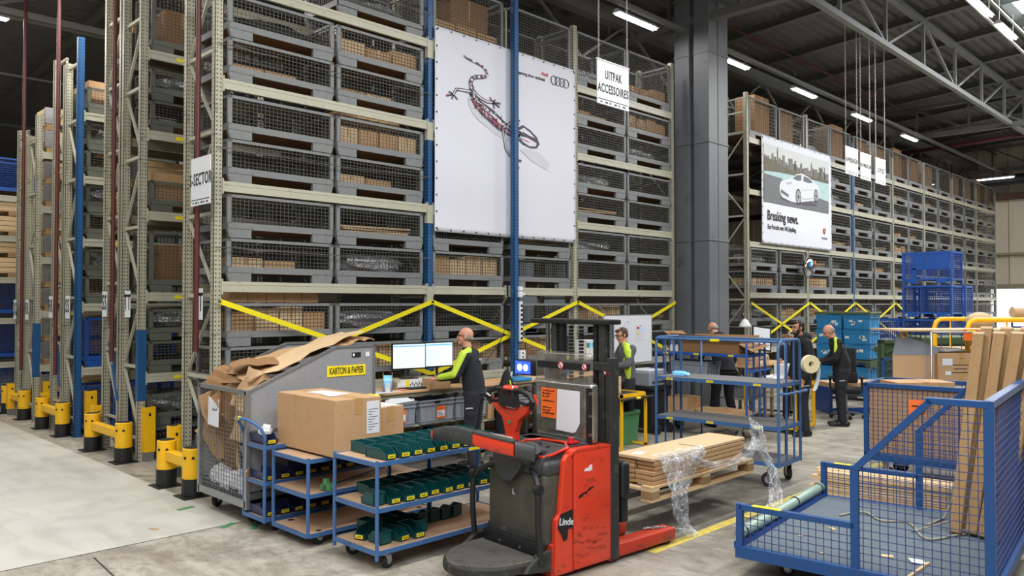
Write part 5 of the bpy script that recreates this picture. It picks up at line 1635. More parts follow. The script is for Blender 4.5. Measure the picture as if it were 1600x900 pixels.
# blue rag on the middle shelf
o = crumple('cloth_rag', (0, 0, 0), (.12, .22, .06), 'screen_bar', 77); o.location = (8.62, 5.55, 1.19); tag(o, 'light blue rag lying on the left end of the trolley shelf', 'cloth')
o = mb('kraft').tube([(0, 0, .02), (.25, .3, .05), (.3, .6, .03)], .05, 6).build('x'); bpy.data.objects.remove(o)
o = crumple('packing_paper', (0, 0, 0), (.5, 1.05, .14), 'kraft', 31, amp=.15, n=18); o.location = (11.3, 6.5, .30); tag(o, 'crumpled brown packing paper on the ladder trolley bottom', 'paper')
def tote(name, label, loc, d, m='tote_grey', rz=0.0, group=None, ribs=5, tagc=None, cat='crate'):
    t = thing(name, label, cat, loc, rz, group)
    x, y, z = d; w = x / 2; h = y / 2; k = .93
    b = mb(m)
    th = .006
    def wall(p, q, n):
        p = Vector(p); q = Vector(q); n = Vector(n)
        a0 = Vector((p.x * k, p.y * k, 0)); a1 = Vector((q.x * k, q.y * k, 0)); c1 = Vector((q.x, q.y, z)); c0 = Vector((p.x, p.y, z))
        b.add([a0, a1, c1, c0, a0 - n * th, a1 - n * th, c1 - n * th, c0 - n * th], [(0, 1, 2, 3), (7, 6, 5, 4), (3, 2, 6, 7), (0, 3, 7, 4), (1, 5, 6, 2), (0, 4, 5, 1)])
        L_ = (c1 - c0)
        for i in range(1, ribs):
            u = i / ribs; m0 = a0.lerp(a1, u); m1 = c0.lerp(c1, u)
            b.bar(m0.lerp(m1, .12) + n * .006, m0.lerp(m1, .80) + n * .006, .008, .012)
        for v in (.80, .97): b.bar(a0.lerp(c0, v) + n * .008, a1.lerp(c1, v) + n * .008, .016, .014)
        b.bar(a0.lerp(c0, .12) + n * .005, a1.lerp(c1, .12) + n * .005, .01, .012)
    wall((-w, -h, 0), (w, -h, 0), (0, -1, 0)); wall((w, -h, 0), (w, h, 0), (1, 0, 0)); wall((w, h, 0), (-w, h, 0), (0, 1, 0)); wall((-w, h, 0), (-w, -h, 0), (-1, 0, 0))
    b.box(-w * k, -h * k, 0, w * k, h * k, .006)
    b.build('crate_body', t)
    mb('ink').rbox(-.05, -h - .001, z * .84, .05, -h * .98, z * .93, .006, 1).build('hand_grip', t)
    if tagc:
        g = mb('orange').box(-.02, -h - .012, z * .18, .12, -h - .008, z * .72).use('white_paper').box(-.01, -h - .0135, z * .26, .11, -h - .012, z * .52).use('ink')
        for i in range(3): g.box(.0, -h - .0145, z * (.30 + .06 * i), .09 - .02 * i, -h - .0135, z * (.30 + .06 * i) + .006)
        g.build('paper_tag', t)
    return t
tote('plastic_tote', 'grey plastic tote on the ladder trolley middle shelf', (11.3, 7.0, .92), (.40, .70, .26))
big_carton('cardboard_box', 'brown carton at the left end of the ladder trolley bottom', 11.05, 7.0, .30, 11.5, 7.45, .58, slip=False)
# open carton on top shelf with spread flaps
t = thing('open_carton', 'large open brown carton with spread flaps on the ladder trolley', 'carton', (11.3, 6.62, 1.33), R(92))
x, y, z = .52, .25, .15
b = mb('kraft_dark'); b.box(-x, -y, 0, x, -y + .006, z).box(-x, y - .006, 0, x, y, z).box(-x, -y, 0, -x + .006, y, z).box(x - .006, -y, 0, x, y, z).box(-x, -y, 0, x, y, .006)
b.build('carton_body', t)
for (pts) in ([(-x, -y, z), (x, -y, z), (x + .06, -y - .1, z + .12), (-x - .06, -y - .1, z + .12)], [(-x, y, z), (x, y, z), (x + .16, y + .07, z + .15), (-x - .12, y + .10, z + .11)],
              [(x, -y, z), (x, y, z), (x + .27, y + .05, z + .17), (x + .27, -y - .03, z + .17)], [(-x, -y, z), (-x, y, z), (-x - .25, y + .06, z - .10), (-x - .27, -y - .03, z - .02)]):
    o = mb('kraft_dark').add(pts, [(0, 1, 2, 3)]).build('flap', t); md = o.modifiers.new('t', 'SOLIDIFY'); md.thickness = .005
for i, (dy, m) in enumerate(((0, 'green_plastic'), (.12, 'white_paper'), (.22, 'white_paper'))):
    o = mb('white_paper').cyl((0, 0, 0), (0, 0, .09), .028, 12).use(m).cyl((0, 0, .09), (0, 0, .11), .018, 10).build('spray_bottle', None, True, auto=40)
    o.location = (11.06, 7.42 - dy, 1.33); tag(o, ['bottle with green cap', 'first white bottle', 'second white bottle'][i] + ' beside the open carton', 'bottle', 'small bottles by the open carton')

# ============================================================ BLUE MESH PLATFORM WAGON (front right)
wg = thing('platform_wagon', 'blue mesh-sided platform wagon with open end, front right', 'wagon', (5.56, 3.06, 0), R(6.3 - 90))
# local frame: +x runs from the open end to the closed end, +y across from the near side to the far side
Lw, Ww = 1.66, 2.05
def side(y, m='deep_blue'):
    b = mb(m)
    def tb(p, q, w=.045): b.bar((p[0], y, p[1]), (q[0], y, q[1]), w, .045)
    tb((0, .20), (0, .57), .05); tb((0, .545), (.84, .545)); tb((.84, .20), (.84, .965), .055); tb((.84, .94), (1.33, 1.46), .05); tb((1.30, 1.455), (Lw, 1.455), .05)
    tb((Lw, .12), (Lw, 1.48), .06)
    b.box(-.03, y - .03, .16, Lw + .03, y + .03, .25)
    fr = b.build('side_frame', wg, bevel=.004)
    mb('label_yellow').box(.10, y - .024, .566, .32, y + .024, .5695).build('corner_marker', fr)
    g = mb('wire_blue'); st_ = .054
    k = 0; x = .03
    while x < Lw:
        top = .545 if x < .84 else (.965 + (x - .84) * (1.455 - .965) / (1.33 - .84) if x < 1.33 else 1.455)
        g.wire((x, y, .25), (x, y, top), .005); x += st_
    z = .25
    while z < 1.45:
        xs = 0 if z < .545 else (.84 if z < .965 else .84 + (z - .965) * .49 / .49)
        g.wire((xs, y + .005, z), (Lw, y + .005, z), .005); z += st_
    g.build('wire_mesh', wg)
side(0); side(Ww)
b = mb('deep_blue').box(Lw - .03, 0, 1.43, Lw + .03, Ww, 1.48).box(Lw - .03, 0, .16, Lw + .03, Ww, .25).box(-.03, 0, .16, .03, Ww, .22)
for yy in (.68, 1.36): b.box(0, yy - .03, .12, Lw, yy + .03, .18)
b.build('end_frame', wg, bevel=.004)
mb('wire_blue').grid((Lw, .03, .25), (0, Ww - .06, 0), (0, 0, 1.2), 38, 22, .005).build('wire_mesh', wg)
mb('carpet').box(0, 0, .22, Lw, Ww, .245).build('carpet_deck', wg)
b = mb('tube_green'); b.tube([(-.02, .04, .33), (-.02, Ww * .5, .325), (-.02, Ww - .04, .33)], .042, 14); b.use('ink')
for yy in (.10, Ww * .62, Ww - .12): b.cyl((-.02, yy, .33), (-.02, yy + .02, .33), .045, 14)
b.use('steel').cyl((-.02, .0, .33), (-.02, .04, .33), .03, 10); b.use('navy_blue').box(-.05, 0, .22, .03, Ww, .27)
b.build('padded_tube', wg, True, auto=40)
for (px, py) in ((.25, .25), (.25, Ww - .25), (Lw - .25, .25), (Lw - .25, Ww - .25)): caster(wg, px, py, .16, .06, .4)
mb('galv').bar((Lw + .05, .2, .12), (Lw + .55, .9, .32), .05).build('tow_bar', wg)
# debris on the deck
Mw = Matrix.Translation((5.56, 3.06, 0)) @ Matrix.Rotation(R(6.3 - 90), 4, 'Z')
def onw(x, y, z): return Mw @ Vector((x, y, z))
for i, (x, y, w, d) in enumerate(((.28, .55, .05, .03), (.42, .9, .07, .03), (.95, .42, .08, .05), (.55, .18, .04, .03), (.3, 1.0, .06, .03))):
    o = mb('pine').cbox((0, 0, .004), (w, d, .006), (0, 0, i)).build('wood_chip'); o.location = onw(x, y, .246)
    tag(o, '%s wood chip from the open end on the carpeted wagon deck' % NTH[i], 'wood chip', 'wood chips on the wagon deck')
o = mb('white_paper').cbox((0, 0, .006), (.12, .10, .004), (.08, .04, .5)).build('paper_scrap'); o.location = onw(1.15, .42, .246); tag(o, 'white paper scrap on the carpeted wagon deck', 'paper')
o = mb('pine').cbox((0, 0, .008), (.42, .02, .014)).build('wood_strip'); o.location = onw(1.2, .22, .246); tag(o, 'thin wooden strip on the wagon deck', 'wood strip')
b = mb('rope'); pts = []
for i in range(60):
    u = i / 59; pts.append(onw(.35 + u * 1.15, 1.35 + .18 * math.sin(u * 7) + .12 * math.sin(u * 17), .255 + (.0 if u < .75 else 0)))
b.tube(pts, .010, 6)
pts = [onw(1.0, 1.45, .255), onw(1.08, 1.8, .26), onw(1.12, 1.98, .4), onw(1.16, 2.0, .7), onw(1.2, 2.02, 1.0)]
b.tube(pts, .010, 6); b.tube([onw(.95, 1.2, .255), onw(1.15, 1.5, .3), onw(1.3, 1.9, .34), onw(1.38, 1.98, .6)], .008, 6)
tag(b.build('braided_rope', None, True), 'grey braided rope lying across the wagon deck', 'rope')
o = mb('orange').cbox((0, 0, 0), (.10, .003, .10), (0, 0, 0)).use('ink').cbox((0, -.003, .01), (.06, .002, .008)).build('note_card')
o.location = onw(1.235, .03, 1.40); o.rotation_euler = (0, 0, R(-90)); tag(o, 'orange paper card on the sloping blue wagon rail', 'card')
# long brown profile cartons leaning in the corner
for i in range(7):
    b = mb('kraft_brown'); Lb = 1.74
    b.rbox(-.032, -.045, 0, .032, .045, Lb, .010, 2); b.use('kraft_dark')
    for k in range(9): b.box(-.0328, -.02, .1 + k * .19, -.031, .0, .112 + k * .19)
    b.box(-.0326, .012, .02, -.031, .016, Lb)
    b.use('kraft_light').rbox(-.034, -.047, Lb - .02, .034, .047, Lb + .008, .006, 1)
    o = b.build('profile_carton'); o.location = (7.02 + .03 * ((i * 2) % 3), 1.97 - .098 * (i % 4), .262) if i < 4 else (7.14 + .02 * i, 1.93 - .10 * (i - 4), .262)
    o.rotation_euler = (R(1.6 * (i % 4)), R(25.0 - .5 * i) if i < 4 else R(21.0), R(0)); tag(o, 'long brown profile carton leaning in the wagon, %s from the left' % NTH[i], 'carton', 'long cartons leaning in the wagon')

# ============================================================ SECOND MESH WAGON WITH PANELS
t = thing('mesh_cart', 'blue mesh cart lined with brown boards behind the front wagon', 'cart', (9.62, 3.67, 0), R(6.3 - 90))
L2_, W2_, H2_ = 1.9, .9, 1.17
b = mb('deep_blue')
for y in (0, W2_):
    b.box(0, y - .025, .30, .05, y + .025, H2_); b.box(L2_ - .05, y - .025, .3, L2_, y + .025, H2_); b.box(0, y - .025, H2_ - .05, L2_, y + .025, H2_); b.box(0, y - .025, .26, L2_, y + .025, .36)
b.box(0, 0, H2_ - .045, .05, W2_, H2_); b.box(0, 0, .26, .05, W2_, .36); b.box(L2_ - .05, 0, .26, L2_, W2_, .36)
b.build('frame', t, bevel=.004)
g = mb('wire_blue').grid((.05, -.004, .36), (L2_ - .1, 0, 0), (0, 0, H2_ - .41), 34, 15, .006); g.grid((0.02, .03, .36), (0, W2_ - .06, 0), (0, 0, H2_ - .41), 16, 15, .006)
g.build('wire_mesh', t)
mb('navy_blue').box(0, 0, .30, L2_, W2_, .34).build('deck', t)
for (px, py) in ((.2, .12), (.2, W2_ - .12), (L2_ - .2, .12), (L2_ - .2, W2_ - .12)): caster(t, px, py, .27, .09, .3)
M2 = Matrix.Translation((9.62, 3.67, 0)) @ Matrix.Rotation(R(6.3 - 90), 4, 'Z')
b = mb('orange_wood').box(.06, .02, .36, L2_ - .06, .035, H2_ - .05); o = b.build('hardboard_sheet'); o.matrix_world = M2
tag(o, 'tall tan hardboard sheet standing inside the blue mesh cart', 'board')
# timber bundle on the floor
tr_ = random.Random(12)
for k in range(7):
    for j in range(3):
        o = mb('pine').box(0, 0, 0, 3.3, .10, .045).build('timber_batten'); o.location = (8.15 + j * .115 + tr_.uniform(-.02, .02), 3.62 + tr_.uniform(-.06, .06), .005 + k * .052)
        o.rotation_euler = (0, 0, R(-86) + tr_.uniform(-.01, .01))
        tag(o, 'pale timber batten, %s layer up, %s from the front wagon' % (NTH[k], NTH[j]), 'timber', 'timber battens stacked on the floor')
# ============================================================ PACKING BENCH WITH MONITORS
def bench(label, x0, x1, y0, y1, z, shelf=None, top='orange_wood', legs=None):
    t = thing('packing_bench', label, 'workbench', (x0, y0, 0))
    L, W = x1 - x0, y1 - y0
    mb(top).rbox(0, 0, z - .03, L, W, z, .006, 1).build('bench_top', t)
    b = mb('beige_dark'); b.box(0, .03, z - .08, L, .06, z - .03).box(0, W - .06, z - .08, L, W - .03, z - .03); b.build('apron', t)
    for x in (legs or (.15, L / 2, L - .15)):
        b = mb('beige_dark').box(x - .03, .03, 0, x + .03, .07, z - .03).box(x - .03, W - .07, 0, x + .03, W - .03, z - .03).box(x - .03, .03, .05, x + .03, W - .03, .09)
        b.build('leg', t)
    if shelf: mb('beige').box(.05, .02, shelf - .025, L - .05, W - .1, shelf).build('lower_shelf', t)
    return t
bench('long light wood packing bench carrying the two monitors', 5.35, 7.35, 7.98, 8.62, 1.0, .56, legs=(.08, 1.9))
bench('long wood packing bench continuing behind the stacker truck', 7.42, 10.4, 7.98, 8.62, .98, .50, legs=(.06, 1.5, 2.9))
def monitor(label, x, y, z, w, h, rz, dark=False):
    t = thing('computer_monitor', label, 'monitor', (x, y, z), rz, 'monitors on the benches')
    mb('black').rbox(-w / 2 - .015, -.015, .12, w / 2 + .015, .02, .12 + h + .03, .006, 2).build('screen_housing', t)
    s = mb('screen').box(-w / 2, -.017, .14, w / 2, -.0155, .13 + h)
    s.build('screen', t)
    b = mb('screen_bar').box(-w / 2 + .005, -.018, .13 + h * .90, w / 2 - .005, -.017, .13 + h * .95)
    b.use('print_grey')
    for i in range(8): b.box(-w / 2 + .02, -.018, .15 + h * .08 * (i + 1), -w / 2 + .02 + w * (.25 + .4 * ((i * 5) % 4) / 3), -.017, .1515 + h * .08 * (i + 1))
    b.build('screen_content', t)
    mb('black').cyl((0, .02, .03), (0, .02, .18), .02, 10).rbox(-.11, -.07, 0, .11, .09, .014, .006, 1).build('stand', t)
    return t
monitor('left of the two lit monitors on the packing bench', 6.42, 8.30, 1.12, .46, .32, R(-12))
monitor('right of the two lit monitors, beside the man in black', 6.93, 8.32, 1.12, .46, .32, R(-6))
t = thing('monitor_riser', 'small shelf under the two monitors', 'shelf', (6.15, 8.22, 1.0)); mb('beige').box(0, 0, .09, 1.15, .28, .12).build('riser_top', t); mb('beige_dark').box(0, 0, 0, .03, .28, .09).box(1.12, 0, 0, 1.15, .28, .09).build('riser_side', t)
t = thing('label_reel', 'cardboard reel of blue labels on the packing bench', 'reel', (5.95, 8.12, 1.0), R(55))
mb('kraft_dark').lathe([(0, -.06), (.12, -.06), (.12, -.052), (0, -.052)], (0, 0, .12), 24, 'y').lathe([(0, .052), (.12, .052), (.12, .06), (0, .06)], (0, 0, .12), 24, 'y').build('reel_flange', t, True, auto=40)
mb('screen_bar').lathe([(.085, -.052), (.085, .052)], (0, 0, .12), 20, 'y').use('white_paper').box(-.087, -.03, .0, -.082, .03, .12).use('ink').cyl((0, -.064, .12), (0, -.06, .12), .02, 10).build('label_band', t, True, auto=40)
t = thing('keyboard', 'black keyboard leaning by the label box', 'keyboard', (6.5, 8.10, 1.0), R(-8))
mb('black').rbox(-.23, -.06, 0, .23, .08, .022, .004, 1).build('key_tray', t)
t = thing('label_rack', 'low box of white and yellow barcode labels on the bench', 'label box', (6.42, 8.2, 1.0), R(-6))
mb('white_paper').box(-.24, 0, .02, .24, .05, .115).build('box_body', t)
b = mb('label_yellow').box(-.11, -.002, .025, -.06, 0, .112).use('ink')
for i in range(10): b.box(-.05 + i * .028, -.003, .03 + .02 * (i % 2), -.04 + i * .028, -.001, .06 + .02 * (i % 2)).box(-.22 + i * .02 * (i < 4), -.003, .03, -.21 + i * .02 * (i < 4), -.001, .035)
b.build('printed_labels', t)
o = carton((6.66, 8.02, 1.0), (.30, .22, .13), 'small brown carton under the hands of the man at the monitors', 'cartons on the packing bench', 'kraft', R(-12))
o = mb('white_paper').cbox((0, 0, .002), (.42, .20, .002), (0, 0, .2)).cbox((.1, .03, .004), (.3, .2, .002), (0, 0, -.2)).use('orange').cbox((.28, .02, .006), (.18, .08, .002), (0, 0, -.3)).build('paper_sheets'); o.location = (5.85, 8.08, 1.0)
tag(o, 'loose white and orange papers on the left bench end', 'paper')
for i, x in enumerate((5.98, 6.62, 7.22, 8.3)):
    tote('plastic_tote', ['grey tote with an orange-white tag, leftmost on the bench shelf', 'grey tote with an orange-yellow tag, second on the bench shelf', 'grey tote behind the legs of the man at the monitors', 'grey tote on the shelf right of the man at the monitors'][i],
         (x, 8.14, .56 if i < 3 else .5), (.58, .38, .30), 'tote_grey', 0, 'grey totes on the bench shelf', tagc=(i < 2))
o = mb('white_paper').add([(-.25, -.17, .30), (.22, -.14, .31), (.2, .1, .36), (-.1, .12, .46), (-.02, -.05, .43), (.28, .0, .38)], [(0, 1, 4), (0, 4, 3), (1, 5, 2), (1, 2, 4), (4, 2, 3)]).build('film_sheet'); o.location = (6.05, 8.12, .56)
md = o.modifiers.new('t', 'SOLIDIFY'); md.thickness = .003; tag(o, 'grey-white plastic sheet draped over the leftmost grey tote', 'plastic sheet')
carton((7.62, 8.14, .5), (.12, .3, .24), 'narrow upright carton on the bench shelf right of the man', 'cartons on the packing bench', 'kraft')
carton((5.75, 8.2, .0), (.4, .4, .3), 'low brown carton on the floor under the bench', 'cartons on the packing bench', 'kraft_dark')
t = thing('tape_dispenser', 'white tape roll and black holder on the bench', 'tape dispenser', (7.30, 8.12, 1.0), R(30))
mb('white_paper').lathe([(.02, -.03), (.075, -.03), (.075, .03), (.02, .03)], (0, 0, .08), 20, 'y').build('roll', t, True, auto=40)
mb('black').prism([(-.02, 0), (.14, 0), (.14, .04), (.11, .16), (.09, .16), (.10, .04), (.0, .03)], 'y', .035, .045).cyl((.1, .0, .02), (.1, .05, .26), .008, 6).build('holder', t)
t = thing('desk_phone', 'black printer-like device at the right of the man in black', 'printer', (7.25, 8.36, 1.0), R(-10))
mb('black').rbox(-.1, -.1, 0, .12, .12, .18, .015, 2).use('truck_grey').box(-.07, -.102, .11, .08, -.1, .16).build('device_body', t)
# power strips on the blue post
t = thing('power_strip', 'long white power strip on the blue centre post', 'power strip', (8.80, 8.56, 1.52))
mb('white_paper').rbox(-.03, -.02, 0, .03, .02, .62, .008, 1).build('strip_body', t)
b = mb('black')
for i in range(8): b.cyl((.0, -.024, .05 + i * .072), (0, -.02, .05 + i * .072), .022, 12).box(.03, -.015, .03 + i * .072, .034, .015, .07 + i * .072)
b.build('socket', t)
t = thing('switch_box', 'small white switch box on the blue centre post above the strip', 'socket', (8.78, 8.55, 2.20)); mb('white_paper').rbox(-.04, -.03, 0, .04, .03, .09, .01, 1).rbox(-.04, -.03, .1, .04, .03, .17, .01, 1).rbox(.03, -.05, .03, .07, -.02, .07, .008, 1).build('box_body', t)
t = thing('switch_box', 'white double socket low on the blue centre post', 'socket', (8.81, 8.55, 1.24)); mb('white_paper').rbox(-.05, -.03, 0, .07, .03, .14, .01, 1).use('ink').cyl((0, -.034, .04), (0, -.03, .04), .015, 8).cyl((0, -.034, .10), (0, -.03, .10), .015, 8).build('box_body', t)
o = mb('ink').tube([(8.7, 8.6, 2.3), (8.55, 8.55, 1.9), (8.3, 8.5, 1.55), (7.9, 8.4, 1.25), (7.5, 8.35, 1.08)], .006, 5).tube([(8.85, 8.5, 1.3), (9.0, 8.4, 1.1), (9.05, 8.3, 1.0)], .006, 5).build('cable'); tag(o, 'thin black cable swagging from the blue post to the bench', 'cable')
# jacket hung on the bench end
t = thing('hanging_jacket', 'black work jacket with a lime strip hung at the bench end', 'jacket', (7.86, 7.92, .25))
b = mb('cloth_black'); vs = []; fs = []
rows = [(.0, .19, .12), (.2, .20, .13), (.4, .19, .12), (.6, .16, .11), (.75, .10, .08), (.88, .05, .05), (.93, .01, .01)]
for j, (z, w, d) in enumerate(rows):
    for i in range(16):
        a = 2 * math.pi * i / 16; q = 1 + .13 * math.sin(i * 3.1 + j)
        vs.append((w * q * math.cos(a), d * q * math.sin(a), z))
for j in range(len(rows) - 1):
    for i in range(16): fs.append((j * 16 + i, j * 16 + (i + 1) % 16, (j + 1) * 16 + (i + 1) % 16, (j + 1) * 16 + i))
b.add(vs, fs).build('jacket_cloth', t, True)
mb('lime').tube([(-.10, -.135, .62), (-.05, -.15, .3), (.02, -.15, .02)], .012, 6).tube([(-.02, -.10, .72), (-.03, -.09, .78)], .012, 6).use('white_paper').cbox((.03, -.06, .86), (.04, .005, .08), (.2, 0, 0)).build('reflective_strip', t)
# things on bench two
o = mb('kraft_light').cbox((0, 0, .01), (1.0, .4, .02), (0, 0, .02)).build('cardboard_sheet'); o.location = (8.6, 8.2, .98); tag(o, 'pale cardboard sheet lying on the bench behind the truck', 'cardboard')
o = mb('crate_blue').rbox(-.18, -.12, 0, .18, .12, .05, .01, 1).build('blue_folder'); o.location = (8.25, 8.08, .98); tag(o, 'flat blue tray on the bench behind the truck screen', 'tray')
for i in range(4):
    o = mb('white_paper').rbox(-.035, -.13, 0, .035, .13, .30, .004, 1).use(('green_plastic', 'screen_bar', 'green_plastic', 'kraft_light')[i]).box(-.036, -.132, .18, .036, -.13, .26).build('lever_arch_file'); o.location = (10.15 + i * .078, 8.45, .98 + .22); tag(o, 'white binder with coloured spine, %s from the left behind the mast' % NTH[i], 'binder', 'white binders behind the truck mast')
t = thing('file_shelf', 'small shelf carrying the white binders', 'shelf', (10.05, 8.3, .98)); mb('beige').box(0, 0, .2, .45, .3, .22).build('shelf_top', t); mb('beige_dark').box(0, 0, 0, .02, .3, .2).box(.43, 0, 0, .45, .3, .2).build('shelf_side', t)
tote('plastic_tote', 'blue tray with green tape rolls behind the truck screen', (9.2, 8.25, .98), (.5, .32, .12), 'crate_blue')
for i in range(2):
    o = mb('ink').lathe([(.03, -.03), (.08, -.03), (.08, .03), (.03, .03)], (0, 0, .08), 18, 'y').build('tape_roll', None, True, auto=40); o.location = (9.1 + .2 * i, 8.2, .99); tag(o, ['left', 'right'][i] + ' black tape roll standing in the blue tray', 'tape roll', 'tape rolls in the blue tray')

# whiteboard
t = thing('whiteboard', 'grey-white whiteboard with pinned papers in front of the rack', 'whiteboard', (10.68, 8.42, 1.05), 0)
mb('white_paper').rbox(0, -.01, 0, 1.42, .01, .86, .006, 1).build('board_panel', t)
mb('galv').box(0, -.014, 0, 1.42, -.009, .012).box(0, -.014, .848, 1.42, -.009, .86).box(0, -.014, 0, .012, -.009, .86).box(1.408, -.014, 0, 1.42, -.009, .86).box(.0, -.05, -.012, 1.42, .0, 0).build('board_frame', t)
for (x, z, w, h) in ((.18, .42, .26, .33), (.58, .25, .20, .50), (.9, .40, .30, .28)):
    b = mb('banner').box(x, -.013, z, x + w, -.011, z + h).use('print_grey')
    for i in range(6): b.box(x + .03, -.014, z + h * (.15 + .12 * i), x + w * (.55 + .1 * (i % 3)), -.013, z + h * (.15 + .12 * i) + .004)
    b.use('ink').cyl((x + w / 2, -.018, z + h - .02), (x + w / 2, -.013, z + h - .02), .01, 8)
    if x > .8: b.use('red').box(x + .05, -.015, z + .2, x + .12, -.014, z + .24).use('screen_bar').box(x + .14, -.015, z + .17, x + .24, -.014, z + .19).use('label_yellow').box(x + .05, -.015, z + .1, x + .1, -.014, z + .16)
    b.build('pinned_paper', t)
mb('steel').cyl((.1, .02, .86), (.1, .2, 1.05), .006, 6).cyl((1.3, .02, .86), (1.3, .2, 1.05), .006, 6).build('hanger', t)

# yellow table and green bin
t = thing('yellow_table', 'small yellow steel table with dark top behind the truck mast', 'table', (9.12, 6.86, 0))
L, W, H = .62, .58, .80
for (x, y) in ((0, 0), (L - .035, 0), (0, W - .035), (L - .035, W - .035)): mb('yellow').box(x, y, 0, x + .035, y + .035, H - .04).build('leg', t)
mb('yellow').box(0, 0, H - .05, L, .035, H).box(0, W - .035, H - .05, L, W, H).box(0, 0, H - .05, .035, W, H).box(L - .035, 0, H - .05, L, W, H).box(L - .035, 0, .02, L, W, .05).build('frame', t)
mb('truck_grey').box(.03, .03, H - .03, L - .03, W - .03, H - .012).build('table_top', t)
mb('black').cyl((-.05, -.03, H - .07), (L + .12, -.03, H - .07), .018, 10).use('label_yellow').cyl((.3, -.03, H - .07), (.4, -.03, H - .07), .0195, 10).build('roller_bar', t, True, auto=40)
carton((9.22, 7.12, .80), (.20, .20, .12), 'lower small carton of the pair on the yellow table', 'cartons on the yellow table', 'kraft_light')
carton((9.22, 7.12, .925), (.20, .20, .12), 'upper small carton of the pair on the yellow table', 'cartons on the yellow table', 'kraft_light')
t = thing('green_bin', 'light green plastic bin under the yellow table', 'bin', (9.62, 7.28, .0), 0)
b = mb('green_plastic'); k = .86
vs = [(-.24 * k, -.2 * k, 0), (.24 * k, -.2 * k, 0), (.24 * k, .2 * k, 0), (-.24 * k, .2 * k, 0), (-.24, -.2, .48), (.24, -.2, .48), (.24, .2, .48), (-.24, .2, .48)]
b.add(vs, [(0, 3, 2, 1), (0, 1, 5, 4), (1, 2, 6, 5), (2, 3, 7, 6), (3, 0, 4, 7)]); b.box(-.26, -.22, .46, .26, -.19, .50).box(-.26, .19, .46, .26, .22, .50).box(-.26, -.22, .46, -.23, .22, .50).box(.23, -.22, .46, .26, .22, .50)
o = b.build('bin_body', t)
md = o.modifiers.new('t', 'SOLIDIFY'); md.thickness = .004
# grey and black stuff under bench behind trolley 2
t = thing('rubbish_bin', 'black wheeled bin with grey printer on top, right of the green bin', 'bin', (10.85, 7.62, 0))
mb('black').rbox(-.25, -.25, .08, .25, .25, .72, .03, 2).rbox(-.28, -.28, .70, .28, .28, .76, .015, 2).build('bin_body', t)
mb('rubber').cyl((-.2, -.28, .08), (-.14, -.28, .08), .08, 14).cyl((.14, -.28, .08), (.2, -.28, .08), .08, 14).build('wheel', t)
t = thing('printer', 'light grey printer standing on the black bin', 'printer', (10.85, 7.62, .76)); mb('tote_grey').rbox(-.26, -.22, 0, .26, .22, .24, .03, 3).use('truck_grey').box(-.2, -.222, .05, .2, -.22, .09).cyl((0, -.225, .16), (0, -.22, .16), .03, 12).build('printer_body', t)
mb('white_paper').rbox(-.24, -.2, .24, .24, .2, .27, .01, 1).build('paper_cover', t)

# ============================================================ SECOND PACKING STATION (right of the pillar foot)
bench('packing bench right of the bending man, crowded with parcels', 12.55, 14.4, 6.72, 7.45, 1.02, .45, 'orange_wood')
t = thing('yellow_stand', 'yellow square tube stand under the second packing station', 'stand', (12.25, 5.75, 0), R(3))
b = mb('yellow'); L, W, H = .75, .85, .80
for (x, y) in ((0, 0), (L, 0), (0, W), (L, W)): b.box(x - .025, y - .025, .05, x + .025, y + .025, H)
for z in (.10, H - .02): b.box(-.025, -.025, z - .03, L + .025, .025, z + .03).box(-.025, W - .025, z - .03, L + .025, W + .025, z + .03).box(-.025, 0, z - .03, .025, W, z + .03).box(L - .025, 0, z - .03, L + .025, W, z + .03)
b.build('frame', t, bevel=.004)
mb('shelf_rubber').box(0, 0, .11, L, W, .135).box(0, 0, H - .01, L, W, H + .01).build('shelf', t)
for (x, y) in ((.1, .1), (L - .1, .1), (.1, W - .1), (L - .1, W - .1)): mb('rubber').cyl((x - .015, y, .035), (x + .015, y, .035), .035, 12).build('wheel', t)
SG = 'parcels at the second packing station'
big_carton('white_carton', 'white carton standing on the yellow stand', 12.62, 5.95, .815, 12.98, 6.3, 1.08, 'white_paper', False)
carton((12.75, 6.85, 1.02), (.30, .26, .24), 'brown parcel on the second station bench behind the tape roll', SG, 'kraft')
carton((13.2, 6.95, 1.02), (.34, .24, .18), 'flat brown parcel at the middle of the second station bench', SG, 'kraft')
tote('plastic_tote', 'grey tote on the shelf under the second station bench', (12.95, 6.95, .45), (.58, .38, .28))
t = thing('tape_roll', 'cream packing tape roll standing on the second station bench', 'tape roll', (12.98, 6.62, 1.02), R(10)); mb('kraft_light').lathe([(.05, -.025), (.10, -.025), (.10, .025), (.05, .025), (.05, -.025)], (0, 0, .10), 24, 'y').build('roll_body', t, True, auto=40)
o = crumple('paper_heap', (0, 0, 0), (.55, .3, .10), 'white_paper', 3); o.location = (12.7, 6.3, .82); o.location = (12.45, 6.2, .815); tag(o, 'heap of white delivery papers on the yellow stand', 'paper')
t = thing('tablet_screen', 'tilted white document screen in a dark frame above the bench', 'screen', (13.45, 6.95, 1.25), R(-38))
b = mb('black').cbox((0, 0, .22), (.36, .03, .46), (R(-16), R(8), 0)); b.build('screen_housing', t)
mb('white_paper').cbox((-.002, -.019, .22), (.31, .006, .40), (R(-16), R(8), 0)).build('document', t); mb('steel').cyl((0, .06, -.23), (0, .04, .1), .012, 8).build('stand', t)
t = thing('desk_lamp', 'white articulated desk lamp behind the bending man', 'lamp', (13.75, 7.3, 1.02))
mb('white_paper').lathe([(.02, .10), (.05, .08), (.10, .0), (.115, -.04), (.11, -.045)], (-.35, -.05, .70), 16).build('lamp_shade', t, True)
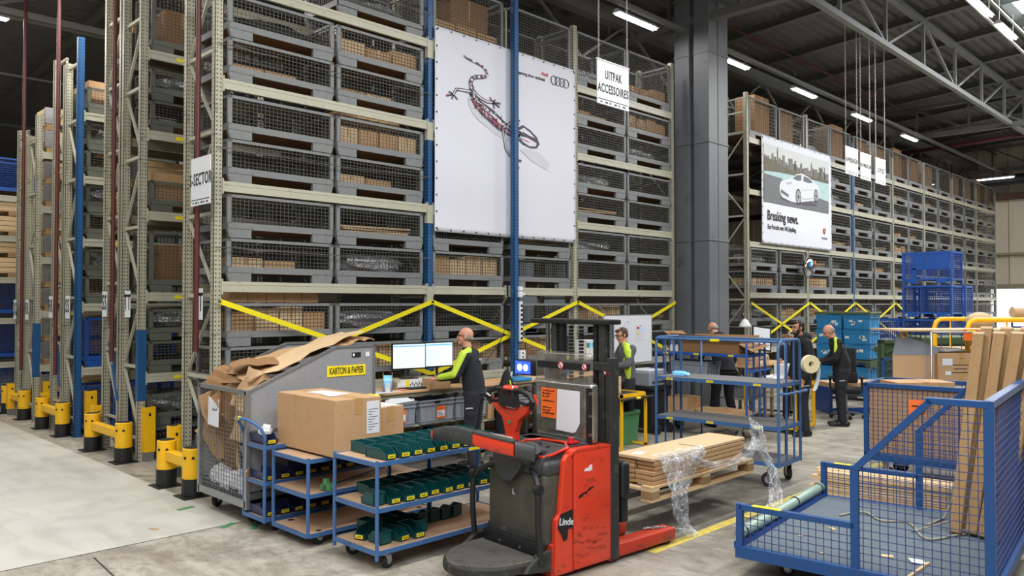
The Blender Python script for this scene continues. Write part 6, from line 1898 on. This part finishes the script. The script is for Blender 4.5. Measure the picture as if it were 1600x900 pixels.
mb('white_paper').cyl((-.35, -.05, .78), (.0, 0, .62), .01, 6).cyl((-.33, -.03, .82), (.02, .02, .66), .01, 6).cyl((0, 0, .62), (.05, 0, .0), .012, 6).build('arm', t)
monitor('lit screen top showing over the open carton', 12.95, 7.28, 1.02, .5, .30, R(-20))
t = thing('desk_phone', 'white handset and cables lying on the second station bench', 'phone', (13.1, 6.8, 1.02), .4); mb('white_paper').rbox(-.1, -.04, 0, .1, .04, .05, .015, 2).tube([(.1, 0, .03), (.2, .05, .12), (.28, -.02, .08), (.34, .05, .16)], .008, 6).build('handset', t)

# desk behind the chair, blue framed
t = thing('blue_bench', 'blue framed bench with pale top behind the office chair', 'workbench', (14.9, 6.3, 0), R(-90 + 52))
mb('orange_wood').box(0, 0, .52, 1.9, .6, .60).build('bench_top', t); mb('navy_blue').box(0, -.01, .40, 1.9, .02, .52).box(0, .02, .02, .05, .6, .5).box(1.85, .02, .02, 1.9, .6, .5).box(0, 0, .0, 1.9, .05, .12).build('frame', t)

# office chair
t = thing('office_chair', 'black swivel office chair with high back and armrests', 'chair', (14.75, 5.95, 0), R(205))
b = mb('steel')
for k in range(5):
    a = R(72 * k + 10); b.bar((0, 0, .12), (.30 * math.cos(a), .30 * math.sin(a), .075), .035, .025)
b.cyl((0, 0, .10), (0, 0, .44), .025, 12); b.build('star_base', t)
for k in range(5):
    a = R(72 * k + 10); mb('rubber').cyl((.30 * math.cos(a) - .02, .30 * math.sin(a), .035), (.30 * math.cos(a) + .02, .30 * math.sin(a), .035), .035, 12).build('castor_wheel', t)
mb('upholstery').rbox(-.24, -.25, .46, .26, .25, .56, .045, 3).build('seat', t, True, auto=50)
b = mb('upholstery'); b.T = Matrix.Translation((-.25, 0, .62)) @ Matrix.Rotation(R(-9), 4, 'Y'); b.rbox(-.035, -.20, .16, .035, .20, .66, .03, 3); b.rbox(-.03, -.22, 0, .05, .22, .2, .03, 3); b.build('backrest', t, True, auto=50)
for s_ in (-1, 1): mb('black').rbox(-.12, s_ * .27 - .04, .74, .14, s_ * .27 + .04, .775, .012, 2).box(-.0, s_ * .27 - .02, .5, .04, s_ * .27 + .02, .74).build('armrest', t)
mb('steel').bar((-.24, 0, .5), (-.30, 0, .8), .06, .02).build('back_bracket', t)

# ============================================================ PEOPLE
def limb(b, pts, rs, n=12):
    for i in range(len(pts) - 1): b.cap(pts[i], pts[i + 1], rs[i], rs[i + 1], n)
def remesh(o, vox, sm=2):
    m = o.modifiers.new('skin', 'REMESH'); m.mode = 'VOXEL'; m.voxel_size = vox; m.use_smooth_shade = True
    if sm: s = o.modifiers.new('smooth', 'SMOOTH'); s.iterations = sm; s.factor = .5
def V(*a): return Vector(a)
def person(label, loc, yaw, pose, h=1.78, top='cloth_black', trouser='cloth_trouser', skin='skin', hair='hair_dark', bald=False, glasses=False, beard=False, hood=False, cap=False,
           girth=1.0, panel=None, collar=True, short=False, long_coat=False, grey_back=False):
    """figure faces local +x, left side is +y. pose: joints in metres for a 1.78 m figure"""
    t = thing('person', label, 'person', loc, yaw)
    k = h / 1.78
    t.scale = (k, k, k)
    J = dict(pel=V(0, 0, .96), waist=V(.0, 0, 1.10), chest=V(.0, 0, 1.32), neck=V(.01, 0, 1.49), head=V(.035, 0, 1.655),
             hipL=V(0, .095, .93), hipR=V(0, -.095, .93), kneeL=V(.02, .11, .50), kneeR=V(.02, -.11, .50), ankL=V(-.01, .12, .09), ankR=V(-.01, -.12, .09),
             shL=V(0, .19, 1.43), shR=V(0, -.19, 1.43), elL=V(-.02, .25, 1.14), elR=V(-.02, -.25, 1.14), wrL=V(.06, .25, .90), wrR=V(.06, -.25, .90),
             look=V(1, 0, -.1), tiltup=V(0, 0, 1), toeL=None, toeR=None)
    for a, v in pose.items(): J[a] = V(*v) if v is not None else None
    hd = J['head']; look = J['look'].normalized(); upv = (J['tiltup'] - look * J['tiltup'].dot(look)).normalized(); left = upv.cross(look).normalized()
    HM = Matrix((look, left, upv)).transposed()          # head axes -> local
    def Hp(x, y, z): return hd + HM @ V(x, y, z)
    hr = HM.to_euler()
    b = mb(skin)
    # head: cranium, face, jaw, nose, brow, lips, ears
    b.ell(Hp(-.012, 0, .025), (.094, .074, .090), 18, hr); b.ell(Hp(.022, 0, -.03), (.062, .058, .082), 16, hr); b.ell(Hp(.048, 0, -.088), (.036, .040, .026), 12, hr)
    b.ell(Hp(.088, 0, -.022), (.020, .013, .024), 10, hr); b.ell(Hp(.076, 0, .004), (.014, .010, .03), 8, hr); b.ell(Hp(.066, 0, .030), (.020, .052, .012), 10, hr)
    b.ell(Hp(.074, 0, -.060), (.014, .024, .008), 8, hr); b.ell(Hp(.050, .034, -.035), (.030, .022, .026), 8, hr); b.ell(Hp(.050, -.034, -.035), (.030, .022, .026), 8, hr)
    for s_ in (-1, 1): b.ell(Hp(-.008, s_ * .077, -.012), (.018, .008, .030), 10, hr)
    limb(b, [J['neck'] - V(0, 0, .05), J['neck'], Hp(-.02, 0, -.06)], [.07, .058, .055], 14)
    # inner torso
    limb(b, [J['pel'], J['waist'], J['chest'], J['neck'] - V(0, 0, .06)], [.10 * girth, .10 * girth, .09, .05], 16)
    for s_ in 'LR':
        limb(b, [J['hip' + s_], J['knee' + s_], J['ank' + s_]], [.078, .052, .04]); limb(b, [J['chest'], J['sh' + s_]], [.07, .045])
        limb(b, [J['sh' + s_], J['el' + s_], J['wr' + s_]], [.05, .04, .028])
        ax = (J['wr' + s_] - J['el' + s_]).normalized()
        sgn = 1 if s_ == 'L' else -1
        side = ax.cross(V(0, 0, 1)); side = (side if side.length > .2 else V(1, 0, 0)).normalized(); nrm = side.cross(ax).normalized()
        if abs(ax.z) > .75: side = V(1, 0, 0) - ax * ax.x; side.normalize(); nrm = V(0, -sgn, 0)
        w = J['wr' + s_]; pc = w + ax * .045
        b.cap(w, w + ax * .03, .027, .030, 10); b.cap(w + ax * .03 + side * .022, w + ax * .082 + side * .028, .018, .014, 8); b.cap(w + ax * .03 - side * .022, w + ax * .082 - side * .028, .018, .014, 8); b.cap(w + ax * .03, w + ax * .085, .02, .016, 8)
        for fi, (off, ln) in enumerate(((.032, .062), (.011, .074), (-.011, .070), (-.032, .055))):
            p0 = w + ax * .08 + side * off; p1 = p0 + ax * ln * .55 - nrm * .014 * (-1 if abs(ax.z) < .75 else 1); p2 = p1 + ax * ln * .35 - nrm * .026 * (-1 if abs(ax.z) < .75 else 1)
            b.cap(p0, p1, .0105, .0095, 8); b.cap(p1, p2, .0095, .008, 8)
        th0 = w + ax * .03 + side * .028; th1 = th0 + side * .028 + ax * .03; th2 = th1 + ax * .03 + side * .004 - nrm * .01
        b.cap(th0, th1, .014, .012, 8); b.cap(th1, th2, .012, .010, 8)
        b.cap(J['ank' + s_], J['ank' + s_] - V(0, 0, .04), .04, .035)
    body = b.build('body', t, True); remesh(body, .0062, 3)
    # jacket
    b = mb(top)
    hem = J['pel'] + (J['pel'] - J['waist']).normalized() * (.02 if not long_coat else .20)
    def obl(p, rx, ry, rz): b.ell(p, (rx, ry, rz), 18)
    g = girth
    chain_ = [(J['pel'], .125 * g, .165 * g), (J['waist'], .13 * g, .162 * g), (J['chest'], .128, .178), (J['chest'].lerp(J['neck'], .45), .11, .165)]
    for (p, rx, ry), (q, sx, sy) in zip(chain_, chain_[1:]):
        for u in (0, .125, .25, .375, .5, .625, .75, .875, 1): c = p.lerp(q, u); obl(c, rx + (sx - rx) * u, ry + (sy - ry) * u, .06)
    if long_coat:
        for u in (0, .15, .3, .45, .6, .8, 1): obl(J['pel'].lerp(hem, u), .135 * g, .175 * g, .06)
    else: obl(hem, .135 * g, .172 * g, .05)
    limb(b, [J['shL'], J['chest'].lerp(J['neck'], .5), J['shR']], [.068, .09, .068], 14)
    if collar: b.cyl(J['neck'] - V(0, 0, .05), J['neck'] + V(.0, 0, .035), .075, 18, .068)
    sl = 1.12 if hood else 1.0
    for s_ in 'LR':
        e_ = J['wr' + s_] if not short else J['sh' + s_].lerp(J['el' + s_], .6)
        if short: limb(b, [J['sh' + s_], e_], [.07, .056], 14)
        else: limb(b, [J['sh' + s_], J['el' + s_], J['wr' + s_] - (J['wr' + s_] - J['el' + s_]).normalized() * .01], [.074 * sl, .060 * sl, .044 * sl], 14)
    if hood: b.ell(J['neck'] + V(-.085, 0, .03), (.09, .125, .075), 14); b.cyl(J['neck'] - V(0, 0, .06), J['neck'] + V(.01, 0, .06), .095, 16, .088)
    jk = b.build('jacket' if not short else 'shirt', t, True); remesh(jk, .012, 8)
    # trousers
    b = mb(trouser)
    for (p, rx, ry) in ((J['pel'], .128 * g, .165 * g), (J['pel'] + V(0, 0, -.06), .125 * g, .162 * g)): obl(p, rx, ry, .09)
    for s_ in 'LR': limb(b, [J['hip' + s_], J['knee' + s_], J['ank' + s_] + V(0, 0, .01)], [.096 * g, .074, .066], 14); b.ell(J['knee' + s_].lerp(J['ank' + s_], .25), (.078, .074, .1), 12); b.ell(J['hip' + s_].lerp(J['knee' + s_], .55) + V(0, .02 if s_ == 'L' else -.02, 0), (.085, .085, .09), 12)
    tr = b.build('trousers', t, True); remesh(tr, .012, 3)
    if True:
        b = mb('print_grey')
        for s_, sg in (('L', 1), ('R', -1)):
            p = J['hip' + s_].lerp(J['knee' + s_], .35); b.cbox((p.x, p.y + sg * .101, p.z), (.09, .006, .018), (0, .1, 0))
        b.build('pocket_label', tr)
    # shoes
    for s_ in 'LR':
        a = J['ank' + s_]; d = J['toe' + s_] or V(1, 0, 0); d = d.normalized()
        b = mb('black'); z0 = a.z - .09
        for (u, w, hh) in ((-.06, .040, .055), (0, .044, .065), (.07, .047, .045), (.14, .046, .035), (.19, .038, .028)):
            c = a + d * u; b.ell((c.x, c.y, z0 + hh * .9), (.05, .048 if abs(d.x) > .7 else .05, hh), 12)
        o = b.build('shoe', t, True); remesh(o, .009, 2)
        so = mb('rubber'); p = a + d * .06; so.ell((p.x, p.y, z0 + .014), (.165 if abs(d.x) > .7 else .06, .055 if abs(d.x) > .7 else .165, .014), 14); so.build('sole', o, True)
    # eyes, hair, extras
    b = mb('lens')
    for s_ in (-1, 1): b.ell(Hp(.073, s_ * .030, .012), (.008, .011, .006), 8, hr)
    b.build('eyes', t, True)
    hb_ = mb(hair)
    if bald:
        for s_ in (-1, 1): hb_.ell(Hp(-.035, s_ * .060, -.005), (.052, .020, .042), 12, hr)
        hb_.ell(Hp(-.088, 0, -.02), (.020, .055, .036), 12, hr)
    else:
        hb_.ell(Hp(-.026, 0, .036), (.093, .079, .082), 16, hr); hb_.ell(Hp(-.05, 0, -.005), (.062, .078, .065), 14, hr); hb_.ell(Hp(.045, 0, .085), (.045, .055, .025), 12, hr)
        for s_ in (-1, 1): hb_.ell(Hp(.01, s_ * .072, .01), (.016, .008, .035), 8, hr)
    ho = hb_.build('hair', t, True); remesh(ho, .007, 2)
    bb = mb(hair)
    for s_ in (-1, 1): bb.ell(Hp(.082, s_ * .030, .030), (.006, .018, .005), 8, hr)
    bb.build('eyebrows', t, True)
    mb('red' if False else 'skin2').ell(Hp(.088, 0, -.058), (.004, .022, .004), 8, hr).build('mouth', t, True)
    if beard:
        b = mb('hair_dark'); b.ell(Hp(.040, 0, -.085), (.048, .050, .030), 12, hr); b.ell(Hp(.080, 0, -.046), (.010, .028, .006), 8, hr)
        for s_ in (-1, 1): b.ell(Hp(.028, s_ * .052, -.052), (.034, .012, .042), 10, hr)
        remesh(b.build('beard', t, True), .006, 1)
    if glasses:
        b = mb('ink')
        for s_ in (-1, 1):
            b.tube([tuple(Hp(.098, s_ * .032 + .024 * math.cos(a * .5236), .010 + .017 * math.sin(a * .5236))) for a in range(12)], .003, 5, closed=True)
            b.cyl(Hp(.098, s_ * .056, .014), Hp(.0, s_ * .080, .012), .003, 5)
        b.cyl(Hp(.100, .008, .014), Hp(.100, -.008, .014), .003, 5); b.build('glasses', t)
    if cap:
        b = mb('cap_cream'); b.ell(Hp(-.015, 0, .050), (.102, .085, .072), 16, hr); b.ell(Hp(-.10, 0, .015), (.05, .06, .010), 12, hr); remesh(b.build('cap', t, True), .007, 1)
    if panel:
        # hi-vis panels follow the sleeve and shoulder, on the outer side
        b = mb('lime')
        for (names, rs, off) in panel:
            pts = []
            for nme in names:
                if isinstance(nme, str): pts.append(J[nme].copy())
                else: pts.append(V(*nme))
            pts = [p + V(*off) for p in pts]
            limb(b, pts, rs, 12)
        o = b.build('hi_vis_panel', t, True); remesh(o, .010, 2)
        mb('print_grey').cbox(J['chest'] + V(-.135, .02, .05), (.006, .12, .025), (0, 0, 0)).build('back_print', t)
    return t

# man at the monitors: seen from his left rear, both forearms forward on the bench
person('bald man in black jacket with lime sleeve panel facing the monitors', (6.86, 7.50, 0), R(122),
       dict(pel=(0, 0, .97), waist=(.02, 0, 1.11), chest=(.05, 0, 1.33), neck=(.09, 0, 1.50), head=(.125, .0, 1.665), shL=(.06, .20, 1.43), shR=(.06, -.19, 1.43),
            elL=(.16, .27, 1.19), wrL=(.40, .19, 1.14), elR=(.2, -.25, 1.2), wrR=(.42, -.14, 1.14), look=(1, .22, .10), kneeL=(.03, .12, .5), ankL=(-.03, .15, .09), ankR=(.02, -.13, .09)),
       1.80, 'cloth_navy', 'cloth_trouser', 'skin', 'hair_grey', bald=True, glasses=True, girth=1.12,
       panel=[((('shL'), ('elL'), (.37, .20, 1.145)), (.066, .052, .040), (.018, .018, .012)), (((.05, .09, 1.47), 'shL'), (.045, .060), (.0, .005, .022))])
person('man in grey jacket with lime side panel and dark glasses', (9.88, 7.33, 0), R(150),
       dict(head=(.09, 0, 1.64), neck=(.06, 0, 1.49), chest=(.03, 0, 1.32), elL=(.10, .25, 1.20), wrL=(.33, .12, 1.16), elR=(.12, -.24, 1.2), wrR=(.33, -.08, 1.16), look=(1, .15, -.32)),
       1.76, 'cloth_grey', 'cloth_trouser', 'skin', 'hair_brown', glasses=True,
       panel=[(((.05, .05, 1.48), (.05, .14, 1.45), (.06, .20, 1.38), (.06, .23, 1.31)), (.045, .062, .066, .05), (.012, .010, .012)), (((.065, .14, 1.26), (.06, .145, 1.12), (.04, .14, 1.0)), (.06, .058, .035), (.004, .018, 0))])
person('bald man in dark jacket bending over the second bench', (12.22, 7.02, 0), R(62),
       dict(pel=(-.04, 0, .96), waist=(.02, 0, 1.10), chest=(.12, 0, 1.30), neck=(.22, 0, 1.45), head=(.32, 0, 1.585), shL=(.15, .2, 1.40), shR=(.15, -.2, 1.40), elR=(.14, -.27, 1.13), wrR=(.17, -.25, .89),
            elL=(.30, .22, 1.18), wrL=(.50, .12, 1.08), look=(1, 0, -.75), kneeL=(.03, .14, .5), ankL=(.02, .2, .09), ankR=(-.06, -.17, .09)), 1.86, 'cloth_navy', 'cloth_trouser', 'skin', 'hair_grey', bald=True, hood=True, girth=1.15)
person('bearded man in black hooded coat turned to the left', (12.29, 5.67, 0), R(140),
       dict(look=(1, .15, -.05), elL=(-.04, .27, 1.14), wrL=(.08, .26, .90), toeL=(1, .2, 0), head=(.05, 0, 1.66)), 1.84, 'cloth_black', 'cloth_trouser', 'skin2', 'hair_dark', beard=True, hood=True, girth=1.1, long_coat=True)
person('balding man in black jacket with a lime shoulder stripe, seen from behind', (13.75, 5.62, 0), R(118),
       dict(chest=(.06, 0, 1.32), neck=(.13, 0, 1.47), head=(.20, .0, 1.60), look=(1, .15, -.7), shL=(.07, .2, 1.42), shR=(.07, -.2, 1.42), elL=(.12, .27, 1.16), wrL=(.32, .18, 1.08), elR=(.12, -.26, 1.16), wrR=(.34, -.14, 1.08)),
       1.80, 'cloth_black', 'cloth_trouser', 'skin', 'hair_grey', bald=True, girth=1.16, panel=[(((.10, .10, 1.475), (.10, .205, 1.43), (.11, .245, 1.33), (.13, .265, 1.22)), (.034, .038, .034, .020), (.0, .02, .008))])
person('young person in black shirt and backwards cream cap facing the camera', (13.72, 6.50, 0), R(215),
       dict(elL=(.05, .25, 1.14), wrL=(.28, .14, 1.06), elR=(.05, -.25, 1.14), wrR=(.28, -.14, 1.06), look=(1, 0, -.15)), 1.62, 'cloth_black', 'cloth_trouser', 'skin', 'hair_dark', cap=True, short=True, collar=False, girth=.9)

# ============================================================ RIGHT BACKGROUND
# blue plastic crates on pallets
def crate_pallet(x, y, z, label, m='truck_grey'):
    t = thing('plastic_pallet', label, 'pallet', (x, y, z))
    b = mb(m).box(0, 0, .10, .62, 1.2, .14)
    for yy in (0, .5, 1.1): b.box(0, yy, 0, .62, yy + .1, .10)
    b.build('pallet_body', t); return t
crate_pallet(17.42, 6.52, 0, 'plastic pallet under the blue crate stack')
k = 0
for lv, zs in enumerate((.14, .44)):
    for j in range(2):
        tote('stacking_crate', 'blue crate, %s tier of lower stack, %s position' % (('bottom', 'top')[lv], ('right', 'left')[j]), (17.73, 6.82 + j * .6, zs), (.60, .56, .29), 'crate_blue', 0, 'blue stacking crates', ribs=4)
mb_ = crate_pallet(17.40, 6.50, .74, 'green topped pallet between the two blue crate tiers', 'army_green')
for lv in range(3):
    for j in range(2):
        t = tote('stacking_crate', 'blue crate, %s tier of upper stack, %s position' % (('bottom', 'middle', 'top')[lv], ('right', 'left')[j]), (17.73, 6.80 + j * .6, .90 + lv * .325), (.60, .58, .315), 'crate_blue', 0, 'blue stacking crates', ribs=4)
        b = mb('white_paper'); q = random.Random(lv * 3 + j)
        for i in range(4): b.cbox((-.302, q.uniform(-.2, .2), .15 + q.uniform(-.05, .05)), (.006, q.uniform(.04, .10), q.uniform(.03, .07)), (q.uniform(-.2, .2), 0, 0))
        b.build('torn_label', t)
o = mb('army_green').rbox(-.33, -.62, 0, .33, .62, .05, .01, 1).build('crate_lid'); o.location = (17.73, 7.1, .90 + .975); tag(o, 'olive green lid on top of the blue crate stack', 'lid')
# more low blue crates to the right behind the green pallet
crate_pallet(17.0, 5.05, 0, 'pallet under the blue crates right of the tall stack')
for lv in range(3):
    for j in range(2):
        tote('stacking_crate', 'blue crate, %s tier of the right stack, %s position' % (('bottom', 'middle', 'top')[lv], ('right', 'left')[j]), (17.31, 5.35 + j * .6, .14 + lv * .32), (.60, .56, .31), 'crate_blue', 0, 'blue stacking crates', ribs=4)
o = mb('army_green').rbox(-.33, -.62, 0, .33, .62, .12, .01, 1).build('crate_lid'); o.location = (17.31, 5.65, 1.10); tag(o, 'olive green pallet lying on the right blue crates', 'pallet')
# upright green plastic pallet
t = thing('plastic_pallet', 'olive green ribbed pallet standing on edge by the chair', 'pallet', (15.75, 5.35, 0), R(-35))
b = mb('army_green'); b.box(-.38, -.02, 0, -.32, .10, 1.42).box(.32, -.02, 0, .38, .10, 1.42).box(-.38, -.02, 1.36, .38, .10, 1.42).box(-.36, .04, 0, .36, .06, 1.4)
for i in range(5): b.bar((-.3, .0, .5 + i * .17), (0, .0, .62 + i * .17), .05, .03).bar((.3, 0, .5 + i * .17), (0, .0, .62 + i * .17), .05, .03)
b.build('pallet_body', t)
o = mb('army_green').rbox(-.65, -.4, 0, .65, .4, .24, .03, 2).use('black_dusty').box(-.6, -.41, .05, .6, -.4, .10).build('plastic_crate'); o.location = (17.3, 5.1, 1.22); o.rotation_euler = (0, 0, R(-40)); tag(o, 'dark olive green plastic box on the right blue crates', 'box')
# small blue mesh cart behind
t = thing('mesh_cart', 'small blue mesh panel cart right of the office chair', 'cart', (14.0, 5.05, 0), R(-50))
b = mb('deep_blue').box(0, -.02, 0, .05, .02, 1.18).box(.42, -.02, 0, .46, .02, 1.18).box(0, -.02, 1.14, .46, .02, 1.18).box(0, -.02, .60, .46, .02, .64); b.build('frame', t)
mb('wire_blue').grid((.05, 0, .64), (.37, 0, 0), (0, 0, .5), 8, 10, .006).build('wire_mesh', t)
# tall stack of blue cages
GBc = 'large blue cage containers, tall stack'
def blue_cage(label, loc, L=1.1, W=.9, H=.80, solid=0.0):
    t = thing('blue_cage', label, 'cage box', loc, 0, GBc)
    b = mb('cage_blue')
    for (x, y) in ((0, 0), (W, 0), (0, L), (W, L)): b.box(x - .025, y - .025, 0, x + .025, y + .025, H)
    for z in (.10, H - .05): b.box(0, -.02, z, W, .02, z + .05).box(0, L - .02, z, W, L + .02, z + .05).box(-.02, 0, z, .02, L, z + .05).box(W - .02, 0, z, W + .02, L, z + .05)
    b.box(-.025, .1, .02, .0, .35, .12).box(-.025, L - .35, .02, 0, L - .1, .12)
    b.build('frame', t)
    g = mb('navy_blue'); g.grid((-.01, 0, .15), (0, L, 0), (0, 0, H - .2), 22, 10, .010); g.grid((0, -.01, .15), (W, 0, 0), (0, 0, H - .2), 8, 12, .012); g.grid((W, 0, .15), (0, L, 0), (0, 0, H - .2), 20, 10, .010); g.grid((0, L, .15), (W, 0, 0), (0, 0, H - .2), 14, 10, .010)
    g.build('wire_mesh', t)
    mb('navy_blue').box(0, 0, .10, W, L, .13).build('floor_pan', t)
    if solid: mb('cage_blue').box(-.012, .06, H * .45, .0, L * .8, H * .9).box(-.012, L * .72, .1, 0, L * .8, H * .5).build('side_plate', t)
    return t
for i in range(4):
    o = blue_cage('blue cage container, %s of the tall stack' % ('bottom', 'second', 'third', 'topmost')[i], (22.0, 6.2, i * .87), 1.15, .85, .84, 1 if i == 3 else 0)
    if i in (1, 2): crumple('x', (0, 0, 0), (.1, .1, .1), 'bag', 1).location = (0, 0, -5) if False else (22.4, 6.8, .3 + i * .85)
for n_ in [o for o in bpy.data.objects if o.name.startswith('x') and o.type == 'MESH']: bpy.data.objects.remove(n_)
for i in range(3): blue_cage('blue cage container, %s of the short stack on the right' % ('bottom', 'middle', 'top')[i], (22.95, 6.15, i * .87), 1.1, .62, .84)
for i in range(2): blue_cage('blue cage container lower left of the tall stack, %s' % ('bottom', 'top')[i], (21.9, 7.45, i * .87), 1.1, .85, .84)
# blue frame racks in front of the window wall
for i in range(3):
    t = thing('tube_rack', 'blue tube rack against the bright far window, %s from the left' % NTH[i], 'rack', (33.0 + i * 1.6, 5.8 - i * 1.8, 0), 0, 'blue tube racks at the far window')
    b = mb('navy_blue').box(0, 0, 0, .06, .06, 2.0).box(0, 1.5, 0, .06, 1.56, 2.0).box(0, 0, 1.9, .06, 1.56, 1.96).box(0, 0, .6, .06, 1.56, 1.3); b.build('frame', t)

# plywood corner piece, roll cage, plywood sheet, brown cartons
t = thing('plywood_offcut', 'grey and tan plywood panel standing left of the roll cage', 'board', (11.40, 3.78, .35), R(-48))
mb('orange_wood').prism([(-.18, 0), (.42, 0), (.42, 1.10), (-.10, 1.10), (-.18, 1.06)], 'y', -.012, .012).build('panel_sheet', t)
mb('tote_grey').prism([(-.18, 1.06), (-.12, 1.35), (.42, 1.16), (.42, 1.06)], 'y', -.016, .014).prism([(-.18, .40), (.42, .68), (.42, .40)], 'y', -.016, .014).build('grey_lamination', t)
o = thing('rope_coil', 'cream and yellow strap coil on the plywood panel corner', 'strap', (11.37, 3.82, 1.70)); mb('kraft_light').tube([(.0 + .06 * math.cos(a * .5), .06 * math.sin(a * .5) * .4, .06 * math.sin(a * .5)) for a in range(13)], .018, 8, closed=False).use('label_yellow').tube([(.04, 0, .05), (.08, -.03, 0), (.07, -.04, -.12)], .018, 6).build('coil', o, True)
t = thing('roll_cage', 'galvanised roll cage carrying the brown cartons', 'trolley', (11.45, 3.48, 0), R(-42))
L, W, H = 1.35, .75, 1.72
b = mb('galv')
for (x, y) in ((0, 0), (L, 0), (0, W), (L, W)): b.cyl((x, y, .15), (x, y, H), .016, 8)
for z in (.2, 1.0, H): b.cyl((0, 0, z), (0, W, z), .01, 6).cyl((L, 0, z), (L, W, z), .01, 6).cyl((0, W, z), (L, W, z), .01, 6)
b.cyl((0, 0, H), (L, 0, H), .014, 8)
for i in range(1, 9): b.cyl((i * L / 9, W, .2), (i * L / 9, W, H), .006, 6)
for i in range(1, 6): b.cyl((0, i * W / 6, .2), (0, i * W / 6, H), .006, 6).cyl((L, i * W / 6, .2), (L, i * W / 6, H), .006, 6)
b.build('wire_frame', t, True)
mb('galv').box(0, 0, 1.00, L, W, 1.03).box(0, 0, .16, L, W, .20).build('shelf', t)
for (x, y) in ((.1, .1), (L - .1, .1), (.1, W - .1), (L - .1, W - .1)): caster(t, x, y, .16, .055, .2)
Mr = Matrix.Translation((11.45, 3.48, 0)) @ Matrix.Rotation(R(-42), 4, 'Z')
c1 = big_carton('brown_carton', 'printed brown carton with white labels on the roll cage', -.33, -.26, 0, .33, .26, .40, 'kraft', False); c1.matrix_world = Mr @ Matrix.Translation((.45, .31, 1.035))
b = mb('ink')
for i, (z, w) in enumerate(((.33, .06), (.24, .22), (.19, .18), (.14, .30))): b.box(-.02 - w / 2 + (.03 if i == 0 else 0), -.263, z, -.02 + w / 2, -.2615, z + .008)
b.build('printed_lines', c1); mb('white_paper').box(-.27, -.2635, .24, -.13, -.2615, .33).box(-.23, -.2635, .11, -.15, -.2615, .16).build('white_label', c1)
o = crumple('paper_packet', (0, 0, 0), (.38, .24, .06), 'white_paper', 9); o.matrix_world = Mr @ Matrix.Translation((.42, .31, 1.437)); tag(o, 'white paper packet on top of the printed brown carton', 'paper')
o = big_carton('brown_carton', 'low brown carton in front of the plywood panel', 11.0, 3.65, .94, 11.1, 3.66, .95, slip=False); bpy.data.objects.remove(o)
for n_ in [q for q in bpy.data.objects if q.parent is None and q.name.startswith(('carton_body', 'flap_seam', 'packing_tape'))]: bpy.data.objects.remove(n_)
c2 = big_carton('brown_carton', 'low brown carton resting in the blue mesh cart', -.35, -.2, 0, .35, .2, .28, 'kraft', False); c2.matrix_world = Matrix.Translation((10.15, 3.25, .90)) @ Matrix.Rotation(R(-42), 4, 'Z')
for n_ in range(4): pass
c3 = big_carton('brown_carton', 'brown carton supporting the low one inside the blue mesh cart', -.35, -.22, 0, .35, .22, .555, 'kraft', False); c3.matrix_world = Matrix.Translation((10.15, 3.25, .343)) @ Matrix.Rotation(R(-42), 4, 'Z')
o = mb('kraft_light').box(-1.3, -.38, 0, 1.35, .38, .022).build('plywood_sheet'); o.matrix_world = Mr @ Matrix.Translation((.85, .38, 1.735)); tag(o, 'wide pale plywood sheet lying across the roll cage top', 'board')
o = mb('orange').box(-.11, -.003, -.12, .11, 0, .03).use('label_yellow').box(-.06, -.004, -.01, .06, -.003, .02).build('note_card'); o.matrix_world = Mr @ Matrix.Translation((.55, -.005, 1.73)); tag(o, 'orange card with a yellow strip hanging from the plywood sheet', 'card')
# yellow tube trolley
t = thing('tube_trolley', 'yellow tube framed trolley at the right frame edge', 'trolley', (12.6, 3.35, 0), R(-42))
b = mb('yellow')
for y in (0, .8): b.tube([(0, y, .15), (0, y, 1.75), (.03, y, 1.83), (.10, y, 1.87), (1.6, y, 1.87), (1.67, y, 1.84), (1.70, y, 1.77), (1.70, y, .15)], .035, 10)
b.build('tube_frame', t, True)
mb('pine').box(0, 0, 1.42, 1.7, .8, 1.45).box(0, 0, .2, 1.7, .8, .23).build('shelf', t)
for i in range(5): mb('yellow').cyl((.25 + .3 * i, .8, .2), (.25 + .3 * i, .8, 1.85), .012, 6).build('rail', t)
for (x, y) in ((.1, .1), (1.6, .1), (.1, .7), (1.6, .7)): caster(t, x, y, .2, .06, 0)
Mt = Matrix.Translation((12.6, 3.35, 0)) @ Matrix.Rotation(R(-42), 4, 'Z')
o = mb('kraft_light').ell((0, 0, .09), (.2, .16, .13), 14).build('foam_roll', None, True); o.matrix_world = Mt @ Matrix.Translation((.45, .4, 1.70)); o.location.z = 1.76; tag(o, 'cream rounded foam pad on the plywood sheet', 'foam')
o = mb('kraft_light').cyl((-.4, 0, 0), (.5, 0, 0), .075, 18).build('cardboard_tube', None, True, auto=40); o.matrix_world = Mt @ Matrix.Translation((1.35, .4, 1.975)); tag(o, 'pale cardboard tube on the yellow trolley rails', 'tube')
# white wall box and small floor litter
for i, (x, y) in enumerate(((5.9, 7.0), (6.4, 6.7), (2.9, 7.6), (7.0, 6.9))):
    o = mb('white_paper' if i != 2 else 'kraft').cbox((0, 0, .002), (.09, .04, .002), (0, 0, i)).build('paper_scrap'); o.location = (x, y, .001); tag(o, ['white paper scrap on the floor left of the truck', 'second white scrap near the man at the monitors', 'small brown scrap on the floor by the barrier', 'farthest white scrap beyond the truck'][i], 'paper', 'paper scraps on the floor')
